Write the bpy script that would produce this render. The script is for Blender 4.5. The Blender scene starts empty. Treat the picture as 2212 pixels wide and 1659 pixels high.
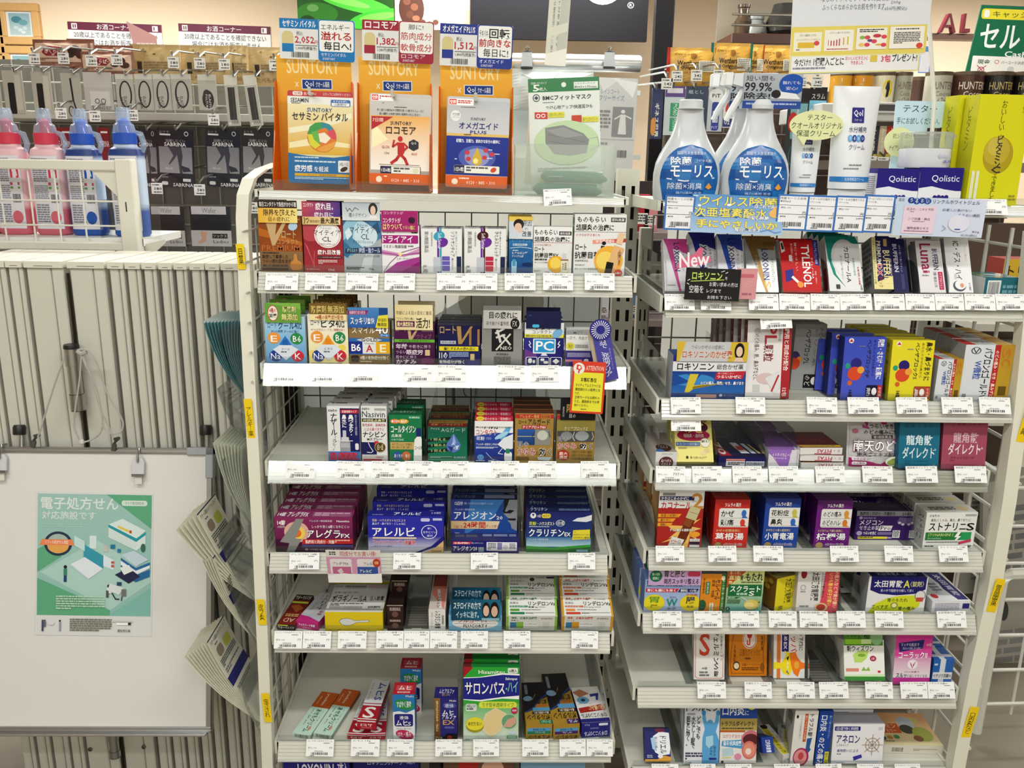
import bpy, math, random
from mathutils import Vector, Matrix, Euler
random.seed(7)
S = bpy.context.scene
COL = S.collection
# ---------------------------------------------------------------- camera
FPX, CX, CY = 1850.0, 1106.0, 829.5
CAM = Vector((0, 0, 1.62))
cd = bpy.data.cameras.new('camera'); cam = bpy.data.objects.new('camera', cd); COL.objects.link(cam)
cd.sensor_width = 36.0; cd.lens = 36.0 * FPX / 2212.0; cd.clip_start = 0.05; cd.clip_end = 60
PITCH, YAW, ROLL = math.radians(14.5), math.radians(1.2), math.radians(0.9)
RM = Matrix.Rotation(-YAW, 3, 'Z') @ Matrix.Rotation(math.pi/2 - PITCH, 3, 'X') @ Matrix.Rotation(ROLL, 3, 'Z')
cam.matrix_world = Matrix.Translation(CAM) @ RM.to_4x4()
S.camera = cam
RMI = RM.transposed()
# ---------------------------------------------------------------- view, world, room lights, added fill
S.view_settings.view_transform = 'Standard'; S.view_settings.look = 'None'
S.view_settings.exposure = 0.25; S.view_settings.gamma = 1.0; S.view_settings.use_curve_mapping = False
S.cycles.max_bounces = 7; S.cycles.diffuse_bounces = 3; S.cycles.glossy_bounces = 3
S.cycles.transparent_max_bounces = 16; S.cycles.transmission_bounces = 4
W = bpy.data.worlds.new('room_air'); S.world = W; W.use_nodes = True
W.node_tree.nodes['Background'].inputs[0].default_value = (1, 0.99, 0.97, 1)
W.node_tree.nodes['Background'].inputs[1].default_value = 0.12
def area(name, loc, sx, sy, power, col=(0.985, 1.0, 0.96), rot=(0, 0, 0)):
    l = bpy.data.lights.new(name, 'AREA'); l.shape = 'RECTANGLE'; l.size = sx; l.size_y = sy
    l.energy = power; l.color = col
    o = bpy.data.objects.new(name, l); COL.objects.link(o); o.location = loc; o.rotation_euler = rot
    return o
CEIL = 2.75
for (x, y, p, sy, tilt) in ((-1.1, 0.6, 15.5, .16, 0), (0.7, 0.6, 15.5, .16, 0), (2.3, 0.6, 9, .16, 0), (-1.0, -0.66, 11, .1, 0), (0.4, -0.66, 11, .1, 0), (-1.0, -1.72, 12, .14, 0), (0.4, -1.72, 12, .14, 0), (1.8, -1.72, 12, .14, 0),
                        (-2.2, -5.2, 66, .3, 64), (0.0, -5.2, 66, .3, 64), (2.2, -5.2, 66, .3, 64), (-0.4, 2.62, 5, .16, 0), (1.0, 2.62, 5, .16, 0), (-1.7, 3.2, 30, .16, 0), (0.6, 3.0, 20, .16, 0), (2.6, 3.2, 34, .16, 0), (-2.2, 4.5, 46, .16, 0), (0.2, 4.5, 46, .16, 0), (2.6, 4.5, 36, .16, 0)):  # the three tilted ones are added to send low light into the shelves
    area('ceiling_or_fill_light', (x, y, CEIL - (0.2 if tilt else 0.06)), 1.35, sy, p, rot=(math.radians(tilt), 0, 0))

# ---------------------------------------------------------------- pixel <-> world
def ray(px, py):
    return RM @ Vector(((px - CX) / FPX, -(py - CY) / FPX, -1.0))
def P(px, py, Y):
    d = ray(px, py); return CAM + d * ((Y - CAM.y) / d.y)
def PZ(px, py, Z):
    d = ray(px, py); return CAM + d * ((Z - CAM.z) / d.z)
def proj(p):
    q = RMI @ (Vector(p) - CAM); return (CX - FPX * q.x / q.z, CY + FPX * q.y / q.z)

# ---------------------------------------------------------------- colour and materials
def lin(c): return c / 12.92 if c <= 0.04045 else ((c + 0.055) / 1.055) ** 2.4
CC = {}
def hexc(h):
    if h in CC: return CC[h]
    s = ''.join(c * 2 for c in h) if len(h) == 3 else h
    r = tuple(lin(int(s[i:i+2], 16) / 255) for i in (0, 2, 4)) + (1.0,)
    CC[h] = r
    return r
MATS = {}
def mk(name, rough=0.5, metal=0.0, spec=0.5, coat=0.0, bump=0.0, bscale=400.0, attr=True, col=None):
    m = bpy.data.materials.new(name); m.use_nodes = True; nt = m.node_tree; b = nt.nodes['Principled BSDF']
    b.inputs['Roughness'].default_value = rough; b.inputs['Metallic'].default_value = metal
    b.inputs['Specular IOR Level'].default_value = spec; b.inputs['Coat Weight'].default_value = coat
    b.inputs['Coat Roughness'].default_value = 0.12
    if attr:
        a = nt.nodes.new('ShaderNodeAttribute'); a.attribute_name = 'Col'; nt.links.new(a.outputs['Color'], b.inputs['Base Color'])
    elif col: b.inputs['Base Color'].default_value = hexc(col)
    if bump:
        tc = nt.nodes.new('ShaderNodeTexCoord'); n = nt.nodes.new('ShaderNodeTexNoise'); n.inputs['Scale'].default_value = bscale
        bp = nt.nodes.new('ShaderNodeBump'); bp.inputs['Strength'].default_value = bump; bp.inputs['Distance'].default_value = 0.002
        nt.links.new(tc.outputs['Object'], n.inputs['Vector']); nt.links.new(n.outputs['Fac'], bp.inputs['Height'])
        nt.links.new(bp.outputs['Normal'], b.inputs['Normal'])
    MATS[name] = m
    return m
mk('card', 0.45, spec=0.2); mk('gloss', 0.22, spec=0.4, coat=0.1); mk('foil', 0.3, metal=0.55)
mk('plastic', 0.38, spec=0.45); mk('matte', 0.75, spec=0.2, bump=0.15, bscale=60); mk('metal', 0.28, metal=0.95)
mk('paint', 0.4, spec=0.4, bump=0.05, bscale=200); mk('wall', 0.85, spec=0.15, bump=0.1, bscale=120); mk('film', 0.3, spec=0.6, bump=0.5, bscale=45)
mk('black', 0.5, spec=0.12); mk('rail', 0.1, spec=0.8)
def clear(name, tint, lo, rough=0.06, frost=None):
    m = bpy.data.materials.new(name); m.use_nodes = True; nt = m.node_tree; nt.nodes.clear()
    out = nt.nodes.new('ShaderNodeOutputMaterial'); t = nt.nodes.new('ShaderNodeBsdfTransparent'); t.inputs[0].default_value = hexc(tint)
    g = nt.nodes.new('ShaderNodeBsdfGlossy'); g.inputs['Roughness'].default_value = rough
    lw = nt.nodes.new('ShaderNodeLayerWeight'); lw.inputs[0].default_value = 0.25
    mr = nt.nodes.new('ShaderNodeMapRange'); mr.inputs['To Min'].default_value = lo; mr.inputs['To Max'].default_value = 0.55
    nt.links.new(lw.outputs['Fresnel'], mr.inputs['Value'])
    mx = nt.nodes.new('ShaderNodeMixShader'); nt.links.new(mr.outputs[0], mx.inputs[0]); nt.links.new(t.outputs[0], mx.inputs[1]); nt.links.new(g.outputs[0], mx.inputs[2])
    last = mx
    if frost:
        d = nt.nodes.new('ShaderNodeBsdfDiffuse'); d.inputs[0].default_value = hexc(frost[0])
        tl = nt.nodes.new('ShaderNodeBsdfTranslucent'); tl.inputs[0].default_value = hexc(frost[0])
        md = nt.nodes.new('ShaderNodeMixShader'); md.inputs[0].default_value = 0.4; nt.links.new(d.outputs[0], md.inputs[1]); nt.links.new(tl.outputs[0], md.inputs[2])
        m2 = nt.nodes.new('ShaderNodeMixShader'); m2.inputs[0].default_value = frost[1]
        nt.links.new(mx.outputs[0], m2.inputs[1]); nt.links.new(md.outputs[0], m2.inputs[2]); last = m2
    nt.links.new(last.outputs[0], out.inputs[0]); MATS[name] = m
clear('clear', 'f4f6f6', 0.03); clear('cover', 'f8faf8', 0.1, 0.13)
clear('frost', 'f2f6f2', 0.03, 0.3, ('f2f4f0', 0.2)); clear('film_clear', 'f6f8f8', 0.06, 0.12, ('f4f6f6', 0.12))
clear('orange_acryl', 'f0a050', 0.03, 0.1, ('f08018', 0.7)); clear('bottle_clear', 'dfe8f4', 0.04, 0.1, ('d8e4f4', 0.25))

m = mk('thin_paper', 0.7, spec=0.1); nt = m.node_tree; b = nt.nodes['Principled BSDF']; tl = nt.nodes.new('ShaderNodeBsdfTranslucent'); mx = nt.nodes.new('ShaderNodeMixShader'); mx.inputs[0].default_value = 0.5
nt.links.new(nt.nodes['Attribute'].outputs['Color'], tl.inputs[0]); nt.links.new(b.outputs[0], mx.inputs[1]); nt.links.new(tl.outputs[0], mx.inputs[2]); nt.links.new(mx.outputs[0], nt.nodes['Material Output'].inputs[0])
# ---------------------------------------------------------------- text outlines (cached)
_tc = bpy.data.curves.new('lettering', 'FONT'); _to = bpy.data.objects.new('lettering', _tc); COL.objects.link(_to)
_tc.align_x = 'LEFT'; _tc.fill_mode = 'FRONT'
TC = {}
def glyphs(s, off, res):
    k = (s, off, res)
    if k in TC: return TC[k]
    _tc.body = s; _tc.offset = off; _tc.resolution_u = res
    _tc.align_x = 'CENTER' if '\n' in s else 'LEFT'; _tc.space_line = 0.82
    dg = bpy.context.evaluated_depsgraph_get(); dg.update()
    me = _to.evaluated_get(dg).to_mesh()
    v = [(x.co.x, x.co.y) for x in me.vertices]; f = [tuple(p.vertices) for p in me.polygons]
    _to.evaluated_get(dg).to_mesh_clear()
    TC[k] = (v, f)
    return TC[k]
def bbox(v):
    xs = [a[0] for a in v]; ys = [a[1] for a in v]
    return min(xs), min(ys), max(xs), max(ys)

# ---------------------------------------------------------------- mesh accumulator with printed art
class MB:
    def __init__(s): s.v = []; s.f = []; s.c = []; s.m = []; s.mats = []; s.grid = False
    def mi(s, mat):
        if mat not in s.mats: s.mats.append(mat)
        return s.mats.index(mat)
    def add(s, verts, faces, col, mat='card', cols=None):
        n = len(s.v); s.v.extend(verts); i = s.mi(mat); c = hexc(col) if isinstance(col, str) else col
        for f in faces:
            s.f.append(tuple(a + n for a in f)); s.m.append(i)
            s.c.extend([cols[a] for a in f] if cols else [c] * len(f))
        return s
    def quad(s, a, b, c, d, col, mat='card'): return s.add([tuple(a), tuple(b), tuple(c), tuple(d)], [(0, 1, 2, 3)], col, mat)
    def box(s, x0, y0, z0, x1, y1, z1, col, mat='card', ch=0.0):
        if ch <= 0:
            v = [(x0,y0,z0),(x1,y0,z0),(x1,y1,z0),(x0,y1,z0),(x0,y0,z1),(x1,y0,z1),(x1,y1,z1),(x0,y1,z1)]
            return s.add(v, [(0,3,2,1),(4,5,6,7),(0,1,5,4),(1,2,6,5),(2,3,7,6),(3,0,4,7)], col, mat)
        X, Y, Z = (x0, x1), (y0, y1), (z0, z1); v = []; idx = {}
        for i in (0, 1):
            for j in (0, 1):
                for k in (0, 1):
                    sx, sy, sz = (ch, -ch)[i], (ch, -ch)[j], (ch, -ch)[k]
                    for a, p in enumerate(((X[i], Y[j]+sy, Z[k]+sz), (X[i]+sx, Y[j], Z[k]+sz), (X[i]+sx, Y[j]+sy, Z[k]))):
                        idx[i, j, k, a] = len(v); v.append(p)
        g = lambda i, j, k, a: idx[i, j, k, a]
        F = []
        for i in (0, 1):
            q = [g(i,0,0,0), g(i,1,0,0), g(i,1,1,0), g(i,0,1,0)]; F.append(q if i else q[::-1])
            q = [g(0,i,0,1), g(0,i,1,1), g(1,i,1,1), g(1,i,0,1)]; F.append(q if i else q[::-1])
            q = [g(0,0,i,2), g(1,0,i,2), g(1,1,i,2), g(0,1,i,2)]; F.append(q if i else q[::-1])
        for i in (0, 1):
            for j in (0, 1):
                F.append([g(i,j,0,0), g(i,j,1,0), g(i,j,1,1), g(i,j,0,1)])
                F.append([g(i,0,j,0), g(i,1,j,0), g(i,1,j,2), g(i,0,j,2)])
                F.append([g(0,i,j,1), g(1,i,j,1), g(1,i,j,2), g(0,i,j,2)])
                for k in (0, 1): F.append([g(i,j,k,0), g(i,j,k,1), g(i,j,k,2)])
        return s.add(v, [tuple(f) for f in F], col, mat)
    def tube(s, pts, r, col, mat='metal', n=6, cap=True, closed=False):
        pts = [Vector(p) for p in pts]; rings = []; v = []
        N = len(pts); up = Vector((0.13, 0.31, 0.94))
        rr = r if isinstance(r, (list, tuple)) else [r] * N
        for i, p in enumerate(pts):
            a = pts[i-1] if (i or closed) else p; b = pts[(i+1) % N] if (i < N-1 or closed) else p
            t = (b - a).normalized(); u = t.cross(up)
            if u.length < 1e-3: u = t.cross(Vector((1, 0, 0)))
            u.normalize(); w = t.cross(u)
            rings.append([len(v) + k for k in range(n)])
            for k in range(n):
                an = 2 * math.pi * k / n; v.append(tuple(p + (u * math.cos(an) + w * math.sin(an)) * rr[i]))
        F = []
        for i in range(N if closed else N-1):
            A, B = rings[i], rings[(i+1) % N]
            for k in range(n): F.append((A[k], A[(k+1) % n], B[(k+1) % n], B[k]))
        if cap and not closed: F.append(tuple(rings[0][::-1])); F.append(tuple(rings[-1]))
        return s.add(v, F, col, mat)
    def lathe(s, prof, col, mat='plastic', n=28, sx=1.0, sy=1.0, cols=None, org=(0, 0, 0), p=2.0):
        # prof: (r, z[, colour])  p>2 squares the section
        v = []; vc = []
        for q in prof:
            for k in range(n):
                a = 2 * math.pi * k / n; c, d = math.cos(a), math.sin(a)
                e = 1.0 / (abs(c) ** p + abs(d) ** p) ** (1 / p) if p != 2 else 1.0
                v.append((org[0] + q[0] * c * e * sx, org[1] + q[0] * d * e * sy, org[2] + q[1])); vc.append(hexc(q[2]) if len(q) > 2 else hexc(col))
        F = []
        for i in range(len(prof) - 1):
            for k in range(n):
                a = i * n + k; b = i * n + (k + 1) % n; F.append((a, b, b + n, a + n))
        F.append(tuple(range(n))[::-1]); F.append(tuple((len(prof) - 1) * n + k for k in range(n)))
        return s.add(v, F, col, mat, cols=vc)
    def prism(s, poly, t, col, mat='card', fr=None):
        # poly in (x,z), thickness t along +y
        fr = fr or (lambda x, y, z: (x, y, z)); n = len(poly)
        v = [fr(x, 0, z) for x, z in poly] + [fr(x, t, z) for x, z in poly]
        F = [tuple(range(n)), tuple(range(2*n-1, n-1, -1))] + [(i, i + n, (i+1) % n + n, (i+1) % n) for i in range(n)]
        return s.add(v, F, col, mat)
    def art(s, code, fr, Wd, Hd, mat='card', eps=0.00005):
        n = 0
        for line in code.replace('\n', ';').split(';'):
            t = line.split()
            if not t: continue
            n += 1; z = eps * n; o = t[0]
            def X(a): return float(a) * Wd / 100
            def Yv(a): return Hd * (1 - float(a) / 100)
            def poly(pts, col):
                pts = [(min(max(p[0], 0), Wd), min(max(p[1], 0), Hd)) for p in pts]
                if s.grid and len(pts) > 2:      # follow a curved face: rings towards the middle
                    k = []
                    for p0, p1 in zip(pts, pts[1:] + pts[:1]): k += [(p0[0] + (p1[0]-p0[0])*j/6, p0[1] + (p1[1]-p0[1])*j/6) for j in range(6)] if len(pts) < 9 else [p0]
                    cx_, cy_ = sum(p[0] for p in k) / len(k), sum(p[1] for p in k) / len(k); n_ = len(k); R = 5
                    vv = [fr(cx_ + (p[0]-cx_)*q/R, cy_ + (p[1]-cy_)*q/R, z) for q in range(1, R + 1) for p in k]
                    s.add(vv, [tuple(range(n_))] + [(q*n_ + i, q*n_ + (i+1) % n_, (q+1)*n_ + (i+1) % n_, (q+1)*n_ + i) for q in range(R - 1) for i in range(n_)], col.split('>')[0].split('~')[0], mat); return
                if '>' in col or '~' in col:
                    vt = '>' in col; a, b = [hexc(c) for c in col.split('>' if vt else '~')]
                    ks = [p[1] if vt else p[0] for p in pts]; k0, k1 = (max(ks), min(ks)) if vt else (min(ks), max(ks))
                    cs = [tuple(a[i] + (b[i] - a[i]) * ((k - k0) / ((k1 - k0) or 1)) for i in range(4)) for k in ks]
                    s.add([fr(p[0], p[1], z) for p in pts], [tuple(range(len(pts)))], (1, 1, 1, 1), mat, cols=cs)
                else: s.add([fr(p[0], p[1], z) for p in pts], [tuple(range(len(pts)))], col, mat)
            if o == 'r':
                x0, y0, x1, y1 = X(t[1]), Yv(t[2]), X(t[3]), Yv(t[4]); poly([(x0, y1), (x1, y1), (x1, y0), (x0, y0)], t[5])
            elif o == 'q':   # rounded rectangle
                x0, y0, x1, y1 = X(t[1]), Yv(t[2]), X(t[3]), Yv(t[4]); r = 0.4 * min(x1 - x0, y0 - y1) if len(t) < 7 else float(t[6]) * min(x1 - x0, y0 - y1)
                pp = []
                for cx_, cy_, a0 in ((x1-r, y0-r, 0), (x0+r, y0-r, 90), (x0+r, y1+r, 180), (x1-r, y1+r, 270)):
                    for k in range(5):
                        a = math.radians(a0 + k * 22.5); pp.append((cx_ + r * math.cos(a), cy_ + r * math.sin(a)))
                poly(pp, t[5])
            elif o == 'e':
                cx_, cy_, rx, ry = X(t[1]), Yv(t[2]), X(t[3]), float(t[4]) * Hd / 100; rot = math.radians(float(t[6])) if len(t) > 6 else 0
                pp = []
                for k in range(28):
                    a = 2*math.pi*k/28; u, w = rx*math.cos(a), ry*math.sin(a)
                    pp.append((cx_ + u*math.cos(rot) - w*math.sin(rot), cy_ + u*math.sin(rot) + w*math.cos(rot)))
                poly(pp, t[5])
            elif o == 'o':
                cx_, cy_, rx, ry, wd = X(t[1]), Yv(t[2]), X(t[3]), float(t[4]) * Hd / 100, X(t[5]); v = []
                for k in range(28):
                    a = 2*math.pi*k/28; v += [fr(cx_+rx*math.cos(a), cy_+ry*math.sin(a), z), fr(cx_+(rx-wd)*math.cos(a), cy_+(ry-wd)*math.sin(a), z)]
                s.add(v, [(2*k, (2*k+2) % 56, (2*k+3) % 56, 2*k+1) for k in range(28)], t[6], mat)
            elif o == 'p':
                q = t[2:]; poly([(X(q[i]), Yv(q[i+1])) for i in range(0, len(q), 2)], t[1])
            elif o == 'k':   # polyline: k width col x y x y ...
                wd = X(t[1]); q = [Vector((X(t[i]), Yv(t[i+1]))) for i in range(3, len(t) - 1, 2)]
                for a, b in zip(q, q[1:]):
                    d = (b - a).normalized() * wd / 2; nn = Vector((-d.y, d.x)); a2, b2 = a - d * .6, b + d * .6
                    s.add([fr(*(a2 + nn), z), fr(*(a2 - nn), z), fr(*(b2 - nn), z), fr(*(b2 + nn), z)], [(0, 1, 2, 3)], t[2], mat)
            elif o == 'l':   # rows of unreadably small print
                x0, y0, x1, y1 = X(t[1]), Yv(t[2]), X(t[3]), Yv(t[4]); k = int(t[6]); h = (y0 - y1) / k
                rnd = random.Random(line)
                for i in range(k):
                    x = x0; yy = y0 - h * i
                    while x < x1 - h * .4:
                        w_ = min(h * rnd.uniform(.5, 2.2), x1 - x)
                        s.add([fr(x, yy - h*.62, z), fr(x + w_, yy - h*.62, z), fr(x + w_, yy, z), fr(x, yy, z)], [(0, 1, 2, 3)], t[5], mat); x += w_ + h * .22
                        if i == k - 1 and rnd.random() < .12: break
            elif o == 'b':
                x0, y0, x1, y1 = X(t[1]), Yv(t[2]), X(t[3]), Yv(t[4]); c = t[5] if len(t) > 5 else '222'; x = x0; rnd = random.Random(3); u = (x1 - x0) / 46
                while x < x1 - u * 2:
                    w_ = u * rnd.choice((.8, .8, 1.2, 1.9)); s.add([fr(x, y1, z), fr(x+w_, y1, z), fr(x+w_, y0, z), fr(x, y0, z)], [(0, 1, 2, 3)], c, mat); x += w_ + u * rnd.choice((.8, 1.1, 1.6))
            elif o in 'tvRLU':
                x0, y0, x1, y1 = X(t[1]), Yv(t[2]), X(t[3]), Yv(t[4]); txt = ' '.join(t[6:]).replace('_', ' ')
                col = t[5]; out = None
                if '/' in col: col, out = col.split('/')
                bold = col.endswith('*'); col = col.rstrip('*')
                if o == 'v': txt = '\n'.join(txt.replace('ー', '｜').replace('-', '｜'))
                hp = min(abs(x1 - x0), abs(y0 - y1)) if o != 'v' else abs(x1 - x0)
                res = 2 if hp > 0.014 else 1
                base, _ = glyphs(txt, 0.0, res)
                if not base: continue
                b0 = bbox(base)
                for offv, cc, dz in (((0.05 if bold else 0.04, out, 0),) if out else ()) + ((0.017 if bold else 0.003, col, eps * .5),):
                    v, f = glyphs(txt, offv, res)
                    cs = None
                    vv = []; gc = []
                    gr = ('>' in cc)
                    if gr: ga, gb = [hexc(c) for c in cc.split('>')]
                    for (a, b) in v:
                        u = (a - b0[0]) / ((b0[2] - b0[0]) or 1); w_ = (b - b0[1]) / ((b0[3] - b0[1]) or 1)
                        if gr: gc.append(tuple(gb[i] + (ga[i] - gb[i]) * min(1, max(0, w_)) for i in range(4)))
                        if o == 'R': u, w_ = w_, 1 - u
                        elif o == 'L': u, w_ = 1 - w_, u
                        elif o == 'U': u, w_ = 1 - u, 1 - w_
                        vv.append(fr(x0 + (x1 - x0) * u, y1 + (y0 - y1) * w_, z + dz))
                    s.add(vv, f, cc if not gr else (1, 1, 1, 1), mat, cols=gc or None)
                n += 1
        return s
    def mesh(s, name, smooth=False):
        me = bpy.data.meshes.new(name); me.from_pydata([tuple(p) for p in s.v], [], s.f)
        for m in s.mats: me.materials.append(MATS[m])
        me.polygons.foreach_set('material_index', s.m)
        ca = me.color_attributes.new('Col', 'FLOAT_COLOR', 'CORNER')
        ca.data.foreach_set('color', [x for c in s.c for x in c])
        if smooth: me.polygons.foreach_set('use_smooth', [True] * len(s.f))
        me.update()
        return me
    def obj(s, name, parent=None, loc=None, rot=None, smooth=False, label=None, cat=None, group=None, kind=None):
        o = bpy.data.objects.new(name, s.mesh(name, smooth)); COL.objects.link(o)
        if smooth:
            md = o.modifiers.new('edges', 'EDGE_SPLIT'); md.split_angle = math.radians(35)
        if parent: o.parent = parent
        if loc is not None: o.location = loc
        if rot is not None: o.rotation_euler = rot
        return tag(o, label, cat, group, kind)
def tag(o, label=None, cat=None, group=None, kind=None):
    if label: o['label'] = label
    if cat: o['category'] = cat
    if group: o['group'] = group
    if kind: o['kind'] = kind
    return o
def empty(name, loc, label, cat, group=None, rot=None):
    o = bpy.data.objects.new(name, None); COL.objects.link(o); o.location = loc; o.empty_display_size = 0.05
    if rot: o.rotation_euler = rot
    return tag(o, label, cat, group)
def dup(o, loc=None, label=None, rot=None):
    c = o.copy(); COL.objects.link(c)
    if loc is not None: c.location = loc
    if rot is not None: c.rotation_euler = rot
    if label: c['label'] = label
    for ch in list(o.children):
        d = ch.copy(); COL.objects.link(d); d.parent = c
        for g in ch.children:
            e = g.copy(); COL.objects.link(e); e.parent = d
    return c
ORD = ['', 'second', 'third', 'fourth', 'fifth', 'sixth', 'seventh', 'eighth']
# ================================================================ setting
def front(o=(0, 0, 0)): return lambda u, v, n: (o[0] + u, o[1] - n, o[2] + v)
def plane_card(name, x0, y0, x1, y1, Y, code, bg='fff', mat='card', t=0.0008, lean=0, roll=0, yaw=0, label=None, cat=None, group=None, parent=None, kind=None, corner=0, back=None, outline=None):
    """a thin card facing the aisle, given by its extent in the picture and its distance"""
    xm = (x0 + x1) / 2; ym = (y0 + y1) / 2
    w = P(x1, ym, Y).x - P(x0, ym, Y).x
    c = P(xm, y1, Y); h = P(xm, y0, Y).z - c.z
    if lean:
        a = math.radians(lean); lo, hi = 0.0, 2.0
        for _ in range(40):
            h = (lo + hi) / 2
            if proj((c.x, c.y + h * math.sin(a), c.z + h * math.cos(a)))[1] > y0: lo = h
            else: hi = h
    m = MB()
    if outline:      # outline: list of percent points
        pts = [(w * (q[0] / 100 - .5), h * (1 - q[1] / 100)) for q in outline]
        m.prism(pts, t, bg, mat)
    elif corner:
        r = corner * min(w, h); pts = []
        for cx_, cy_, a0 in ((w/2-r, h-r, 0), (-w/2+r, h-r, 90), (-w/2+r, r, 180), (w/2-r, r, 270)):
            for k in range(5):
                a = math.radians(a0 + k * 22.5); pts.append((cx_ + r * math.cos(a), cy_ + r * math.sin(a)))
        m.prism(pts, t, bg, mat)
    else: m.box(-w/2, 0, 0, w/2, t, h, bg, mat)
    if code: m.art(code, front((-w/2, 0, 0)), w, h, mat)
    o = m.obj(name, parent, c, (math.radians(-lean), math.radians(roll), math.radians(yaw)), label=label, cat=cat, group=group, kind=kind)
    return o
# floor, walls, ceiling
def struct(name, m): return m.obj(name, kind='structure')
m = MB().box(-5, -6.6, -0.05, 6, 7, 0, '857b6d', 'paint'); struct('floor', m)
m = MB().box(-5, -6.6, CEIL, 6, 7, CEIL + .05, 'f2efe8', 'wall'); struct('ceiling', m)
BW = 5.6
m = MB().box(-5, BW, 0, 6, BW + .1, CEIL, 'f2dcc0', 'wall'); struct('wall_back', m)
m = MB().box(-5.1, -6.6, 0, -5, 7, CEIL, 'eedfc8', 'wall'); struct('wall_left', m)
m = MB().box(6, -6.6, 0, 6.1, 7, CEIL, 'eedfc8', 'wall'); struct('wall_right', m)
m = MB().box(-5, -2.6, 0, 6, -6.6, CEIL, 'eee6d8', 'wall'); struct('wall_front', m)

# ================================================================ shelf racks
def yf(y): return 1.75 - 0.08 * (y - 430) / 1170
YB = 2.13
class Shelf: pass
SH = {}
def mkshelf(key, y, xl, xr, rack, desc, yr=None, back=YB, rh=.034, th=.03):
    s = Shelf(); s.Y = yf(y); s.y = y
    a = P(xl, y, s.Y); b = P(xr, yr or y, s.Y); s.z = (a.z + b.z) / 2; s.x0 = a.x; s.x1 = b.x; s.key = key; s.th = th; s.rh = rh
    s.za, s.zb = (a.z, b.z) if yr else (s.z, s.z)
    w = b.x - a.x; m = MB()
    def fr(x, y_, z): return (x, y_, z + s.za + (s.zb - s.za) * (x - a.x) / w)
    v = [fr(x, yy, z) for x in (a.x, b.x) for yy, z in ((s.Y, 0), (back, 0), (back, -th * .66), (s.Y + .01, -th))]
    m.add(v, [(0, 4, 5, 1), (1, 5, 6, 2), (2, 6, 7, 3), (0, 1, 2, 3), (4, 7, 6, 5)], 'd4d3c6', 'paint')
    # folded side flange with rolled edge
    for x, d in ((a.x, -1), (b.x, 1)):
        m.add([fr(x, s.Y, .004), fr(x, back, .004), fr(x, back, -th), fr(x, s.Y, -th), fr(x + d*.006, s.Y, .004), fr(x + d*.006, back, .004), fr(x + d*.006, back, -th*1.5), fr(x + d*.006, s.Y, -th)],
              [(0, 1, 2, 3), (4, 7, 6, 5), (0, 4, 5, 1), (3, 2, 6, 7), (0, 3, 7, 4)], 'd9d8cb', 'paint')
    so = m.obj('shelf', rack)
    # ribbed plastic price rail with clear front guard
    r = MB(); dy = rh * math.tan(math.radians(25)); prof = [(0.002, .003), (-.001, .002)]
    nr = 5
    for i in range(nr):
        t0, t1 = i / nr, (i + .75) / nr
        prof += [(-dy * t0 - .0012, -rh * t0), (-dy * t1 - .0012, -rh * t1), (-dy * t1, -rh * t1 - .001)]
    prof += [(-dy - .002, -rh), (-dy - .002, -rh - .004), (.004, -rh - .002)]
    n = len(prof)
    v = [fr(x, s.Y + p[0], p[1]) for x in (a.x + .004, b.x - .004) for p in prof]
    r.add(v, [(i, i + n, i + 1 + n, i + 1) for i in range(n - 1)] + [tuple(range(n)), tuple(range(2*n-1, n-1, -1))], 'd2d1c8', 'rail')
    r.obj('price_rail', so)
    g = MB(); gv = [fr(x, s.Y + yy, z) for x in (a.x + .004, b.x - .004) for yy, z in ((-.0005, .001), (-.0005, .018), (.001, .018), (.001, .001))]
    g.add(gv, [(0, 4, 5, 1), (1, 5, 6, 2), (2, 6, 7, 3), (3, 7, 4, 0)], 'fff', 'clear')
    if key in ('L2', 'L3', 'R3'):    # these rails carry a clear cover over the tags
        cv = [fr(x, s.Y + p0, p1) for x in (a.x + .004, b.x - .004) for p0, p1 in ((-.0066, .006), (-dy - .0095, -rh - .004), (-dy - .0087, -rh - .004), (-.0058, .006))]
        g.add(cv, [(0, 4, 5, 1), (1, 5, 6, 2), (2, 6, 7, 3), (3, 7, 4, 0)], 'fff', 'cover')
    g.obj('clear_guard', so)
    SH[key] = s
    return s
def upright(rack, x0, x1, Y, z1, col='cfcec0', depth=.035):
    """slotted post: real punched slots, two columns"""
    m = MB(); w = x1 - x0; pitch = .05; cols = (x0 + w*.2, x0 + w*.36, x0 + w*.64, x0 + w*.8); z = 0.02
    def q(a, b, c, d): m.add([(a, Y, c), (b, Y, c), (b, Y, d), (a, Y, d)], [(0, 1, 2, 3)], col, 'paint')
    q(x0, x1, 0, z)
    while z < z1 - pitch:
        q(x0, cols[0], z, z + pitch); q(cols[1], cols[2], z, z + pitch); q(cols[3], x1, z, z + pitch)
        for a, b in ((cols[0], cols[1]), (cols[2], cols[3])): q(a, b, z, z + pitch * .42)
        z += pitch
    q(x0, x1, z, z1)
    for x in (x0, x1): m.add([(x, Y, 0), (x, Y + depth, 0), (x, Y + depth, z1), (x, Y, z1)], [(0, 1, 2, 3)], col, 'paint')
    m.add([(x0, Y, z1), (x1, Y, z1), (x1, Y + depth, z1), (x0, Y + depth, z1)], [(0, 1, 2, 3)], col, 'paint')
    m.add([(x0, Y + depth, 0), (x1, Y + depth, 0), (x1, Y + depth, z1), (x0, Y + depth, z1)], [(0, 1, 2, 3)], '2a2824', 'paint')  # inner back coloured dark to stand for shade inside the slots
    return m.obj('upright', rack)
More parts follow.
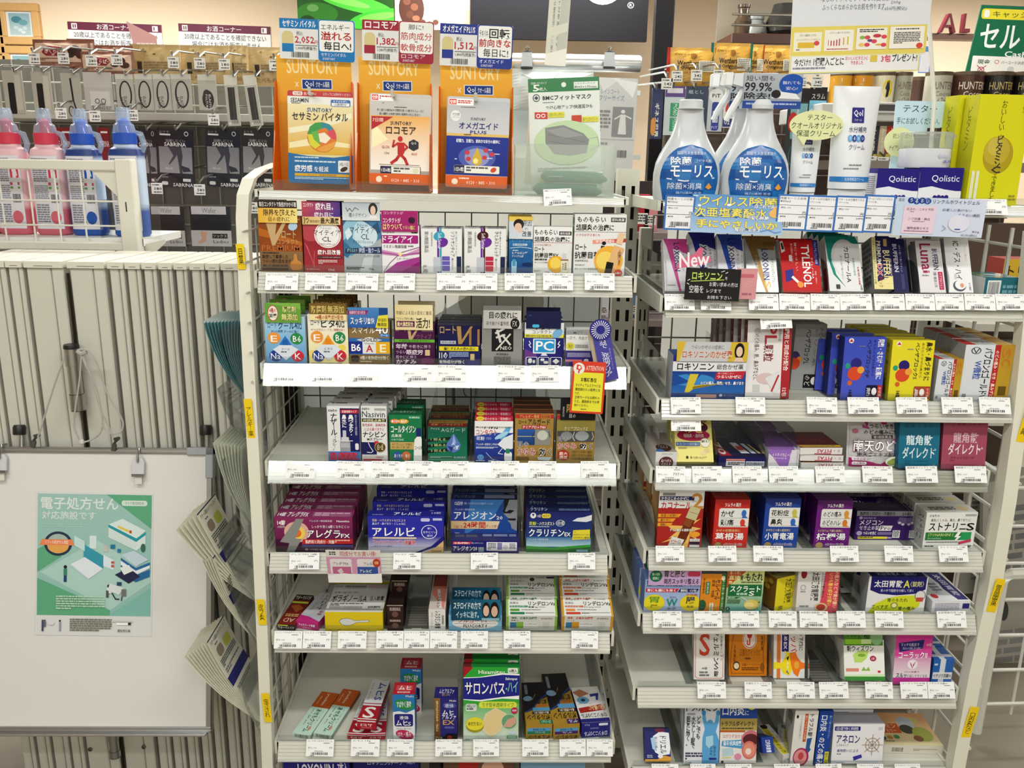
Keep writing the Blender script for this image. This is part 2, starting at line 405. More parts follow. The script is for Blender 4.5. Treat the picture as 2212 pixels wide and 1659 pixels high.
def wire_panel(rack, name, x0, x1, y0, y1, z0, z1, sp, r, col, spz=None, mat='paint'):
    m = MB(); spz = spz or sp; L = math.hypot(x1 - x0, y1 - y0); k = max(1, round(L / sp)); off = Vector((0, r*1.8, 0)) if abs(x1-x0) > abs(y1-y0) else Vector((r*1.8, 0, 0))
    for i in range(k + 1):
        t = i / k; m.tube([(x0 + (x1-x0)*t, y0 + (y1-y0)*t, z0), (x0 + (x1-x0)*t, y0 + (y1-y0)*t, z1)], r, col, mat, 5)
    k = max(1, round((z1 - z0) / spz))
    for i in range(k + 1):
        z = z0 + (z1 - z0) * i / k; m.tube([Vector((x0, y0, z)) + off, Vector((x1, y1, z)) + off], r, col, mat, 5)
    return m.obj(name, rack)
LR = empty('shelf_rack', (0, 1.95, 0), 'white shelf rack with eye drops on upper shelves beside the folding partition', 'shelf rack')
RR = empty('shelf_rack', (0, 1.95, 0), 'white shelf rack with three spray bottles on top and cold medicines below', 'shelf rack')
LR.location = (P(955, 900, 1.95).x, 1.95, 0); RR.location = (P(1770, 900, 1.95).x, 1.95, 0)
bpy.context.view_layer.update()
for i, (y, a, b) in enumerate(((413, 556, 1352), (595, 555, 1370), (793, 568, 1356), (1002, 578, 1334), (1198, 580, 1316), (1368, 592, 1321), (1604, 598, 1323), (1800, 604, 1325))):
    mkshelf('L%d' % i, y, a, b, LR, '', yr=431 if i == 0 else None, rh=.011 if i == 0 else .034, th=.011 if i == 0 else .03)
for i, (y, a, b) in enumerate(((438, 1428, 2236), (648, 1432, 2230), (868, 1424, 2204), (1018, 1410, 2134), (1192, 1396, 2124), (1328, 1384, 2110), (1488, 1373, 2066), (1658, 1362, 2046))):
    mkshelf('R%d' % i, y, a, b, RR, '', yr=449 if i == 0 else None, rh=.016 if i == 0 else .034, th=.016 if i == 0 else .03)
def par(rack):
    for c in list(rack.children):
        c.location = c.location - rack.location
# back boards and wire behind the goods
xl, xr = P(640, 900, YB).x, P(1285, 900, YB).x
def backboard(rack, xl, xr, ztop, cols):
    m = MB(); rnd = random.Random(5); m.quad((xl, YB + .012, .05), (xr, YB + .012, .05), (xr, YB + .012, ztop), (xl, YB + .012, ztop), 'efeee6', 'thin_paper')
    for (x0, z0, x1, z1, c) in cols: m.box(x0, YB + .006, z0, x1, YB + .011, z1, c, 'card')
    return m
m = backboard(LR, xl, xr, 1.525, [])
# plain poster backs seen through the wire: pale arcs and mirrored print
fx = lambda u, v, n: (xl + u, YB + .0115 - n, .8 + v)
m.art('p c8ced0 20 33 45 33 60 22 78 6 100 6 100 48 20 48;e 68 26 14 12 e4dfd2;p d0d6d8 0 48 100 48 100 84 0 84;r 18 48 20 84 aab1b4;r 3 6 16 46 d2d2a4;r 50 49 80 72 c2c8ca;o 58 62 2.4 3 .4 9aa0a2;r 52 55 53 72 9ca3a5', fx, xr - xl, .65, 'thin_paper')
m.obj('back_board', LR)
wire_panel(LR, 'back_wire', xl, xr, YB - .004, YB - .004, .1, 1.5, .0655, .0017, '55524a')
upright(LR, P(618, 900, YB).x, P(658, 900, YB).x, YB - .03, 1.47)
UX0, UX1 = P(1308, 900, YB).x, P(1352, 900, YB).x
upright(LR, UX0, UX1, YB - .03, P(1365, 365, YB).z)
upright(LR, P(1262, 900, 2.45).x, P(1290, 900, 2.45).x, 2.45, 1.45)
x2, x3 = P(1404, 900, YB).x, P(1945, 900, YB).x
m = backboard(RR, x2 + .02, x3, 1.52, []); m.obj('back_board', RR)
wire_panel(RR, 'back_wire', x2 - .02, x3, YB - .004, YB - .004, .1, 1.5, .061, .0022, '8a857a')
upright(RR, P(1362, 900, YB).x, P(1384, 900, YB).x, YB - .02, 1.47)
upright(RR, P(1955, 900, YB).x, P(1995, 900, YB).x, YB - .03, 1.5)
# left end: bent square front post, wire side, hooks
def sqpost(m, pts, w, col='e4e2d2'):
    # pts along the post, square section
    v = []; pts = [Vector(p) for p in pts]; h = w / 2
    for p in pts: v += [(p.x - h, p.y - h, p.z), (p.x + h, p.y - h, p.z), (p.x + h, p.y + h, p.z), (p.x - h, p.y + h, p.z)]
    F = []
    for i in range(len(pts) - 1):
        for k in range(4): F.append((i*4 + k, i*4 + (k+1) % 4, i*4 + 4 + (k+1) % 4, i*4 + 4 + k))
    F += [(3, 2, 1, 0), tuple(len(v) - 4 + k for k in range(4))]
    m.add(v, F, col, 'paint')
ex = P(548, 760, 1.72).x
pt = lambda x, y, Y: P(x, y, Y)
A = [pt(581, 1659, 1.665), pt(575, 1500, 1.67), pt(560, 1150, 1.695), pt(546, 900, 1.71), pt(533, 650, 1.73), pt(526, 470, 1.75), pt(528, 420, 1.755), pt(540, 385, 1.77), pt(566, 365, 1.83), pt(600, 352, 2.0)]
A = [A[0] + Vector((0, 0, -.35))] + A
m = MB(); sqpost(m, A, .024); E1 = m.obj('end_panel', LR)
exL = (A[3].x + A[5].x) / 2 + .002
w1 = MB()
for i in range(8):
    Y = 1.76 + i * .05; w1.tube([(exL, Y, .12), (exL, Y, 1.5)], .0024, 'b9b7aa', 'paint', 5)
for i in range(23):
    z = .15 + i * .0605; w1.tube([(exL + .004, 1.70, z), (exL + .004, YB, z)], .0024, 'b9b7aa', 'paint', 5)
w1.obj('wire_grid', E1)
def sticker(par_, x, y0, y1, w, txt, Y, roll):
    return plane_card('category_sticker', x - w/2, y0, x + w/2, y1, Y, 'v 18 18 82 82 332a10 ' + txt, 'f2cf1e', 'card', .0006, roll=roll, parent=par_, label='yellow sticker on the post')
for x, y0, y1, w, t, Y in ((523, 527, 582, 17, '目薬', 1.738), (545, 862, 960, 17, 'アレルギー薬', 1.71), (568, 1295, 1350, 17, '皮フ炎', 1.682), (580, 1498, 1560, 17, '虫さされ', 1.668)):
    o = sticker(E1, x, y0, y1, w, t, Y - .0145, -2.5)
# right end: two white posts, wire side
B = [pt(2062, 1659, 1.66), pt(2100, 1450, 1.675), pt(2140, 1270, 1.69), pt(2172, 1080, 1.70), pt(2196, 900, 1.715), pt(2216, 700, 1.73), pt(2234, 500, 1.75)]
B = [B[0] + Vector((0, 0, -.3))] + B
m = MB(); sqpost(m, B, .03); E2 = m.obj('end_panel', RR)
exR = B[4].x + .012
w1 = MB()
for i in range(5):
    Y = 1.76 + i * .09; w1.tube([(exR, Y, .12), (exR, Y, 1.5)], .0042, 'e0dfd6', 'paint', 6)
for i in range(17):
    z = .15 + i * .082; w1.tube([(exR + .004, 1.70, z), (exR + .004, YB + .06, z)], .0042, 'e0dfd6', 'paint', 6)
w1.obj('wire_grid', E2)
for x, y0, y1, w, t, Y in ((2204, 868, 955, 20, 'のど・鼻', 1.715), (2140, 1250, 1322, 20, '胃腸薬', 1.69), (2084, 1527, 1597, 20, '口内炎など', 1.67)):
    sticker(E2, x, y0, y1, w, t, Y - .0195, 8)
bpy.context.view_layer.update()
par(LR); par(RR)
# ================================================================ cartons on the shelves
def zat(s, X): return s.za + (s.zb - s.za) * (X - s.x0) / (s.x1 - s.x0)
def solve(f, target, lo, hi):
    up = f(hi) > f(lo)
    for _ in range(46):
        m = (lo + hi) / 2
        if (f(m) < target) == up: lo = m
        else: hi = m
    return (lo + hi) / 2
def carton(k, x0, x1, yt, D, label, code, col='fff', top='', left='', right='', yb=None, dy=.012, lean=0, yaw=0, zo=0, n=1, step=None, zs=0, ddx=0,
           mat='card', name='medicine_box', cat='medicine box', ybk=None, tab=None, tabn=True, group=None):
    s = SH[k]; a = math.radians(lean); xm = (x0 + x1) / 2
    X = P(xm, s.y, s.Y).x; z = zat(s, X) + zo + .0006
    if lean > 0: z += D * math.sin(a)
    Y = PZ(xm, yb, z).y if yb else s.Y + dy
    Y = max(Y, s.Y + .006 + abs(math.sin(math.radians(yaw))) * .03)
    pb = proj((P(xm, (yt + (yb or s.y)) / 2, Y).x, Y, z))[1]; ym = (yt + pb) / 2
    X0 = P(x0, ym, Y).x; X1 = P(x1, ym, Y).x; X = (X0 + X1) / 2
    w = (X1 - X0) / math.cos(math.radians(yaw)); c = Vector((X, Y, z))
    R = Euler((-a, 0, math.radians(yaw))).to_matrix()
    h = solve(lambda q: -proj(c + R @ Vector((0, 0, q)))[1], -yt, .003, .6)
    up = SH[k[0] + str(int(k[1]) - 1)]; zmax = zat(up, X) - max(up.th, up.rh + .003 if Y < up.Y + .012 else 0) - .003
    if a >= 0: h = min(h, (zmax - z) / max(.3, math.cos(a)))
    if ybk: D = solve(lambda q: -proj(c + R @ Vector((0, q, h)))[1], -ybk, .005, .5)
    m = MB(); m.box(-w/2, 0, 0, w/2, D, h, col, mat, ch=.0007)
    m.art(code, lambda u, v, q: (u - w/2, -q, v), w, h, mat)
    if top: m.art(top, lambda u, v, q: (u - w/2, v, h + q), w, D, mat)
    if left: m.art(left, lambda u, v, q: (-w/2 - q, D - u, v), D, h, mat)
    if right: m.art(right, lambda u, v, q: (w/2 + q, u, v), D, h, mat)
    many = n > 1
    o = m.obj(name, None, c, (-a, 0, math.radians(yaw)), label=label + (', front of its row' if many else ''), cat=cat, group=group or (('row of ' + label) if many else None))
    if tab:
        p0, p1, ty, tcode, tbg = tab[:5]; ov = .012 if len(tab) < 6 else tab[5]
        th = solve(lambda q: -proj(c + R @ Vector((0, 0, q)))[1], -ty, h, .6); th = min(th, (zmax - z) / max(.3, math.cos(a))); tm = MB(); ww = w * (p1 - p0) / 100; hh = th - h + ov; r = .003
        pts = [(-ww/2, 0), (ww/2, 0), (ww/2, hh - r), (ww/2 - r, hh), (-ww/2 + r, hh), (-ww/2, hh - r)]
        tm.prism(pts, .0008, tbg, mat); tm.art(tcode, lambda u, v, q: (u - ww/2, -q, v), ww, hh, mat)
        tm.obj('header_card', o, (w * ((p0 + p1) / 200 - .5), -.0014 - 0.00005 * 30, h - ov))
    st = step or (D / max(.5, math.cos(a)) + .0015)
    while n > 1 and Y + st * (n - 1) + D * math.cos(a) + (h * math.sin(a) if a > 0 else 0) > YB - .012: n -= 1
    for i in range(1, n):
        d = dup(o, c + Vector((ddx * i + random.uniform(-.002, .002), st * i, zs * i)), label + ', %s back in its row' % ORD[i])
    return o
TAGROW = {'L1': (590, 627), 'L2': (789, 825), 'L3': (996, 1033), 'L4': (1194, 1230), 'L5': (1363, 1401), 'L6': (1597, 1634), 'R1': (635, 670), 'R2': (858, 894), 'R3': (1007, 1043), 'R4': (1179, 1214), 'R5': (1320, 1356), 'R6': (1473, 1509), 'R7': (1650, 1686)}
def price_tag(k, x0, x1, text, what, y0=None, y1=None, roll=0, price=None):
    s = SH[k]; a, b = TAGROW[k] if y0 is None else (y0, y1)
    code = 't 5 4 %d 15 333 %s;l 62 20 96 26 555 1;t 7 45 38 55 666 税込_10%%;t 84 44 94 55 666 円;t 7 60 11 65 444 *;t 30 66 62 73 555 (税抜価格;b 20 76 82 91;l 16 93 84 99 444 1' % (min(94, 12 + 8 * len(text)), text.replace(' ', '_'))
    if price: code += ';t 58 40 80 55 777 ' + price
    return plane_card('price_tag', x0, y0 or a, x1, y1 or b, s.Y - .0215, code, 'f4f4f4', 'card', .0006, lean=25, roll=roll, label='white price tag on the shelf edge under ' + what, cat='price tag', group='white price tags on the shelf edges')

# ---------------------------------------------------------------- left rack, row of eye drops
carton('L1', 560, 653, 468, .04, 'brown eye drop carton with large gold V, leftmost', 'r 0 0 100 62 7a3a12>9a4a18;p 8a4a1c 0 0 60 0 0 40;p b8651f 0 20 100 45 100 52 0 34;r 0 62 100 100 8a6a46>7a5434;p c9a878 16 8 36 8 34 5 44 5 38 34 60 6 68 6 36 52 30 52 18 10;t 53 24 86 38 caa678* ロート;t 42 40 92 49 c9a070 コンタクト;t 6 51 95 61 b9703a PREMIUM;e 80 17 11 7 b5cfe4 25;r 74 3 96 6 b08a60;l 6 64 45 67 332014 1;t 6 68 66 75 2a1c10 酷使して蓄積した;t 6 76 72 83 2a1c10 つらい疲れ目を治す;t 6 86 66 90 2a1c10* 最大濃度配合;r 4 92 66 96 3a2414;q 70 78 98 96 c07a30;p c98a44 80 66 86 66 88 78 98 84 72 84 78 78', '8a4218', name='eye_drop_box', cat='eye drop box',
       tab=(2, 92, 430, 'r 0 0 100 34 3a2a20;t 4 6 98 28 fff 毎日コンタクトで負担がかかる瞳;r 0 34 100 100 e8b038~f6e08a;t 14 40 95 68 3a2a14* 限界を超えた;t 26 72 80 94 3a2a14 目の疲れに', 'e8c050'))
carton('L1', 656, 741, 472, .035, 'red eye drop carton with white circle, second from left', 'r 0 0 100 100 8a1c28>a8303a;e 20 20 30 22 b84650;k 2 d06a70 8 50 26 90;k 2 c05a60 4 46 24 84 27 60;e 62 30 34 24 f2f0ee;e 62 30 31 22 b9323e;e 62 30 30 21.3 f4f2f0;t 44 14 72 20 b8bcc0 New;t 26 21 94 31 222 マイティア;t 47 33 70 42 333 CL;t 40 45 80 49 222 ビタクリアクール;t 35 57 93 66 fff*/a01828 疲れ目改善;r 34 69 96 73 3a1020;t 36 70 94 72 e8c8c8 3つの有効成分最大濃度配合;l 36 76 84 84 eccaca 3;t 6 92 40 95 e8c8c8 目の疲れかすみに;t 62 92 78 96 eee 15mL', '9a2430', name='eye_drop_box', cat='eye drop box', n=2, step=.05,
       tab=(0, 96, 428, 'r 0 0 100 46 c0485a~4a3a8a;t 4 6 30 24 fff コンタクト;t 36 6 82 36 fff* 疲れ目。;r 0 46 100 72 b04050~403890;t 32 46 82 68 e8e4f4* 疲れ目に;r 0 66 100 100 d9b878~f0d8a0;t 4 70 18 96 3a2414* 3つ;t 20 80 46 92 3a2414 有効成分;t 48 70 96 96 3a2414* 最大濃度', 'a04050'))
carton('L1', 742, 824, 463, .035, 'icy blue silver eye drop carton, third from left', 'r 0 0 100 70 2a5a86>5a9ac0;p 8fc4dc 0 20 20 0 50 8 30 30 0 44;p 3a78a6 60 0 100 10 100 44 80 30;p bcdcea 30 20 44 8 70 18 84 40 50 56 24 40;p 2a6a98 0 44 24 60 10 74 0 70;p d8ecf4 4 30 16 22 24 34 10 44;p 1a4a76 76 20 92 12 98 30 84 34;p a8b0b6 0 98 0 80 40 62 100 40 100 100 0 100;p c8d0d4 40 100 60 60 80 60 70 100;e 60 36 30 18 cfe4ee;t 38 15 66 21 7a98b0 New;t 18 21 84 32 1a2430 マイティア;t 46 33 68 42 1a3040 CL;t 26 44 78 49 1a3a5a アイスリフレッシュ;p 1a2a5a 6 58 100 54 100 66 4 66;t 10 58 36 64 8ad0c8* 瞳うるおう;t 40 56 96 65 c8d8f4*/1a2a5a 持続・強クール;t 54 68 94 72 334 コンタクトしたまま;l 6 89 54 94 334 2;t 66 90 80 94 334 15mL', '9ab4c4', mat='gloss', name='eye_drop_box', cat='eye drop box',
       tab=(0, 98, 434, 'r 0 0 100 100 b0bcc8>dfe6ea;k 2 666 10 30 14 50 20 34 26 52 34 30 44 40;t 18 58 66 82 456 瞳のデザイン;e 82 36 12 34 1a1614;e 82 44 7 26 e8c8b4;p eee 70 90 94 90 90 72 74 72', 'c8d2da'))
carton('L1', 825, 906, 487, .035, 'white and magenta dry eye carton, fourth from left', 'r 0 0 100 100 f2eef2;t 4 4 78 11 222 スマイルコンタクト;t 4 12 34 17 222* Drytect;q 79 3 96 16 2a2018 .1;t 82 5 94 14 c8a860* EX;q -1 20 97 37 a8227e .15;t 2 22 82 35 fff* ドライアイ;t 4 40 66 47 444 うるおい角膜保護;l 70 41 84 45 666 1;p d49ac4 0 50 40 56 60 60 100 46 100 52 60 64 0 60;p b45aa0 0 54 50 60 100 54 100 58 50 63 0 58;k 1.5 7a2a6a 100 44 50 56 20 78 4 96;r 46 55 52 63 f6e8a0;r 42 58 56 60 f6e8a0;t 40 66 92 71 666 とろ〜りベール成分;p a83a92 0 100 40 76 100 64 100 100;p 8a1a72 40 100 100 74 100 100', 'a02478', name='eye_drop_box', cat='eye drop box',
       tab=(1, 97, 455, 'r 0 0 100 100 a8246e;t 6 4 60 18 f0c8e0 コンタクトが;t 4 34 52 58 fff コンタクトが;t 4 62 56 92 f6e890* はりついて;t 58 70 92 90 f6e890 つらい瞳に;q 74 30 92 60 3a1430', 'a8246e'))
for x0, x1, lab, a_, b_, nm, br in ((910, 998, 'white artificial tear carton with cyan and violet leaves', '3aa4c4', '6a2a9a', 'ソフトサンティア', '6a5ab8'), (1003, 1093, 'white tear drop carton with dark red and violet leaves', '4a1418', '6a2a9a', 'ひとみストレッチ', 'c02a48')):
    carton('L1', x0, x1, 494, .024, lab, 'r 0 0 100 100 eeeeee;r 45 0 50 100 %s;r 39 0 44 100 %s;e 44 16 14 10 %s 20;e 52 30 14 10 %s 20;R 41 10 50 44 fff Soft_Santear;R 72 6 82 60 222 %s;R 84 6 88 58 %s 目の疲れとかすみに;R 8 6 18 52 777 第3類医薬品;R 24 8 28 38 888 防腐剤無添加;q 51 60 70 92 %s .1;q 30 62 48 94 c8ccd8 .1;k 1 fff 51 70 70 70;k 1 fff 51 80 70 80;R 74 64 79 90 333 裸眼にもコンタクトにも;R 88 60 97 92 fff 防腐剤無添加;t 4 80 14 84 222 S;t 4 85 16 96 222 Santen;r 87 60 98 96 1c2450' % (a_, b_, a_, b_, nm, a_, br), 'e8e8e8', top='r 0 0 100 100 d8d8d8;r 44 0 50 100 %s;r 38 0 43 100 %s;l 10 30 30 60 555 1;l 56 20 95 80 333 2' % (a_, b_), n=3, name='eye_drop_box', cat='eye drop box')
carton('L1', 1099, 1150, 503, .03, 'slim blue eye drop carton under a yellow photo tab', 'r 0 0 100 100 2a7ab8>123a78;r 0 0 100 5 2a2a7a;t 6 1 92 5 eef 目に疲れ、乾き、かすみに;t 14 14 90 22 7aa8d8 ヒアレインS;q 16 25 78 30 c8dcee;t 18 26 70 29 246 第1類医薬品;k 2 e8f4fa 6 36 50 33 96 36;l 16 40 40 43 dce8f4 1;t 14 44 80 50 fff ヒアルロン酸;t 14 52 72 57 fff ナトリウム配合;e 80 60 20 14 1a5a98;e 80 74 24 5 0a2a62;q 12 66 34 100 a8d0e8 .2;q 16 62 30 78 4a9ac8 .1', '1e5a98', name='eye_drop_box', cat='eye drop box', n=4, step=.028,
       tab=(0, 100, 468, 'r 0 0 100 20 e8c85a;r 0 20 100 100 cdd6e2~e6e8ee;e 40 34 22 24 2a1c16;e 38 46 15 18 e8c4ac;e 48 62 12 10 e8c8b4;t 56 16 94 42 456 原因;t 66 48 80 58 456 から;t 56 64 94 90 345 改善', 'd8c068'))
carton('L1', 1152, 1235, 490, .03, 'white eye drop carton with small bottle on orange disc', 'r 0 0 100 100 e9e9e7;r 0 0 100 30 f2f2f2;t 3 6 62 17 111* ものもらい;q 66 9 98 17 222 .05;t 69 10.5 95 16 fff 眼科用薬;t 3 20 94 30 111* 結膜炎の治療に;k .8 b33 0 32 100 32;t 4 35 46 39 b33 小さなお子様にも;t 4 41 28 50 222* ロート;t 4 53 66 63 222* 抗菌目薬EX;l 4 65 36 70 444 1;t 4 71 50 74 444 長くとどまる滞留性設計;e 60 76 22 17 f0b028;e 58 74 14 12 f8d860;q 72 64 92 96 e8d8b0 .2;q 76 54 86 68 d8d0e0 .1;r 74 70 90 92 f4ead4;t 76 72 88 88 321 抗菌;r 72 66 92 68 6a4a20;t 4 88 20 92 222 ROHTO;t 32 90 44 93 444 10mL', 'e0e0dc', name='eye_drop_box', cat='eye drop box')
carton('L1', 1240, 1351, 463, .045, 'large white eye drop carton with tilted ampoule, right end', 'r 0 0 100 100 ececea;t 5 4 60 13 111* ものもらい;q 70 5 98 12 222 .05;t 72 6 96 11 fff 眼科用薬;t 3 16 76 26 111* 結膜炎の治療に;k .6 555 0 28 100 28;t 3 31 50 35 b33 小さなお子さまにも;p f0a090~c83020 36 41 100 38 100 44 36 47;t 42 40 78 46 fff* W_抗炎症成分;t 3 48 24 57 222* ロート;t 2 60 50 71 111* 抗菌目薬;e 58 46 4 3 111;k 7 111 56 52 54 68;e 68 74 28 24 f2b440;e 62 74 18 15 f8d868;k 17 e0a868 88 58 72 92;k 12 ecc9a0 92 32 88 44;k 20 e8b880 86 56 76 80;k 14 111 71 80 68 94;t 3 73 28 76 444 防腐剤無添加;t 3 80 22 83 444 有効成分が;t 3 86 48 89 444 長くとどまる滞留性設計;e 88 94 8 6 d83828;t 82 92 94 96 fff* 20本入;v 86 56 92 82 632 1回使いきり', 'e4e4e0', left='r 0 20 100 36 5aa838;r 0 6 100 18 3a7a48', name='eye_drop_box', cat='eye drop box')
# ---------------------------------------------------------------- second row
circ = 'e 22 45 15.5 12 f0983a;t 14 40 30 53 fff E;e 78 46 15.5 12 2a8a48;t 69 40 89 53 fff B6;e 24 83 15.5 12 1e3a8e;t 12 77 36 90 fff Na;e 79 83 15.5 12 d0283c;t 72 77 87 90 fff K;'
for x0, x1, yt, lab, bg, txt, c1, c2, tb in (
    (573, 660, 684, 'sky blue vitamin eye drop carton with four coloured discs', 'r 0 0 100 100 a6d4ee>5a9ad0;', 't 14 3 84 9 1a3a6a 目のかすみ・目の疲れに;t 8 12 30 24 1a3a7a ロート;t 34 12 74 26 1a3a7a* クール;t 75 11 92 26 1a3a7a 40α;t 16 28 84 34 1a3a6a 4つの栄養_クールに届く;', '2a78c8', '1a60b4',
     (4, 92, 654, 'r 0 0 100 100 6aa23e;p 82b84a 0 0 100 30 100 0;e 22 52 15 40 f4f0e0;o 22 52 15 40 2 c03a3a;t 13 26 31 50 c03030* 4種の;t 11 54 33 76 222* 栄養;t 50 16 86 46 f0e898*/332 防腐剤;t 46 54 90 88 f0e898*/332 無添加', '7aa84a')),
    (666, 752, 679, 'cream vitamin eye drop carton with four coloured discs', 'r 0 0 100 100 f4f2ec>f2e49a;e 10 80 14 8 f2d870;e 84 66 10 6 f0d860;', 't 12 2 88 8 333 目のかすみ・目の疲れに;t 8 11 30 22 222 ロート;t 34 10 68 26 222* ビタ;t 70 10 92 26 222 40α;t 8 28 92 33 a33 4つのビタミン・アミノ酸類が効く;', 'f0a030', 'e88a20',
     (6, 98, 655, 'r 0 0 100 66 7a5a26;t 6 12 46 58 d8c070*/4a3414 防腐剤;t 50 12 94 58 d8c070*/4a3414 無添加;r 0 64 100 100 f4e3a6;t 16 68 92 96 a83a20* +4種の栄養成分配合', '8a6a30'))):
    carton('L2', x0, x1, yt, .036, lab, bg + txt + circ + 'p %s 50 40 66 60 34 60;p dfe6f0 34 61 66 61 82 69 50 92 18 69;p %s 44 48 56 48 58 60 42 60;k 1 fff 34 60.5 66 60.5;t 40 66 60 71 345 %s;l 38 73 62 77 567 1;l 6 97 90 99 446 1' % (c1, c2, 'クール' if x0 < 600 else 'ビタミ'), 'cfe0ec' if x0 < 600 else 'ece6d0', n=3 if x0 < 600 else 4, step=.05, tab=tb, name='eye_drop_box', cat='eye drop box')
carton('L2', 754, 842, 695, .04, 'gold and blue vitamin eye drop carton marked GOLD', 'r 0 0 100 36 8a7048;t 6 3 70 9 f0e8d0*/543 つらい目の疲れ、かすみに;t 8 13 64 27 f4f0e4*/332 スマイル;t 66 8 96 27 fff*/332 40;r 76 28 100 34 2a80c8;t 78 28 96 34 fff クール;r 0 38 100 46 2a6ab0;p d8d8d8 18 42 50 35 82 42 50 50;t 30 38 70 46 433* GOLD;r 0 46 33 74 1a2a86;t 6 52 28 68 fff* B6;r 33 46 66 74 e8e8e8;t 38 48 62 52 444 Vitamin;t 42 54 58 70 c0283a* A;r 66 46 100 74 e8b020;t 76 52 90 70 fff6d8* E;r 0 74 100 76 2a6ab0;r 0 76 100 100 7a6038;q 4 78 24 94 2a2018 .3;t 27 79 96 88 f0e8d0*/432 8種の有効成分が効く;l 27 91 96 95 d8c8a0 1', '8a7048', name='eye_drop_box', cat='eye drop box',
       tab=(0, 97, 664, 'r 0 0 100 100 4a88c8>2a5aa8;p 8a2a6a 0 14 52 14 46 36 0 36;t 4 16 44 34 f4d8ea 角膜修復成分配合;t 6 48 46 84 fff*/1a3a7a スッキリ;t 48 50 66 80 fff 爽快;p e8dc3a 76 40 100 34 100 100 68 100;t 76 52 96 70 222 防腐剤;t 74 74 96 92 222* 無添加;r 78 0 100 34 1a4a8a', '3a70b8'))
carton('L2', 852, 939, 700, .036, 'dark purple eye drop carton under a cream banner tab', 'r 0 0 100 100 4a1448>3a0c3a;t 4 3 32 18 c8a088 ロート;p c8a478 32 2 40 2 42 30 62 2 66 2 44 38 36 38;r 68 6 96 18 8a6a68;t 46 24 92 36 9a5a72 アクティブ;r 0 37 100 44 6ab43a;t 12 38 88 43.5 1a3a14 代謝促進活性処方が効く;t 4 48 32 60 e8d8e8* 年齢;t 36 50 90 59 d8c0d8 や乾きに伴う;t 4 64 28 72 d8c0d8 つらい;t 30 62 70 74 f0e4f0* 眼疲労;t 4 76 54 84 d8c0d8 目やにに伴う;t 4 86 54 97 f0e4f0* かすみ;q 76 62 88 76 d8c090 .1;e 82 92 16 12 6a1a5a', '40103e', name='eye_drop_box', cat='eye drop box', n=2, step=.05,
       tab=(3, 96, 658, 'r 0 0 100 100 e6d29a~f2e4b8;t 4 24 96 40 332 年齢による目の変化に着目;t 4 50 50 60 332 アクティブ世代の瞳に;r 4 64 52 88 6a2458;t 6 68 48 85 f4e4a8* 最大濃度配合;t 56 52 92 92 221* 活力!', 'e2cf98'))
carton('L2', 946, 1038, 703, .03, 'navy eye drop carton with gold numeral eleven', 'r 0 0 100 100 15123e>1e2060;t 5 2 42 20 c09a60* ロート;p b08a50 44 2 54 2 56 36 76 2 82 2 56 46 48 46;t 74 10 97 48 a8783a* 11;q 6 38 42 46 c8ccd8 .05;t 9 39.5 40 45 1a1a3a 眼科用薬;r 3 52 95 63 e8d82a;t 14 54 88 61.5 222* 酷使する人の疲れ目に;t 3 67 22 82 fff* 11の;l 26 66 72 82 9ab0e0 5;q 76 70 86 86 d0b880 .1;e 82 100 16 14 2a2a80;t 3 86 62 95 fff* 有効成分が効く;l 3 97 40 100 aac 1', '14123a', top='r 0 0 100 100 1a1838;l 30 40 90 60 99a 1', n=4, step=.034, name='eye_drop_box', cat='eye drop box')
carton('L2', 1041, 1128, 697, .04, 'silver grey eye drop carton with black square logo', 'r 0 0 100 100 8e9194>a6a8aa;r 24 0 78 66 16161a;t 42 5 62 9 ccc santen;k 5 e8e8e8 34 24 54 14;k 6 e8e8e8 38 18 46 44;k 5 e8e8e8 36 34 56 28;k 5 e8e8e8 50 28 70 50;k 4 e8e8e8 70 26 36 62;t 46 54 74 62 e8e8e8* NEO;t 36 70 66 75 333 第2類医薬品;l 30 78 72 96 555 5', '9a9c9e', mat='foil', name='eye_drop_box', cat='eye drop box',
       tab=(3, 96, 660, 'r 0 0 100 20 7e8082;r 0 20 100 100 c6c8ca~e4e4e6;t 16 26 90 56 111* 目の疲れに;t 8 68 70 86 333 突き抜ける爽快感。;e 84 78 12 24 141216;t 78 66 90 90 ddd FX', 'b4b6b8'))
carton('L2', 1133, 1217, 697, .034, 'blue contact lens eye drop carton with PC screen picture', 'r 0 0 100 26 eef0f0;t 4 6 24 14 111* ロート;t 26 3 88 16 111*/ddd デジアイ;t 20 17 68 25 111 コンタクト;r 0 26 100 34 e4dc4a;t 3 27.5 72 33 222* 視界がぼやける目の疲れ目に効く;e 84 24 15 9 7ab4e0 40;r 0 34 100 100 2a2a8a~1a1a6a;p 6a3a8a 0 60 30 70 40 100 0 100;q 22 36 80 70 e8f0f8 .06;r 25 38 77 67 2a9ad8;t 30 42 74 63 fff* PC;p e8f0f8 46 70 56 70 60 75 42 75;k 2 fff 12 42 16 48 11 50 16 56;k 2 fff 90 42 86 48 91 50 86 56;q 4 78 34 98 fff .15;q 5.5 79 32.5 97 1a1a6a .15;q 36 78 65 98 fff .15;q 37.5 79 63.5 97 1a1a6a .15;q 67 78 97 98 fff .15;q 68.5 79 95.5 97 1a1a6a .15;q 10 81 20 92 fff;q 22 85 28 92 fff;q 42 81 52 87 fff;q 50 87 62 93 fff;p fff 82 81 91 87 82 94 73 87', '20206e', name='eye_drop_box', cat='eye drop box', n=2, step=.05,
       tab=(3, 92, 672, 'r 0 0 100 100 141a44;l 8 20 80 34 2a3a6a 1;q 18 76 38 94 4ab8e0', '141a44'))
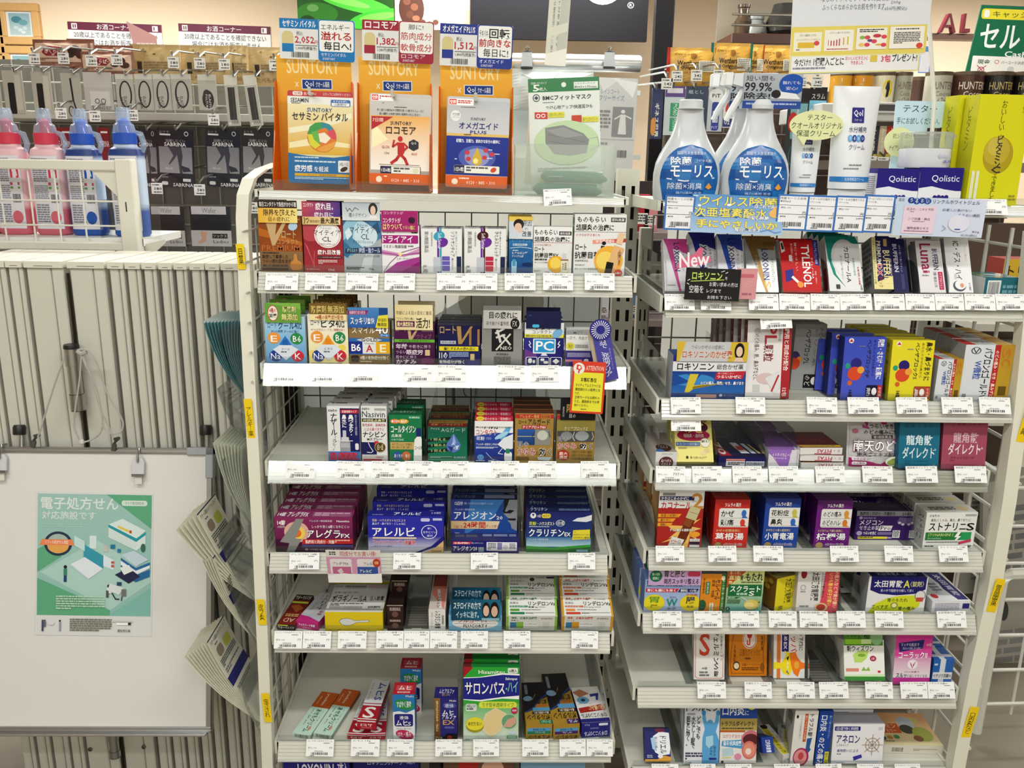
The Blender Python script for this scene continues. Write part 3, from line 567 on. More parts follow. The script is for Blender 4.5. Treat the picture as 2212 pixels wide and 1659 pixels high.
carton('L2', 1222, 1282, 712, .03, 'white and navy redness relief carton behind the yellow notice', 'r 0 0 100 14 a0a2a4;t 6 4 60 12 777 LUMIFY;r 0 14 100 56 e8e8e6;t 2 18 98 27 444 一滴で、充血クリア;e 16 44 15 10 e0da4a;t 8 39 24 49 222 ご購入方法;l 34 40 80 50 777 3;r 0 56 100 100 3a3080;l 6 62 90 74 b8b4dc 4;r 0 80 60 86 e08a9a;q 66 78 84 100 e8e8f0', 'e0e0de', name='eye_drop_box', cat='eye drop box')
# ---------------------------------------------------------------- third row: nose sprays and allergy eye drops
carton('L3', 708, 777, 877, .038, 'white and navy nose spray carton with red block letters', 'r 0 0 100 100 e8e8ea;r 40 4 100 82 1a1c60;t 4 6 32 10 222* sato;v 10 13 30 52 111* ナザール;v 13 54 28 79 111 「スプレー」;q 42 6 98 13 c0283c;t 47 7.5 92 12 fff 定量噴霧タイプ;v 66 15 82 52 fff* 鼻づまり・;v 46 15 60 38 fff* 鼻水に;v 86 15 93 52 c8cce8 抗ヒスタミン成分配合;q 47 43 58 60 c8ccd2 .2;q 42 55 66 64 d4d6da .2;r 32 61 78 62.5 dfe0e4;q 38 63 70 84 9a9ca4 .1;r 40 66 68 74 b8bac2;q 85 66 96 78 e8e8f0;r 0 81 100 100 3a78c0;p c02030 4 96 10 83 22 83 26 94 32 83 92 83 86 96;t 6 83 96 96 d02838*/3a78c0 NAZAL', 'dcdcde', top='r 0 0 100 100 c4c4c4;l 10 30 90 60 444 1', n=5, ddx=.004, name='nose_spray_box', cat='nose spray box', yb=1006)
carton('L3', 781, 836, 877, .038, 'white nose spray carton with black bar and nose outline', 'r 0 0 100 100 e9e9e9;t 4 3 34 7 222* sato;r 52 4 96 8 aaa;t 4 9 94 20 234 Nasivin;r 3 22 97 28 111;t 7 23 93 27.5 e8e0b0* 持続性点鼻薬;t 4 31 96 36 c04a5a 急性鼻炎、副鼻腔炎;t 12 38 90 44 c04a5a による鼻づまりに;t 6 45 94 55 111* ナシビン;t 22 56 80 61 111* Mスプレー;r 0 64 58 86 1a1c58;k 2.4 fff 26 65 32 72 44 80 36 83 20 82;r 50 62 66 70 c02838;e 72 73 22 9 4a3a20;o 72 73 22 9 2 c8a860;t 60 68 84 78 f0e0b0* 1日1〜2回;t 6 89 84 92 a33 オキシメタゾリン塩酸塩配合;r 4 94 78 97 c02838', 'dededd', top='r 0 0 100 100 bcbcbc;l 24 30 80 60 555 2', n=5, ddx=.006, name='nose_spray_box', cat='nose spray box', yb=1004)
carton('L3', 841, 911, 896, .05, 'green nose drop carton with white bottle at its edge', 'r 0 0 100 100 1a7a4a;r 60 3 96 8 2a8a5a;t 62 3.5 94 7.5 dfe 第2類医薬品;e 18 14 14 5 e8783a;e 44 14 16 5 e8a83a;t 8 11 54 17 fff* 鼻づまり・鼻みず;t 6 23 82 38 fff* コールタイジン;t 6 41 38 48 fff 点鼻液;t 6 51 44 55 cfe COR-TYZINE;r 3 58 76 74 c8a864;t 8 60 70 66 332 Wアクションで効果が;t 8 67 66 72 332 早く効いて長く続く;e 24 88 14 10 2a5a9a;e 52 88 14 10 c8703a;t 14 84 62 92 fff 鼻づまり・鼻水;p f0f0f0 76 66 78 52 86 46 98 46 100 52 100 100 74 100;r 84 28 98 46 1a2a6a;t 79 66 100 74 222* コールタ', '14693e', top='r 0 0 100 100 0f5a34;t 10 40 80 70 cfe4d4 コールタイジン', n=2, step=.075, name='nose_spray_box', cat='nose spray box')
carton('L3', 924, 1009, 922, .05, 'green allergy eye drop carton with blue gem drop', 'r 0 0 100 100 0f5a44>1a7a5a;t 8 3 30 9 c8d8d0 アイリス;t 34 2 96 15 a8c4b8 AGガード;p 061a14 0 36 60 28 60 36 0 44;p 061a14 0 52 60 44 60 52 0 60;p 061a14 0 68 60 60 60 68 0 76;t 8 32 46 40 c8d890 1_抑える;t 8 48 46 56 c8d890 2_鎮める;t 8 64 46 72 c8d890 3_抑える;p 5a78c0 66 18 84 50 80 66 66 74 50 66 47 50;p 9ab4e8 66 22 72 46 62 52;p 2a3a80 50 54 66 58 60 72;p c8d8f4 70 54 80 52 74 66;t 60 44 70 52 dfe8ff A;t 64 56 76 64 dfe8ff G;l 6 84 62 90 9acab8 2;t 66 84 96 90 bde 第2類医薬品;k 1 8ad0b0 0 94 100 94', '0f5a44', top='r 0 0 100 100 6a1818;r 0 0 100 50 8a6a30;t 8 10 94 40 3a2010 目のかゆみ・充血に;t 8 56 90 84 d0a060 花粉・ハウスダスト', n=3, step=.058, name='eye_drop_box', cat='eye drop box')
carton('L3', 1025, 1108, 910, .03, 'white and blue contact allergy carton with red top strip', 'r 0 0 100 34 f0f0f2;r 0 28 100 100 2a48a8>1a2a80;p eef0f4 0 26 60 26 0 36;t 4 5 24 16 222* ロート;t 24 2 88 19 111* アルガード;t 4 20 58 33 c03040*/fff コンタクト;e 80 28 22 6 5aaee0 55;e 70 34 20 5 a8d8f4 30;t 5 37 26 46 eef* 花粉;t 30 38 44 45 cdf ハウスダスト;t 4 53 60 59 fff アレルギー症状をしずめる;l 4 62 62 67 c8d4f4 2;p e8ecf2 60 56 76 40 100 30 100 66 80 70;k 2 d8dce4 72 66 62 78 74 80;q 78 74 98 98 e8ecec .3;q 82 66 92 78 2a8a58 .1;e 16 88 9 7 5a9ad8;k 1.4 b8d0f4 30 76 46 92 70 98;q 36 95 52 99 cde;l 4 95 28 98 cdf 1', '24409a', n=4, step=.036, name='eye_drop_box', cat='eye drop box',
       tab=(1, 99, 898, 'r 0 0 100 46 b8203a;e 14 24 11 20 e8d040;t 8 16 20 32 432 コンタクト;t 26 12 94 38 f4c8cc* 目のかゆみ・不快感に!;r 0 46 100 100 f0f0f2', 'b8203a', .011))
for x0, x1, yt, lab, c0, sub, arta, nn in ((1112, 1195, 893, 'gold allergy eye drop carton with blue beam picture', 'a8843e', '', 'r 7 32 52 64 2a5aa8>1a3a70;r 7 46 64 47 e8e080;r 52 32 93 64 8a8c84;e 72 44 14 10 c8ccc0;k 2 333 52 36 46 46 50 58;k 2 444 88 36 92 48;q 18 24 82 31 b02a30 .1;t 20 24.5 80 30.5 fff* クリアブロックEX;t 8 57 36 67 111*/fff 目の;t 8 70 54 85 b02a30*/fff かゆみ;t 56 77 63 84 222 に;t 64 70 96 85 111*/fff 効く;l 4 88 38 96 5a3a10 3;p c8d0d8 60 88 98 88 90 96 62 94', 4), (1202, 1285, 895, 'gold green allergy eye drop carton under black card', '9a7a3a', '', 'r 0 12 100 34 9a8e44;t 20 25 80 33 f0ecc0*/443 クリアブロックZ;r 2 34 98 56 4a4c4c;e 26 44 15 9 8a9094;e 66 44 18 10 9aa0a4;k 2 ccc 46 36 42 46 47 54;k 2 bbb 92 36 96 46 92 52;t 4 46 30 55 111*/eee 目の;t 4 59 52 71 b02a30*/fff かゆみ;t 54 65 60 70 222 に;t 61 59 94 71 111*/fff 効く;p a82a2a 4 76 20 72 34 78 34 90 20 95 4 90;t 8 77 30 84 f0d8c0* 最大;t 8 85 30 91 f0d8c0* 濃度;t 40 74 94 79 332 ○抗アレルギー成分;t 40 81 94 86 332 ○抗ヒスタミン成分;t 40 88 94 93 332 ○抗炎症成分', 1)):
    carton('L3', x0, x1, yt, .03, lab, 'r 0 0 100 100 %s;r 0 2 100 10 b8302c;t 12 3 62 9.5 e8c070 アレルギー専用;q 66 3 92 9.5 c8783a .1;t 68 4 90 9 6a2010 眼科用薬;t 10 14 30 21 111* ロート;t 34 11 90 23 111* アルガード;' % c0 + arta, c0, top='r 0 0 100 100 5a3424;r 0 0 100 14 a8302c', n=nn, step=.034, name='eye_drop_box', cat='eye drop box',
           tab=None if nn > 1 else (8, 98, 858, 'r 0 0 100 100 16141a;v 6 40 12 86 ddd あなたの;t 18 30 60 66 c8b464* 限界;t 26 72 44 90 eee 目の', '16141a'))
# ---------------------------------------------------------------- fourth row: allergy tablets
carton('L4', 594, 762, 1118, .034, 'purple allergy tablet carton with grey lightning bolt', 'r 0 0 100 62 8a2a5e>6a1a4a;r 0 62 100 100 48103a>2a0a24;e 28 42 16 30 e0b0a0;e 28 44 11 20 f0d060;e 28 45 6 12 e87020;p 8c8c88 28 4 38 4 26 60 34 62 24 98 14 98 18 74 6 70;t 4 8 14 22 fff* 14錠;t 4 24 14 31 eee (7日分);r 43 6 76 13 7a3060;t 45 6.5 74 12.5 f0d8e8 アレルギー専用鼻炎薬;t 80 7 96 12 fff* Hisamitsu;t 48 21 96 30 fff しっかり効く&眠くなりにくい;t 41 34 84 58 fff*/3a0a2a アレグラ;t 85 46 96 57 fff* FX;p c02a2a 36 62 100 60 100 74 34 76;t 39 64 76 74 f8e8e0* 医療用と同成分・同量;l 77 63 96 72 f0d8c8 2;r 34 77 100 85 4a4a80;t 38 88 97 94 f0e0e8 花粉・ハウスダストなどによる鼻みず・鼻づまり・くしゃみに', '7a2252', top='r 0 0 100 100 85305e;t 3 20 13 80 fff* 14錠;t 16 10 42 90 fff* アレグラFX;q 48 14 97 86 a05a80 .05;l 50 24 95 80 d8b0c4 2', right='r 0 0 100 100 6a1c46', n=6, step=.036, name='medicine_box', yb=1193, zs=.0015)
carton('L4', 795, 958, 1115, .03, 'royal blue allergy tablet carton fading to white', 'r 0 0 100 55 2a2ea8;r 0 55 100 100 2a2ea8>e4e2ea;t 6 8 50 15 f4e0a0 花粉・ハウスダストなどによる;t 6 17 50 24 eef 鼻みず・鼻づまり・くしゃみに;q 70 5 82 14 c8ccf0;q 86 5 98 11 c8ccf0 .1;t 6 30 62 54 fff* アレルビ;r 6 57 64 61 f0d8b0;t 6 64 62 77 c83a4a*/fff フェキソフェナジン塩酸塩;t 6 80 32 84 445 (1錠あたり60mg)配合;o 81 42 10.5 19 .8 fff;t 79 30 84 35 fff 眠く;t 73 39 90 46 fff なりにくい;t 78 49 86 55 fff 成分;p 1a1a70 100 52 84 80 60 100 66 100 90 82 100 64;p d8b47a 100 66 88 86 72 100 100 100;t 84 92 97 97 432 皇漢堂製薬', '262a9a', top='r 0 0 100 100 1e2284;t 34 30 70 80 fff* アレルビ;l 6 70 20 90 99c 1;t 84 20 96 60 cce 14錠', n=3, step=.075, yb=1195, zs=.002)
carton('L4', 974, 1117, 1079, .032, 'dark blue allergy carton with grey face profile standing behind', 'r 0 0 100 100 2a3a90~1a4a9a;p 3a78c0 30 0 80 0 60 60 20 100;p 8a9096 84 0 100 0 100 88 92 80 90 66 86 60 88 54 80 40 78 28 86 14;p 16161e 80 0 88 0 80 24 78 30 84 34 88 28 96 30 90 38 80 38;p 1c1c24 86 52 98 52 98 58 88 58;t 6 6 18 16 fff* 12日分;t 20 8 64 14 cdf 花粉・ハウスダストなどによる鼻みず・くしゃみに;t 6 25 36 31 bce アレルギー専用鼻炎薬;t 5 34 68 55 e8ecf4* アレジオン;t 69 46 78 55 e8ecf4* 20;p c8a878~e8d4b0 0 60 74 60 70 82 0 82;t 5 72 18 80 a83828 1錠で;t 19 62 52 80 b82a28* 24時間;t 53 70 72 79 a83828 ずっと効く;l 6 93 28 99 cde 1', '1a2470', top='r 0 0 100 100 161e54;t 4 20 36 70 8a92c8 アレジオン20;q 50 14 96 80 8a92b0 .05', n=3, step=.036, zo=.025, dy=.045)
carton('L4', 975, 1121, 1168, .11, 'blue allergy carton lying flat with white panel', 'r 0 0 100 100 1c1c70;p c82a3a 2 8 30 8 28 30 2 30;t 4 12 27 27 fff* 1日1回24時間効く;t 30 12 47 26 cde 眠くなりにくい;t 3 44 38 78 fff* アレジオン20;q 40 50 48 88 9ab .1;q 52 10 97 78 e8e8f0 .05;l 54 18 66 70 556 5;r 68 14 75 70 8a80b8;e 80 50 4 18 c8c8c8;l 86 20 95 66 778 4', '1c1c70', top='r 0 0 100 100 2a3068;r 3 10 40 60 8a8ea8;l 5 20 38 90 556 4;l 46 20 96 86 8088b0 4', yb=1196)
carton('L4', 1137, 1277, 1106, .03, 'navy allergy tablet carton with green hill and white cloud', 'r 0 0 100 62 1a2464>223a80;r 0 62 100 86 2a6aa0>b8d8e8;p 3a9a3a 0 84 40 88 70 84 100 80 100 100 0 100;p 1a6a2a 0 92 50 94 100 86 100 100 0 100;e 10 9 4.5 7 e8e8f0;p 1a2464 8 5 10 12 12 5;t 16 6 22 14 dde 14錠;q 23 4 37 15 e8d048;t 24.5 6 35.5 13 443 14日分;p dfe4ea 70 22 78 14 88 12 100 6 100 20 92 24;t 4 24 15 33 d8e048* 花粉;t 17 24 43 33 f0f0d8* ・ハウスダスト;o 52 27 7 8 .8 cde;t 47 23 57 31 fff* 1日1回;l 4 35 44 38 bcd 1;t 4 42 58 60 fff* クラリチン;t 59 50 68 59 fff* EX;t 4 65 34 70 cde アレルギー専用鼻炎薬;p e8d83a 72 44 98 42 98 66 71 68;l 74 48 84 50 554 1;t 73 53 97 57 443 新世代抗ヒスタミン成分;t 73 60 97 65 443* ロラタジン配合;q 78 92 96 98 8ab .1', '1c2a70', top='r 0 0 100 100 16204e;t 6 20 32 80 b8c4dc* クラリチン;l 50 40 98 80 6a84a8 2', left='r 0 0 100 100 7a1c28', n=6, step=.034, yb=1193, zs=.001)
# ---------------------------------------------------------------- left rack, fifth row: skin ointments
carton('L5', 598, 638, 1349, .1, 'small black and red ointment carton, leftmost', 'r 0 0 100 100 2a1414;r 4 8 60 26 d8e04a;U 6 34 94 78 f0ece0* メンソレータム', '3a1414', top='r 0 0 100 100 7a2018;r 0 0 100 20 2a1010;U 6 4 94 17 f0ece0* メンソレータム;r 4 24 96 30 c8d840;p b8602a 10 40 50 34 90 46 60 60;l 14 66 86 76 d8b070 2;U 20 80 80 92 e0c0b0 AD', yb=1367, ybk=1285, yaw=-6, name='ointment_box', cat='ointment box')
carton('L5', 638, 688, 1343, .1, 'pink and silver cream carton turned at an angle', 'r 0 0 100 100 c02a7a;t 12 30 86 60 fff* フェミニーナ軟膏;t 30 72 70 86 f0c8e0 第2類医薬品', 'b02a70', top='r 0 0 100 100 c8c8ce;p c02a7a 0 84 40 86 100 96 100 100 0 100;k 2 8ab4e0 0 82 40 84 100 95;R 40 14 66 66 333* フェミニーナ;R 66 68 84 80 a02a5a 軟膏;R 20 16 30 70 777 かゆみ・かぶれ;e 30 10 14 6 8a2a6a', yb=1367, ybk=1270, yaw=-13, name='ointment_box', cat='ointment box')
carton('L5', 702, 827, 1322, .1, 'yellow and white ointment carton with applicator drawing', 'r 0 0 100 100 dcc21c;p 666 24 48 28 36 38 32 46 36 52 44 76 40 77 52 54 56 48 66 38 72 28 66;p d4d4d2 25 48 29 38 38 34 46 38 51.5 46 75.5 42 76 50.5 53.5 54 47.5 64 38 70 29 65;t 6 90 26 98 332 2g×10個', 'd0b81c', top='r 0 0 100 100 e2e2df;r 0 88 100 94 a8a49a;t 5 40 66 66 111* ボラギノールA;t 71 44 96 60 222* 注入軟膏;t 5 28 50 35 444 痔の痛み・出血・はれ・かゆみに;l 5 70 64 80 555 2;q 5 81 62 88 999 .05;t 6 82 60 87 eee プレドニゾロン酢酸エステル・リドカイン配合;t 72 80 94 87 222* 指定第2類医薬品;q 20 6 60 16 bbb .05;l 22 8 58 14 777 1;q 64 6 96 14 e0b8b8 .05;t 3 8 16 14 444 2g×10個', yb=1369, ybk=1262, name='ointment_box', cat='ointment box', n=2, step=.14)
carton('L5', 836, 871, 1307, .06, 'dark brown ointment carton with round seals', 'r 0 0 100 100 2e1c1c;r 14 8 86 24 5a4440;t 18 10 82 22 c8b8b0 第2類医薬品;e 50 36 20 11 6a4a40;r 14 56 86 66 5a4440;t 18 57 82 65 c8b8b0 第2類医薬品;e 50 80 20 11 6a4a40;r 0 0 100 3 b8a8a0', '2a1a1a', yb=1362, n=3, step=.075, zs=.02, name='ointment_box', cat='ointment box')
for i, z in enumerate((0, .052, .104)):
    carton('L5', 884, 921, 1282 - i * 38, .05, 'white and blue cream carton deep on the shelf, ' + ('lowest', 'middle', 'topmost')[i] + ' of its pile', 'r 0 0 100 100 b8bcc4;p 2a4a8a 20 20 50 20 36 90 10 90;t 50 30 92 50 2a3a6a* ドルマイ;t 50 60 92 80 2a3a6a コーチ;r 0 0 100 10 2a3a6a', 'a8acb4', dy=.24, zo=.03 + z, name='ointment_box', cat='ointment box')
carton('L5', 926, 962, 1316, .1, 'white ointment carton with red top and tube picture', 'r 0 0 100 100 e4e2de;R 36 10 72 90 222* レスタミン軟膏;R 14 14 26 86 777 かゆみ・じんましん;q 78 26 92 72 b8b8b8 .1;R 80 30 90 68 444 第3類医薬品', 'dcdad6', top='r 0 0 100 100 d8c8c0;r 0 0 100 56 c8b8b0;r 8 4 92 40 9a2a28;p e88a78 8 40 92 40 92 100 8 60;k 16 e8e4e0 46 50 70 96;R 46 60 66 96 333* レスタミン', yb=1362, ybk=1236, name='ointment_box', cat='ointment box')
carton('L5', 969, 1084, 1328, .05, 'light blue ointment carton with white oval and teal photo tab', 'r 0 0 100 100 7ab4d4;e 50 50 43 36 e6e4e2;t 18 26 72 46 a82a38* フルコートf;k .7 555 10 52 90 52;t 28 58 72 76 222* FLUCORT_f;l 36 82 66 88 888 1', '6aa4c8', top='r 0 0 100 100 5a9ac0', yb=1364, name='ointment_box', cat='ointment box', n=2, step=.055,
       tab=(5, 97, 1294, 'r 0 0 100 100 123a54~1a6a8a;t 5 12 60 46 e4f0f4* ステロイドの力で;t 10 56 56 88 c8e4ec* イッキに治す。;e 71 50 8 38 1a1410;e 71 54 6 26 e0bca8;e 88 50 9 40 1a1410;e 88 56 6.5 26 d8b49c;r 62 88 98 100 8ab4c4', '16485e'))
for x0, x1, c, c2, nm, lab, gm, nn in ((1093, 1203, '8ac04a', '2a7a4a', '軟膏', 'white skin cream carton with lime green sides', '5a9a3a', 2), (1213, 1323, 'd89a2a', 'c8442a', 'クリーム', 'white skin cream carton with amber sides, right end', 'e08a3a', 3)):
    carton('L5', x0, x1, 1330, .1, lab, 'r 0 0 100 100 e2e3de;r 0 0 5 100 %s;r 95 0 100 100 %s;t 10 8 60 24 %s* 湿疹、皮膚炎治療薬;t 10 28 24 36 333* %s_5g;r 8 44 20 82 3a7aa8;r 20 42 34 84 %s;p f0f0f0 34 42 62 50 62 80 34 84;t 36 50 60 60 333* リンデロンVs;r 72 42 85 84 d4d4d0;t 68 14 90 22 444 第2類医薬品;r 0 0 100 3 fafaf6' % (c, c, c2, nm, c), 'e0e0da', top='r 0 0 100 100 e6e6e2;r 0 0 4 100 %s;r 96 0 100 100 %s;t 8 4 44 14 444 スイッチOTC;t 8 20 36 30 666 成分配合の;t 8 36 24 46 666 医薬品;q 7 54 43 62 %s;t 9 55 41 61 dfe 効きめが高い;e 52 18 5 9 444;t 60 6 78 12 444 指定第2類医薬品;q 81 5 97 13 224 .4;t 44 34 96 54 222* リンデロンVs;t 44 58 62 66 333* %s_5g;l 64 60 96 64 888 1;q 8 70 26 80 %s .1;l 30 72 95 78 999 1;q 8 85 36 95 %s .2;l 38 86 95 94 999 2' % (c, c, c2, nm, gm, c2), yb=1362, ybk=1284, lean=-16, name='ointment_box', cat='ointment box', n=nn, step=.045, zs=.022, zo=.004)
# ---------------------------------------------------------------- sixth row
for i, (x0, x1, w) in enumerate(((630, 672, 'left of the pair'), (676, 717, 'right of the pair'))):
    carton('L6', x0, x1, 1586, .15, 'orange and mint skin cream carton lying lengthwise, ' + w, 'r 0 0 100 100 c8d8cc;b 12 12 88 90', 'b8ccc0', top='r 0 0 100 100 c4e0d0;r 0 0 100 38 c85a1c;R 40 4 60 32 f4d8b8* yuskin;R 16 10 24 30 f0c8a0 薬用;R 42 42 70 94 1a5a44* あせもクリーム;R 22 42 30 80 446 かゆみ・湿疹・あせも;R 78 44 84 76 557 ユースキン;R 62 80 78 92 c88a7a .', right='r 0 0 100 100 9aaea4;r 62 0 100 100 8a4420', yb=1612, ybk=1496 if i == 0 else 1490, yaw=-13, name='skin_cream_box', cat='skin cream box')
for i, (x0, x1, yt, yb_, ybk, zo, w) in enumerate(((750, 791, 1588, 1614, 1505, 0, 'lower left of three'), (792, 832, 1588, 1614, 1508, 0, 'lower right of three'), (771, 812, 1557, 1586, 1470, .027, 'top of three'))):
    carton('L6', x0, x1, yt, .13, 'red and white itch cream carton with large S, ' + w, 'r 0 0 100 100 a81c2c;r 0 0 100 12 eee;U 18 36 80 66 f4f0ec* ムヒS;U 22 72 78 86 d88 第3類医薬品', 'a01c2a', top='r 0 0 100 100 dcdcdc;r 0 64 100 100 a81c2c;r 0 58 100 60 a81c2c;r 0 95 100 97 eee;t 22 68 78 93 f0ece8* S;R 48 6 88 50 1a3a8a* ムヒS;R 10 8 20 52 555 かゆみ・虫さされ', yb=yb_, ybk=ybk, zo=zo, yaw=-5 if i != 1 else 4, name='itch_cream_box', cat='itch cream box')
carton('L6', 849, 896, 1500, .035, 'tall blue white itch lotion carton with red top', 'r 0 0 100 35 2a78b8;p e8ecf0 0 38 30 36 60 40 100 32 100 100 0 100;e 52 22 44 11 2a8a4a -18;t 18 15 84 28 eef* すばやく浸透;t 60 2 96 6 fff Muhi;q 6 42 92 69 28247a .15;t 30 46 72 54 fff 液体;t 14 56 66 67 fff* ムヒ;t 68 59 82 67 fff S;e 52 87 42 10 c02a5a -18;t 20 80 82 92 f4dce4* はれ・痛み;t 14 72 84 75 446 かゆみ・虫さされ', '3a7ab0', top='r 0 0 100 100 b01c2c;q 12 24 88 68 c84a54 .2;t 24 30 80 62 fff* ムヒ;l 20 76 80 92 f0c8c8 2', yb=1602, ybk=1474, n=2, step=.1, ddx=.008, name='itch_lotion_box', cat='itch lotion box')
carton('L6', 938, 988, 1508, .04, 'navy and gold itch lotion carton', 'r 0 0 100 100 2a2878;r 0 0 26 100 8a6230>5a3a18;v 8 6 18 78 e8d4a0* 虫さされのかゆみ・はれに;t 66 4 94 8 fff Muhi;e 66 17 28 7 4a50a0;t 46 13 84 22 d8e0f4 液体;t 36 28 84 38 fff* ムヒ;t 34 39 94 49 fff* アルファ;t 38 51 86 62 c8a068* EX;q 44 66 86 71 5a60a8;p 181418 30 92 60 82 100 84 100 100 26 100;e 66 92 10 5 b02a2a;t 6 90 36 96 d8c090 PVA', '26246e', top='r 0 0 100 100 26246e;t 20 20 84 60 e8e8f4* ムヒアルファ;t 34 62 70 80 b09060 EX', yb=1600, ybk=1484, name='itch_lotion_box', cat='itch lotion box')
carton('L6', 1001, 1121, 1441, .018, 'large green and white pain patch carton with beige patch picture', 'r 0 0 100 46 2fa83c;r 0 45 100 100 4ab84a>e8f0e4;p fff 0 14 30 13 70 8 100 9 100 44 70 42 30 46 0 44;p 22288a 0 15 30 14 70 10 100 11 100 38 70 40 30 44 0 43;p 3aa83c 0 44.6 30 46 70 42 100 43 100 48 0 52;p a8202a 0 0 18 0 0 14;t 27 4 73 9 f0f8e8* Hisamitsu;q 79 1 97 8 eef2e8 .2;t 81 2.4 95 7 222* 16枚入;t 75 13.5 96 18 fff* Salonpas;t 3 20 74 36 fff*/16186a サロンパス;t 76 19 97 33 8ad4c8*/16186a -ハイ;q 28 46 96 55 e0ea4a .4;t 34 47.5 91 53.5 363 うす型半透明タイプ;q 4 49 24 59 dfe8e4 .2;t 6 50 22 54 232* HELLO!;l 6 55 22 58 555 1;p e8dcb0 58 54 78 62 68 86 50 96 30 82 40 62;p ecd49a 57 56 75 63 66 84 50 92 33 81 42 64;o 83 73 14.5 10.5 1 e8f0e8;e 83 73 13.8 10 6aa878;p d8a890 72 80 80 70 94 66 96 74 86 81;e 92 58 6 4.6 c02a5a;t 88 56.5 96 59 fff 微香性;e 21 79 16 9 a89a20;e 21 76 16 9 ece03a;t 9 73.5 33 78.5 332* めだたない;q 82 86 96 90 cde;q 79 92 98 96 2a9a6a .1;t 81 92.6 96 95.6 eee 第3類医薬品;l 4 97 40 99 7a9 1', '2a8a3a', top='r 0 0 100 100 1a7a34;r 0 0 14 100 6a2020', left='r 0 0 100 100 7a2024', yb=1600, n=6, step=.03, name='pain_patch_box', cat='pain patch box')
for x0, x1, ybk, lab, sub, sc, ya, yb_ in ((1136, 1193, 1474, 'gold pain lotion carton lying lengthwise with green band', 'ローション', '2a7a5a', 3, 1596), (1195, 1252, 1455, 'gold pain gel carton lying lengthwise with purple band', 'ゲル', '4a2a6a', 5, 1596)):
    carton('L6', x0, x1, 1565, .13, lab, 'r 0 0 100 100 a8842e;r 6 24 94 46 5a9ac8;r 6 46 94 66 %s;U 26 28 74 42 246 塗る鎮痛;U 34 48 72 62 dde %s;U 10 72 94 98 2a1c14* ボルタレン' % (sc, sub), 'a07c2c', top='r 0 0 100 100 a8842e;p 18161c 0 0 100 0 100 36 60 46 40 66 0 74;k 5 2a4a9a 4 72 40 62 64 44 100 30;e 20 40 18 6 8ab4d8 30;k 2 d8b850 36 44 46 36 42 40 52 30;q 12 6 24 30 8a9098;r 34 62 100 70 5a9ac8;r 30 71 100 77 1c1a20;U 36 71.5 94 76.5 f0d8c8* 痛みの原因に効く;U 50 44 92 54 222* 鎮痛;U 46 54 94 61 c8502a 消炎成分;U 8 79 96 90 221* ボルタレン;r 54 91 100 99 %s;U 60 92 94 98 dfe %s' % (sc, sub), yb=yb_, ybk=ybk, yaw=ya, name='pain_gel_box', cat='pain gel box')
carton('L6', 1256, 1318, 1560, .12, 'white and navy pain gel carton, right end', 'r 0 0 100 100 28287a;t 10 10 28 22 cce 25g;q 60 8 92 24 dfe4f4;U 10 60 90 92 e8e8f8* ロキソニンSゲル;t 30 34 60 44 99c 第2類医薬品', '28287a', top='r 0 0 100 100 e4e2e0;p b87a5a 0 14 30 6 60 20 20 30;e 30 38 22 10 6aa4c8;e 30 38 8 4 1a3a5a;p 2a3a8a 60 22 94 20 84 40 76 40 80 28 60 30;p a82a20 4 60 90 52 96 68 6 74;U 40 54 94 68 f0d8a8* 強い痛みに;t 10 46 60 50 444 ロキソプロフェン;U 6 76 96 88 223* ロキソニンSゲル;r 0 90 100 100 28287a', yb=1592, ybk=1484, yaw=6, name='pain_gel_box', cat='pain gel box')
# ---------------------------------------------------------------- base shelf, cut by the lower edge of the view
carton('L7', 615, 757, 1638, .05, 'navy pain patch carton on the base shelf, left', 'r 0 0 100 100 24247a;t 22 8 76 26 e8e8f4* LOXONIN;t 82 6 97 20 e8e8f4* 7枚入', '20206c', top='r 0 0 100 100 1c1c60;l 20 30 90 70 889 1', n=2, name='pain_patch_box', cat='pain patch box')
carton('L7', 765, 905, 1640, .05, 'navy pain patch carton on the base shelf, right', 'r 0 0 100 100 20206a;t 22 2 76 8 c8c8e0 ロキソニンSテープ;t 82 2 94 7 c8c8e0 14枚入', '1c1c60', top='r 0 0 100 100 1a1a58', name='pain_patch_box', cat='pain patch box')
carton('L7', 928, 952, 1648, .1, 'small black and white carton on the base shelf', 'r 0 0 100 100 222;r 10 10 90 40 e0e0e8', '26242a', name='pain_patch_box', cat='pain patch box')
carton('L7', 960, 1108, 1646, .1, 'brown photo printed warmer carton on the base shelf', 'r 0 0 100 100 6a4a3a;p b02a20 20 0 50 0 44 30 24 30;e 70 10 16 14 d8a890', '6a4a3a', top='r 0 0 100 100 7a5a48;p a82a20 20 20 50 10 44 80 24 80;t 24 30 46 70 f0c8b8* 温感;e 76 50 18 34 d8b098', name='pain_patch_box', cat='pain patch box', dy=.03)
carton('L7', 1124, 1262, 1640, .1, 'light blue photo printed patch carton on the base shelf', 'r 0 0 100 100 7aa4c0', '7aa4c0', top='r 0 0 100 100 8ab4cc;R 6 10 12 90 345 ロキソニン;p b82a2a 24 20 50 10 56 90 22 90;R 28 16 44 90 f4e0e0* 冷感;p d8a890 66 0 100 40 100 100 84 70;p 2a3a7a 56 10 62 10 66 80 60 80', name='pain_patch_box', cat='pain patch box', dy=.03)
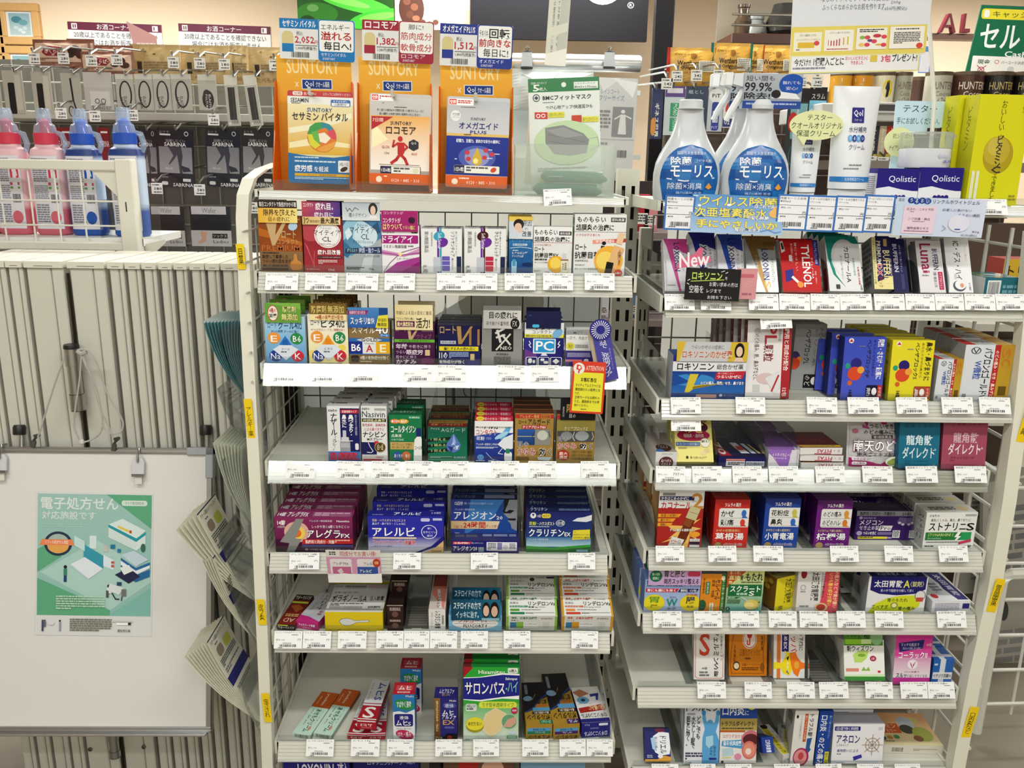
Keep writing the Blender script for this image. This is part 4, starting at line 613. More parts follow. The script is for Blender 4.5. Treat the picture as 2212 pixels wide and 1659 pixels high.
# ---------------------------------------------------------------- right rack, painkillers leaning back
LX = lambda c1, c2, sub: 'r 0 0 100 100 dcdce2;p %s 0 0 100 0 92 24 40 20 66 100 58 100 14 14;p %s 60 4 100 10 100 30 70 24;R 44 8 66 62 1c1c5a* LOXONIN;R 74 26 84 62 334 ロキソニン;R 92 26 97 60 667 つらい痛みに速く効く;r 12 88 44 90 999' % (c1, c2)
carton('R1', 1440, 1494, 516, .022, 'white painkiller carton with pink bolt, leftmost', LX('c04a8a', 'b83a7a', ''), 'dcdce0', lean=30, left='r 0 0 100 100 d4ccd4', dy=.016)
carton('R1', 1497, 1556, 502, .022, 'white painkiller carton with dark blue bolt behind the chalkboard card', LX('2a2a8a', '26267a', ''), 'dcdce0', lean=30, dy=.03)
carton('R1', 1560, 1616, 506, .022, 'white painkiller carton with bright blue bolt', LX('2a4aa8', '2a3a98', ''), 'dcdce0', lean=30, dy=.016)
carton('R1', 1621, 1688, 512, .022, 'silver painkiller carton with golden bolt', 'r 0 0 100 100 b4b4b0;p 8a6a34 0 0 100 0 96 24 40 22 66 100 58 100 10 16;r 60 8 100 16 7a5c2c;R 54 22 74 78 28245e* LOXONIN;R 56 80 76 92 a8823c* S;R 30 34 40 78 999 PREMIUM;R 82 40 92 82 444 ロキソニンSプレミアム;q 84 82 94 96 d8a0a8 .2;l 8 84 30 94 777 2', 'b0b0ac', lean=30, n=2, mat='foil', dy=.016)
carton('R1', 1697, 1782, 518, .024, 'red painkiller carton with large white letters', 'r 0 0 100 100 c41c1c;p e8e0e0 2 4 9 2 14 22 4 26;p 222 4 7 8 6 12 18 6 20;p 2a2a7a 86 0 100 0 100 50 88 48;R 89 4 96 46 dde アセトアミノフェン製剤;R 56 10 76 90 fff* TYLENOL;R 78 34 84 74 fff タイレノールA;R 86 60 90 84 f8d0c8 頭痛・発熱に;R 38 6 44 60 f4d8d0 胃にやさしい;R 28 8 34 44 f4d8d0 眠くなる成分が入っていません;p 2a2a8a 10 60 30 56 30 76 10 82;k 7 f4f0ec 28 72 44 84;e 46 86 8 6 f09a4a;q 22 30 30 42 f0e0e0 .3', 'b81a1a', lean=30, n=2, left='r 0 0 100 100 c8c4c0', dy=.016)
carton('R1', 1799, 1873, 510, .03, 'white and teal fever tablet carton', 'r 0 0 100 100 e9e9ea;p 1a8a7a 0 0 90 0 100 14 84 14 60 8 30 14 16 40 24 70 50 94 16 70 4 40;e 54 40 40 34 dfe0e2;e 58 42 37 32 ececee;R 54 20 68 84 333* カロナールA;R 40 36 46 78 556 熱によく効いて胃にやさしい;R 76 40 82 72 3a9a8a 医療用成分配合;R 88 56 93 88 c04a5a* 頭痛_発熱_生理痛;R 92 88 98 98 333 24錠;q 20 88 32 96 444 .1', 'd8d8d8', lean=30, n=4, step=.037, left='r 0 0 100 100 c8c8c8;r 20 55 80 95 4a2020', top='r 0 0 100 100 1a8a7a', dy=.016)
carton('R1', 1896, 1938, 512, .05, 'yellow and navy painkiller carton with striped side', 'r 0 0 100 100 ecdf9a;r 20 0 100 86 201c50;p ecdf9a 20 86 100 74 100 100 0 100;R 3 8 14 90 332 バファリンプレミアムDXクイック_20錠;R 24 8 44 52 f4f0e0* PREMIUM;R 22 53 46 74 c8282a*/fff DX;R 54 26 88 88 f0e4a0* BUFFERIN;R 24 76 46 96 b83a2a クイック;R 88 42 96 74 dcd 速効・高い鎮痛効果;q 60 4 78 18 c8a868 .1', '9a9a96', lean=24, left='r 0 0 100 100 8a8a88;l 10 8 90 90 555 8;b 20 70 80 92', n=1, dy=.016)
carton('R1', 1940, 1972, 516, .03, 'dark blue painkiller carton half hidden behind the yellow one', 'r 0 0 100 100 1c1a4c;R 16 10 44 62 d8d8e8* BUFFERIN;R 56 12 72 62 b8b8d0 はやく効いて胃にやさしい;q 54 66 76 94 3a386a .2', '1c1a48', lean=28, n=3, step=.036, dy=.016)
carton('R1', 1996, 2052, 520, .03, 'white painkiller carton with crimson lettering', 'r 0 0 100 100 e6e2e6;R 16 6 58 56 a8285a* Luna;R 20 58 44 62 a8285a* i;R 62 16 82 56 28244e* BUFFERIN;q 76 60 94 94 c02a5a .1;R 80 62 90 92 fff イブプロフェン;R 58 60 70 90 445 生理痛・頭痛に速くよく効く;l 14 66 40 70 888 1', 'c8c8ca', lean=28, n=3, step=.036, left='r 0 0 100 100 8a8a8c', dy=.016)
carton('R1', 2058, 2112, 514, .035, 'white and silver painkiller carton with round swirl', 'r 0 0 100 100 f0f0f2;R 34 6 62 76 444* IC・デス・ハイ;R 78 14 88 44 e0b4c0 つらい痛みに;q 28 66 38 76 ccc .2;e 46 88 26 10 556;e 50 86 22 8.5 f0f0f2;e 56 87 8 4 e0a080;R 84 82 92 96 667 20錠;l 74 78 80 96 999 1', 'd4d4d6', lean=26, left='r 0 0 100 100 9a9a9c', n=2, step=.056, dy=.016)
carton('R1', 2124, 2204, 600, .1, 'teal pain carton lying flat at the right end', 'r 0 0 100 100 1a6a7a;q 8 12 46 92 e8ecea .05;b 11 20 42 80;l 52 34 92 80 7ab 2', '186474', top='r 0 0 100 100 1a7484;R 10 4 40 70 a8b84a*/1a3a2a Ring;k 12 e8b040 36 96 70 60;k 14 eef4f4 60 70 96 30;e 60 50 20 16 d8ecec;e 30 82 22 10 8ac8cc;r 56 84 96 96 2a8a98', left='r 0 0 100 100 d4d4d0', yaw=5, dy=.03, mat='gloss')
# ---------------------------------------------------------------- cold medicines
carton('R2', 1452, 1610, 768, .06, 'blue and white cold medicine carton with gold bolt and yellow photo tab', 'r 0 0 100 14 22227e;t 36 3 68 11 e8e8f4* LOXONIN;t 78 3 99 11 fff* 24錠/4日分;r 0 14 100 38 e4e6ea;r 0 36 100 86 1a3a8a>2a6ab8;e 28 56 30 14 3a8ad0;p 1a4a9a 0 40 26 60 0 70;p 1a4a9a 20 40 30 60 40 42;p d8c23a 24 42 36 42 30 68 78 60 30 76 24 84 18 84;p 8a7420 30 70 78 60 28 76;t 6 17 56 33 111* ロキソニン;t 60 19 96 31 222 総合かぜ薬;p c0283a 60 37 100 34 96 52 58 54;t 62 38 84 42 f4d8d8 早く対処したい;t 61 44 94 51 fff* つらいかぜに;t 39 58 98 66 fff*/1a2a6a のどの痛み、発熱、せき、鼻づまり;r 0 86 100 100 24488e;q 34 88 62 96 d8a8a0 .1;e 68 90 2.4 3 dde;t 72 88 98 93 8ac 第一三共ヘルスケア', '224088', left='r 0 0 100 100 b8bcc8', yb=868,
       tab=(4, 100, 738, 'r 0 0 100 100 d8b83a;p c8cacc 12 0 76 0 72 100 4 100;t 20 16 66 38 544 つらいかぜの11症状に;t 8 44 78 84 b84a3a*/f4ecd8 ロキソニンのかぜ薬;e 88 46 7 42 181414;e 88 48 4.5 26 e8c8b0;p e8c8b0 80 100 96 100 92 78 84 78', 'd8b83a'))
carton('R2', 1616, 1712, 692, .022, 'tall white and red cold granule carton', 'r 0 0 100 100 e6e2e2;r 80 0 100 100 a8242c;R 84 4 95 64 f4e4e0* 医療用と同成分配合;R 84 86 94 97 f4e4e0* 12包;R 40 6 66 30 b8303a* PL;R 38 31 60 52 7a2a30* 顆粒;R 16 18 28 76 5a2a30 のどの痛み、熱、鼻みずなどに;R 70 8 77 26 667 SHIONOGI;e 22 14 7 4 bbb;e 46 74 22 7 d4bcbc;p dcdcdc 44 74 74 64 80 84 66 94;k 4 b02a3a 60 90 74 70;r 17 82 32 91 c8c8c8;l 4 66 8 78 999 1', '8a1c26', yb=868, lean=8, n=6, step=.034, ddx=-.006, zs=.002, left='r 0 0 100 100 6a141c;R 30 6 60 40 c88a8a PL')
carton('R2', 1713, 1780, 700, .03, 'grey throat medicine carton with orange and blue balls', 'r 0 0 100 100 8e9092>a8aaac;e 6 50 16 9 3a2a6a;e 20 54 8 5 e8922a;e 6 60 18 9 d84a28;R 34 8 54 60 222* ベンザブロックL;R 64 8 72 64 5a5c5e ピリン系;R 76 6 92 64 333 のどの痛み・せきに;r 40 76 76 97 1c1a1e;R 44 78 62 94 eee のど;e 74 86 10 6 e8e8e8;r 80 74 100 97 c0281f;R 84 78 94 94 f0d0c8 かぜ薬', '8a8c8e', yb=842, n=2, step=.04)
BZ = 'e 16 6 6 4 f0e8e8;p c03028 16 3 11 8 21 8;e 32 42 13 9 %s;e 12 46 6 4.5 2a9a78;e 30 58 17 11 d84a28;e 44 52 8.5 5.6 e8a03a;e 20 73 5.5 4 d8602a;R 55 4 66 64 222* ベンザブロック%s;R 70 4 76 62 %s あなたのかぜは鼻から;R 80 3 95 66 %s* %s;q 60 76 99 97 %s .12;r 88 76 99 97 %s;R 90 79 97 94 f4d8d0 かぜ薬;e 80 86 6 6 eee;R 62 80 71 94 eee %s;R 18 84 28 97 222* 18錠;l 36 14 50 16 888 1'
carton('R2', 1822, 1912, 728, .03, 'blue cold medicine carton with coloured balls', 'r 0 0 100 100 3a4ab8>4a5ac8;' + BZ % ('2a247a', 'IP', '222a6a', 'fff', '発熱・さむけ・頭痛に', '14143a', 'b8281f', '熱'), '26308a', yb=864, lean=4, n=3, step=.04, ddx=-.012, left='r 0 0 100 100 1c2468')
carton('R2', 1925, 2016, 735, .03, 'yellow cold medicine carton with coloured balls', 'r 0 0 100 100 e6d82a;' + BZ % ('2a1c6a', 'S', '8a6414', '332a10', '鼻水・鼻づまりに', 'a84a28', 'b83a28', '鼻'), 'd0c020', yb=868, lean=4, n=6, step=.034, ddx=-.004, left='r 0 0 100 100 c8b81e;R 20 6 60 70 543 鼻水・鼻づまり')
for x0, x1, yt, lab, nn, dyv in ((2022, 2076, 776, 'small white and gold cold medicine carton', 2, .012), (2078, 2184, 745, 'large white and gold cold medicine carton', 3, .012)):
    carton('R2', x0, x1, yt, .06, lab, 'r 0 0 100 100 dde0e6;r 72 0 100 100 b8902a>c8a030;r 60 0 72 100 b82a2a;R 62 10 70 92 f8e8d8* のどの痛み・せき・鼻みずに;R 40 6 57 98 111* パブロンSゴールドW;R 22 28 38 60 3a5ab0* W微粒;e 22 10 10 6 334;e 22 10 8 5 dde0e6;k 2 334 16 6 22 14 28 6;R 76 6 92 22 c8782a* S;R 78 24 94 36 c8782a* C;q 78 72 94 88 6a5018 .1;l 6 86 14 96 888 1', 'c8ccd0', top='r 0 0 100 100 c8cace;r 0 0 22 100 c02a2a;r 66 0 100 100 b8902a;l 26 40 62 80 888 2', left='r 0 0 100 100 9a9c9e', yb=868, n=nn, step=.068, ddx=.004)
# ---------------------------------------------------------------- throat medicines
carton('R3', 1416, 1462, 976, .1, 'small white gargle carton with round brown seal', 'r 0 0 100 100 dcdada;t 30 10 80 18 777 MADE_IN_JAPAN;e 50 64 34 36 5a2a2c;U 26 44 74 60 e8d8d0* うがい薬;U 28 64 72 82 f0e8e4* イソジン;r 0 92 100 100 2a4a7a', 'd4d2d0', top='r 0 0 100 100 a89c98;e 46 80 36 18 3a1c1c;U 24 66 70 84 d8c8c0 イソジン;e 22 94 20 7 3a6aa8', yb=1016, ybk=934)
carton('R3', 1464, 1546, 892, .03, 'yellow throat tablet carton with maroon oval', 'r 0 0 100 100 e6dc84;r 60 0 100 8 a8243a;t 66 8 94 19 222* 錠;e 46 30 44 15 4a1420;e 50 46 44 12 a81c48;t 26 22 78 41 f4e48a*/3a1018 のど;t 24 43 78 51 f4dce0 咽頭炎・扁桃炎;q 2 60 66 68 1f5a9a .1;t 4 61 64 67 dfe8f4 早く効く口のどの炎症を鎮める;e 80 61 13 10 9a9068;e 80 61 12 9 f0ece0;t 70 56 90 61 222* 飲む;e 74 82 8 4 e0cf9a;e 84 77 8 4 d8c48a;r 8 71 30 74 a89a58;e 30 91 3.4 3 221;t 38 89 82 94 443 第一三共ヘルスケア', 'd8cc74', yb=1006, lean=32, n=2, step=.05)
carton('R3', 1552, 1654, 987, .12, 'navy throat medicine carton lying flat', 'r 0 0 100 100 1c1a58;r 16 20 56 38 d88a7a;r 16 42 56 92 d8d8e0;r 58 42 97 92 b8bccc;t 60 52 94 80 222* 0120-8864-01;l 20 52 54 84 333 2', '1a1850', top='r 0 0 100 100 16143e;e 40 40 26 14 3a3e5a;e 40 40 18 9 101018;p a82030 0 58 16 58 30 98 6 98;R 8 66 22 94 f0e0e0* 70;p d8d8e0 46 66 60 66 72 92 54 92;r 52 74 66 84 c03030;p c8d0dc 68 68 76 68 86 92 76 92;p c8b87a 82 70 86 70 96 92 90 92;l 40 10 80 22 6a6e8a 2', yb=1009, ybk=905)
carton('R3', 1660, 1726, 972, .11, 'lilac and white throat carton lying flat', 'r 0 0 100 100 e0dce4;p 9a6ac0 0 0 74 0 66 100 40 100 14 40 0 20;U 12 18 76 40 f0e8f8* パープルショット;U 16 44 60 54 e8d8f4 30mL', 'd8d4dc', top='r 0 0 100 100 4a2a6a>9a6abc;p d8d4dc 84 100 100 60 100 100', yb=1009, ybk=932, n=2, step=.12)
for i in range(3):
    carton('R3', 1730 - i * 1, 1822 - i * 1, 999 - i * 16, .11, 'white and pink lozenge carton lying flat, ' + ('bottom', 'middle', 'top')[i] + ' of the pile of three', 'r 0 0 100 100 e6e2e0;r 34 84 74 98 b82a4a;U 40 24 74 76 b8304a* PITAS;e 92 50 3 24 c8c0c0;l 80 36 88 64 b99 1', 'dcd8d6', top='r 0 0 100 100 6a1424;p c8a828 0 84 100 84 100 96 6 96;l 6 88 90 94 654 1;U 10 40 80 70 b04a58 ピタスのどトローチ', zo=i * .0152, yaw=(1, -2, 2)[i], dy=.02)
def pouch(name, x0, x1, yt, yb, Y, code, col, label, cat, group=None, mat='film', lean=0, bulge=.02, notch=True, z=None, hole=True, roll=0, yaw=0, parent=None, back='ddd', nx=10, ny=14):
    """a filled foil or film pouch: sealed rims, puffed middle, printed front"""
    xm = (x0 + x1) / 2; c = P(xm, yb, Y); ym = (yt + yb) / 2; w = P(x1, ym, Y).x - P(x0, ym, Y).x; a = math.radians(lean)
    R = Euler((-a, 0, 0)).to_matrix(); h = solve(lambda q: -proj(c + R @ Vector((0, 0, q)))[1], -yt, .01, .8)
    def bz(u, v): # depth of front below 0 is toward the viewer
        s_ = max(0.0, math.sin(math.pi * min(max(u / w, 0), 1))) ** .6; t_ = max(0.0, 1 - (abs(2 * v / h - .9)) ** 2.2)
        return bulge * s_ * t_ + .0015 * math.sin(u / w * 19) * math.sin(v / h * 13)
    m = MB(); v = []; F = []
    for sgn in (-1, 1):
        b = len(v)
        for j in range(ny + 1):
            for i in range(nx + 1):
                u, q = w * i / nx, h * j / ny; rim = i in (0, nx) or j in (0, ny)
                v.append((u - w/2, sgn * (bz(u, q) * (1 if sgn < 0 else .8) if not rim else 0.0), q))
        for j in range(ny):
            for i in range(nx):
                k = b + j * (nx + 1) + i; f = (k, k + 1, k + nx + 2, k + nx + 1); F.append(f if sgn < 0 else f[::-1])
    m.add(v, F, col, mat); m.grid = True
    m.art(code, lambda u, q, n: (u - w/2, -(bz(u, q) + .001 + n * 5), q), w, h, 'card' if mat == 'film' else mat)
    o = m.obj(name, parent, c, (-a, math.radians(roll), math.radians(yaw)), label=label, cat=cat, group=group)
    return o
pouch('candy_pouch', 1826, 1958, 895, 1013, SH['R3'].Y + .035, 'r 3 4 97 74 c9c6ca;p a81c68 3 78 40 92 70 96 97 72 97 98 3 98;e 54 7 4 3.4 141014;p a02a78 28 5 32 14 30 22 24 12;p b03a88 22 18 32 22 34 26 22 24;e 88 25 6 5 c04a6a;e 11 30 5 4 c06a80;e 57 14 5 3.6 a82a58;t 34 17 76 25 333* つらいせき、;t 24 27 86 35 333* のどの痛みに効く;r 36 36 70 43 3a3038;t 38 37 68 42.5 e8e0e4 第3類医薬品;p c8388a 76 36 90 32 84 46 70 48;t 8 45 90 66 fff*/5a1a3a 南天のど飴;t 14 68 80 75 4a2a38* 南天実エキス配合;q 6 77 30 83 e8dce4;t 8 78 28 82 8a2a58 せき止め;q 6 85 30 91 e8dce4;t 8 86 28 90 8a2a58 のどあれ;e 74 84 14 9 e8ecd8;e 76 84 10 6 7a8a3a;e 70 86 7 5 98a854', 'cfcdd0', 'white and pink herbal throat candy pouch standing on the shelf', 'candy pouch', lean=10, bulge=.012)
carton('R3', 1946, 2034, 912, .03, 'teal throat powder carton with thin white strokes', 'r 0 0 100 100 1a6a86;t 12 5 96 12 0f4a62 直接_うるおう;t 18 28 82 49 d8e8ec* 龍角散;t 10 54 88 78 d8e8ec* ダイレクト;k 1.2 d8e8ec 84 60 92 60 89 57;t 16 82 74 86 0f3a54* スティックタイプ;l 16 88 72 90 0f3a54 1;t 74 91 92 96 8ab 生薬', '185e78', yb=1014, lean=10, n=2, dy=.02)
carton('R3', 2040, 2136, 905, .03, 'dusty pink throat powder carton with thin white strokes', 'r 0 0 100 100 a04a60;t 6 4 94 11 6a2438 のど_直接_うるおう;t 24 26 80 46 d8b4bc* 龍角散;t 14 48 86 70 f0dce0* ダイレクト;k 1.2 f0dce0 82 58 92 58 89 55;t 20 74 74 79 6a2438* スティックピーチ;l 20 81 70 83 6a2438 1;t 76 90 92 95 c89 生薬', '8a3c50', yb=1014, lean=8, n=2)
# ---------------------------------------------------------------- right rack: kampo and nose tablets
carton('R4', 1421, 1518, 1061, .075, 'red and white cold tonic carton with brown bottle picture', 'r 0 0 100 32 e9e7e6;r 0 30 100 100 a82422>b02a24;r 8 3 36 8 888;r 2 9 78 16 1e1c5a;t 5 10 66 15.5 fff* ひきはじめのかぜに;t 6 19 72 31 b01c28* カコナール;t 74 4 98 30 c88a3a* 2;t 74 15 82 20 333 ツー;p f0c060 40 72 20 60 52 66 26 84 48 78 10 92 44 86 30 100 70 100 74 80 92 86 76 72 98 66 74 62 96 48 70 56;p f0a030 0 40 52 40 46 46 0 46;p f0a030 0 48 40 48 34 54 0 54;p f0a030 0 56 34 56 28 62 0 62;t 6 40.5 44 45.5 432 感冒の初期に;t 6 48.5 28 53.5 432 鼻かぜに;t 6 56.5 20 61.5 432 頭痛に;k 20 6a2c14 74 48 56 84 44 100;k 17 8a4a20 74 44 66 58;k 24 c8bc90 80 33 75 44;k 1 6a5c30 70 36 92 41;p e8e6e4 34 80 62 86 54 100 24 100;t 32 86 54 94 b01c28* カコナール2;t 28 66 86 71 fff*/4a1410 すぐに飲める液体タイプ;e 84 76 12 5 f0a030;r 74 84 96 89 eee;t 76 84.5 94 88.5 222 1日2回;r 74 90 96 94 224;r 74 95 96 99 eee', 'a02420', top='r 0 0 100 100 cfcac8;t 10 20 60 44 643 カコナール2;l 10 60 90 80 a88 1', left='r 0 0 100 100 c8a060~8a6238;r 0 70 100 100 7a2420;e 50 40 24 18 b89048', yb=1182, n=3, step=.08, ddx=-.002)
KP = 'r 0 0 100 100 %s;p %s 0 0 100 0 100 14 80 10 60 18 40 8 20 16 0 8;t 28 7 74 15 f4f0f0* ツムラの漢方;q 13 18 106 57 e9e9e7 .1;r 99 17 101 58 %s;t 19 23 %d 35 222* %s;t 19 41 %d 53 222* %s;k .6 444 16 38 100 38;k .6 444 16 55 100 55;e 84 28 7 7 %s;p %s 78 38 82 32 88 32 96 38;e 82 47 7 7 %s;p %s 76 55 80 50 86 50 94 55;t 8 61 78 66.5 e8d890 %s;t 6 69 88 83 fff* %s;l 6 85 88 86 dcc 1;e 16 95 11 7 9a8050;e 16 95 9 5.5 b89a68;t 32 90 86 96 f4e8e8 4日分(1日2回)'
for x0, x1, yt, lab, c, c2, t1, w1, t2, w2, e1, e2, t3, t4 in (
    (1542, 1617, 1079, 'red herbal cold medicine carton with white symptom panel', 'c82a24', 'b01e1c', 'かぜ', 56, '頭痛', 56, '2a6ac0', 'd83a34', 'かぜの初期症状に', '葛根湯'),
    (1650, 1726, 1077, 'blue herbal hay fever medicine carton with white symptom panel', '1a44a0', '122e80', '花粉症', 68, '鼻炎', 52, 'c8c050', '2a6ac0', 'かぜなどの鼻の諸症状に', '小青竜湯'),
    (1762, 1838, 1081, 'purple herbal throat medicine carton with white symptom panel', '6a1a7a', '521262', 'のどの痛み', 70, 'のどのハレ', 70, 'd89a3a', 'd87a2a', 'のどがハレて痛む症状に', '桔梗湯')):
    carton('R4', x0, x1, yt, .07, lab, KP % (c, c2, c, w1, t1, w2, t2, e1, e1, e2, e2, t3, t4), c2, top='r 0 0 100 100 %s;t 30 30 70 70 %s %s' % (c2, c, t4), yb=1183, n=3, step=.075, mat='gloss')
carton('R4', 1848, 1970, 1104, .05, 'purple cough tablet carton with grey band', 'r 0 0 100 100 3a1a62;r 0 0 100 17 8c8a94;t 6 3 68 15 222* 医療用と同成分・同量配合;t 80 3 96 15 222* 20錠;e 8 24 3 5 a89ac8;t 12 21 34 28 b8a8d8 SHIONOGI;t 7 31 48 48 f4f0fa* メジコン;t 7 50 42 66 e8e0f4 せき止め錠;p eeeaf2 44 50 66 50 63 68 41 68;t 45 52 63 66 222 Pro;e 8 77 5 8 b0a0c8;t 15 71 38 82 fff* つらいせきに;q 40 72 66 82 7a6a9a;r 67 66 80 92 e8e8e8;l 68 68 79 90 444 5;p 6a5a88 76 20 100 26 96 46 72 38;e 77 40 3 4 d8d0e4;e 83 45 3 4 d8d0e4;r 6 88 58 96 e0d83a;l 7 89 56 95 553 1;r 58 89 66 95 a89ac0', '341658', top='r 0 0 100 100 24163c;r 50 20 80 60 3a2c54', yb=1166, n=3, step=.115, ddx=.004, zs=.0)
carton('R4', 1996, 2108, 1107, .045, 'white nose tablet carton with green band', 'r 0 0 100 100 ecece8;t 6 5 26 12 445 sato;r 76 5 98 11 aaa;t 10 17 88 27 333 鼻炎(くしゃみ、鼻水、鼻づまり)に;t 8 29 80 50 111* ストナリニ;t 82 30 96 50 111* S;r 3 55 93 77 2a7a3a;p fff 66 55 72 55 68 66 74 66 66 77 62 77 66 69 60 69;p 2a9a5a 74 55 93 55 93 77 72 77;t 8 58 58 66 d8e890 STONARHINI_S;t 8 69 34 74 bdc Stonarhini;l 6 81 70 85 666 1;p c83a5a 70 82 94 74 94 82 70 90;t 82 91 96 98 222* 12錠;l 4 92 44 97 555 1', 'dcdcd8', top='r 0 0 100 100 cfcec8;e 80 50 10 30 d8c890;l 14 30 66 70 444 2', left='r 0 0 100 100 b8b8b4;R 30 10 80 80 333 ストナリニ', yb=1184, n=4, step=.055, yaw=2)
# ---------------------------------------------------------------- stomach medicines
carton('R5', 1392, 1511, 1252, .05, 'pale blue stomach medicine carton under a pink lettered tab', 'r 0 0 100 100 8ea6d4>b4c4e4;t 3 3 97 20 1a1c4a* 第一三共胃腸薬プラス;r 2 22 98 23 446;p c0283a 2 27 62 27 58 38 2 38;t 5 28.5 56 36.5 fff* 胃にも腸にも効く;p 24245a 64 27 98 27 94 38 60 38;t 65 28.5 78 36.5 fff 顆粒;t 82 28.5 94 36.5 fff 12包;e 18 70 19 25 e8d82a;t 10 52 27 70 5a9a2a* 胃;l 12 76 24 86 7a6a1a 2;e 84 70 19 25 e8d02a;t 76 52 92 72 224* 腸;t 78 78 90 85 443 整腸;t 46 50 58 56 224 ダブル;t 41 58 60 80 1a8a7a* W;t 43 84 58 92 224* ケア;t 76 42 96 48 c03a3a 乳酸菌', '6a86c0', left='r 0 0 100 100 5a78b4', yb=1331, n=3, step=.055, ddx=-.001,
       tab=(5, 100, 1222, 'r 0 0 100 100 c8a4d0;e 14 44 12 36 1a6a4a;t 7 24 21 42 cfe4c8* 胃の不快;t 8 48 20 66 cfe4c8* 症状に;t 30 10 68 50 332* 胃と腸と;q 74 14 98 44 c83a5a;t 30 58 96 92 332* 両方スッキリ整える', 'c8a4d0'))
carton('R5', 1513, 1566, 1240, .05, 'orange stomach medicine carton with green edge', 'r 0 0 100 100 e08a24;r 82 0 100 100 2a6a2a;R 86 14 96 92 cfe0b8 弱った胃に食べ物の消化に;R 58 14 80 66 222* セルベール;R 44 14 56 60 4a2a10 健胃・制酸;q 20 20 36 52 2a7a4a .1;R 24 22 32 50 e8e8d0 新発売;R 8 10 16 50 6a3a10 第2類医薬品;e 88 10 8 6 f0e0c0;e 10 80 16 14 2a5a3a;q 40 74 56 96 f0e8c8 .1;R 43 76 53 94 332 18錠;e 66 82 6 5 c8a060', 'd07c20', top='r 0 0 100 100 8a8684;b 20 20 80 80', yb=1331, n=2, step=.06)
carton('R5', 1569, 1648, 1232, .05, 'green and yellow stomach medicine carton with stomach drawing', 'r 0 0 100 100 d8dc84>5aa8a8;p b84a24 0 0 52 0 22 24 0 42;t 6 3 36 10 f0e0b0 弱った胃に;t 4 12 34 22 f0e89a* 直接;t 4 24 22 32 f0e89a* 効く;t 36 12 48 24 332* 胃・;t 50 6 96 24 111* もたれ;l 38 26 94 30 554 1;r 4 33 96 60 1a6a3a;t 10 36 92 50 fff* スクラート;t 62 48 76 59 fff* S;t 28 52 58 58 dfe 胃腸薬;p 1a6a3a 4 62 40 62 28 66 4 66;t 6 62.4 24 65.6 cfd 散剤;e 70 80 20 12 d8c868;e 66 82 13 8 e8d88a;k 5 b8b060 84 68 92 74 88 86;k 3 c8d0c8 42 62 62 72;e 7 90 6 5 1a4a2a;t 4.6 87.4 9.4 92.6 dfd S;l 4 68 40 78 4a6a3a 3', 'c0c878', top='r 0 0 100 100 b8c060;r 8 20 56 90 1a5a34;t 12 30 52 70 cde8c0 スクラート', yb=1331, n=2, step=.06)
carton('R5', 1672, 1718, 1246, .06, 'yellow and brown herbal stomach carton turned sideways', 'r 0 0 100 100 e8d828;R 50 8 86 80 222* 大正漢方胃腸薬;R 86 14 98 70 432 胃のもたれ・不快感に;R 20 84 46 98 332 微粒', '8a6a1a', top='r 0 0 100 100 9a8a4a;l 10 20 90 80 554 2', left='r 0 0 100 100 6a4a1a;e 40 22 16 8 b89a3a;e 70 16 14 7 a88a30;e 54 36 14 7 b89a3a;k 3 8a6a2a 50 10 56 50;r 0 92 100 100 4a3010', yb=1332, yaw=24, n=2, step=.07)
carton('R5', 1724, 1814, 1214, .028, 'white and red herbal stomach medicine carton', 'r 0 0 100 100 dedad8;p d84a5a 66 0 100 0 100 100 54 100 60 60;R 88 8 98 90 f0d8a8* の乱れなどで胃が重い;R 74 12 85 84 f4dc60* いつも胃の調子が悪い;e 14 14 7 10 8a1a24;R 34 10 52 74 333* 太田漢方胃腸薬;k .8 222 58 10 58 66;R 59 12 66 66 333 ストレスが胃に来たら;o 14 44 6 6 1 777;l 8 52 20 56 888 1;e 60 88 16 10 d8b88a;e 60 88 11 7 a83a2a;l 8 84 30 90 888 1', 'c8c0c0', yb=1332, lean=4, n=2, step=.04)
carton('R5', 1817, 1855, 1286, .1, 'small white and black stomach tonic carton deep on its shelf', 'r 0 0 100 100 e4e2da;r 0 50 100 100 222;r 8 20 90 34 333', 'd8d6ce', top='r 0 0 100 100 d8d6cc;p 2a7a3a 60 0 100 0 100 100 90 100;p d8c83a 50 0 62 0 92 100 80 100;R 14 14 40 80 222* LG', dy=.09, zo=.004, yaw=-4)
carton('R5', 1873, 2000, 1246, .045, 'navy and white stomach tablet carton with lime leaf panel', 'r 0 0 100 100 e8e8ea;p 1e1c6a 4 0 98 0 98 34 80 46 50 50 20 46 4 36;t 10 10 58 28 f4f0f0* 太田胃散;t 60 10 70 29 e8e44a* A;t 71 12 94 27 e8e48a 〈錠剤〉;t 22 33 78 41 d8d8f0 胃の中で脂肪を分解して効く;p d4dc2a 4 98 14 74 34 58 60 50 80 50 92 64 90 80 76 94 60 99 20 99;t 36 58 70 68 3a4a1a* 胃のもたれ;t 10 76 38 87 3a4a1a* 食べすぎ;t 56 80 84 90 3a4a1a* 胃の痛み;e 48 77 6.5 9 9aa04a;e 48 77 4 5.5 e8eca0;e 90 50 9 14 4a4a6a;e 90 50 8 12.5 e4e0dc;r 84 55 96 66 c84a3a', 'dcdce0', top='r 0 0 100 100 b8b8c4;r 4 30 96 100 1a185a;t 16 50 84 86 b8b8d0* 太田胃散A〈錠剤〉', left='r 0 0 100 100 9a9a9e', yb=1327, n=2, step=.075)
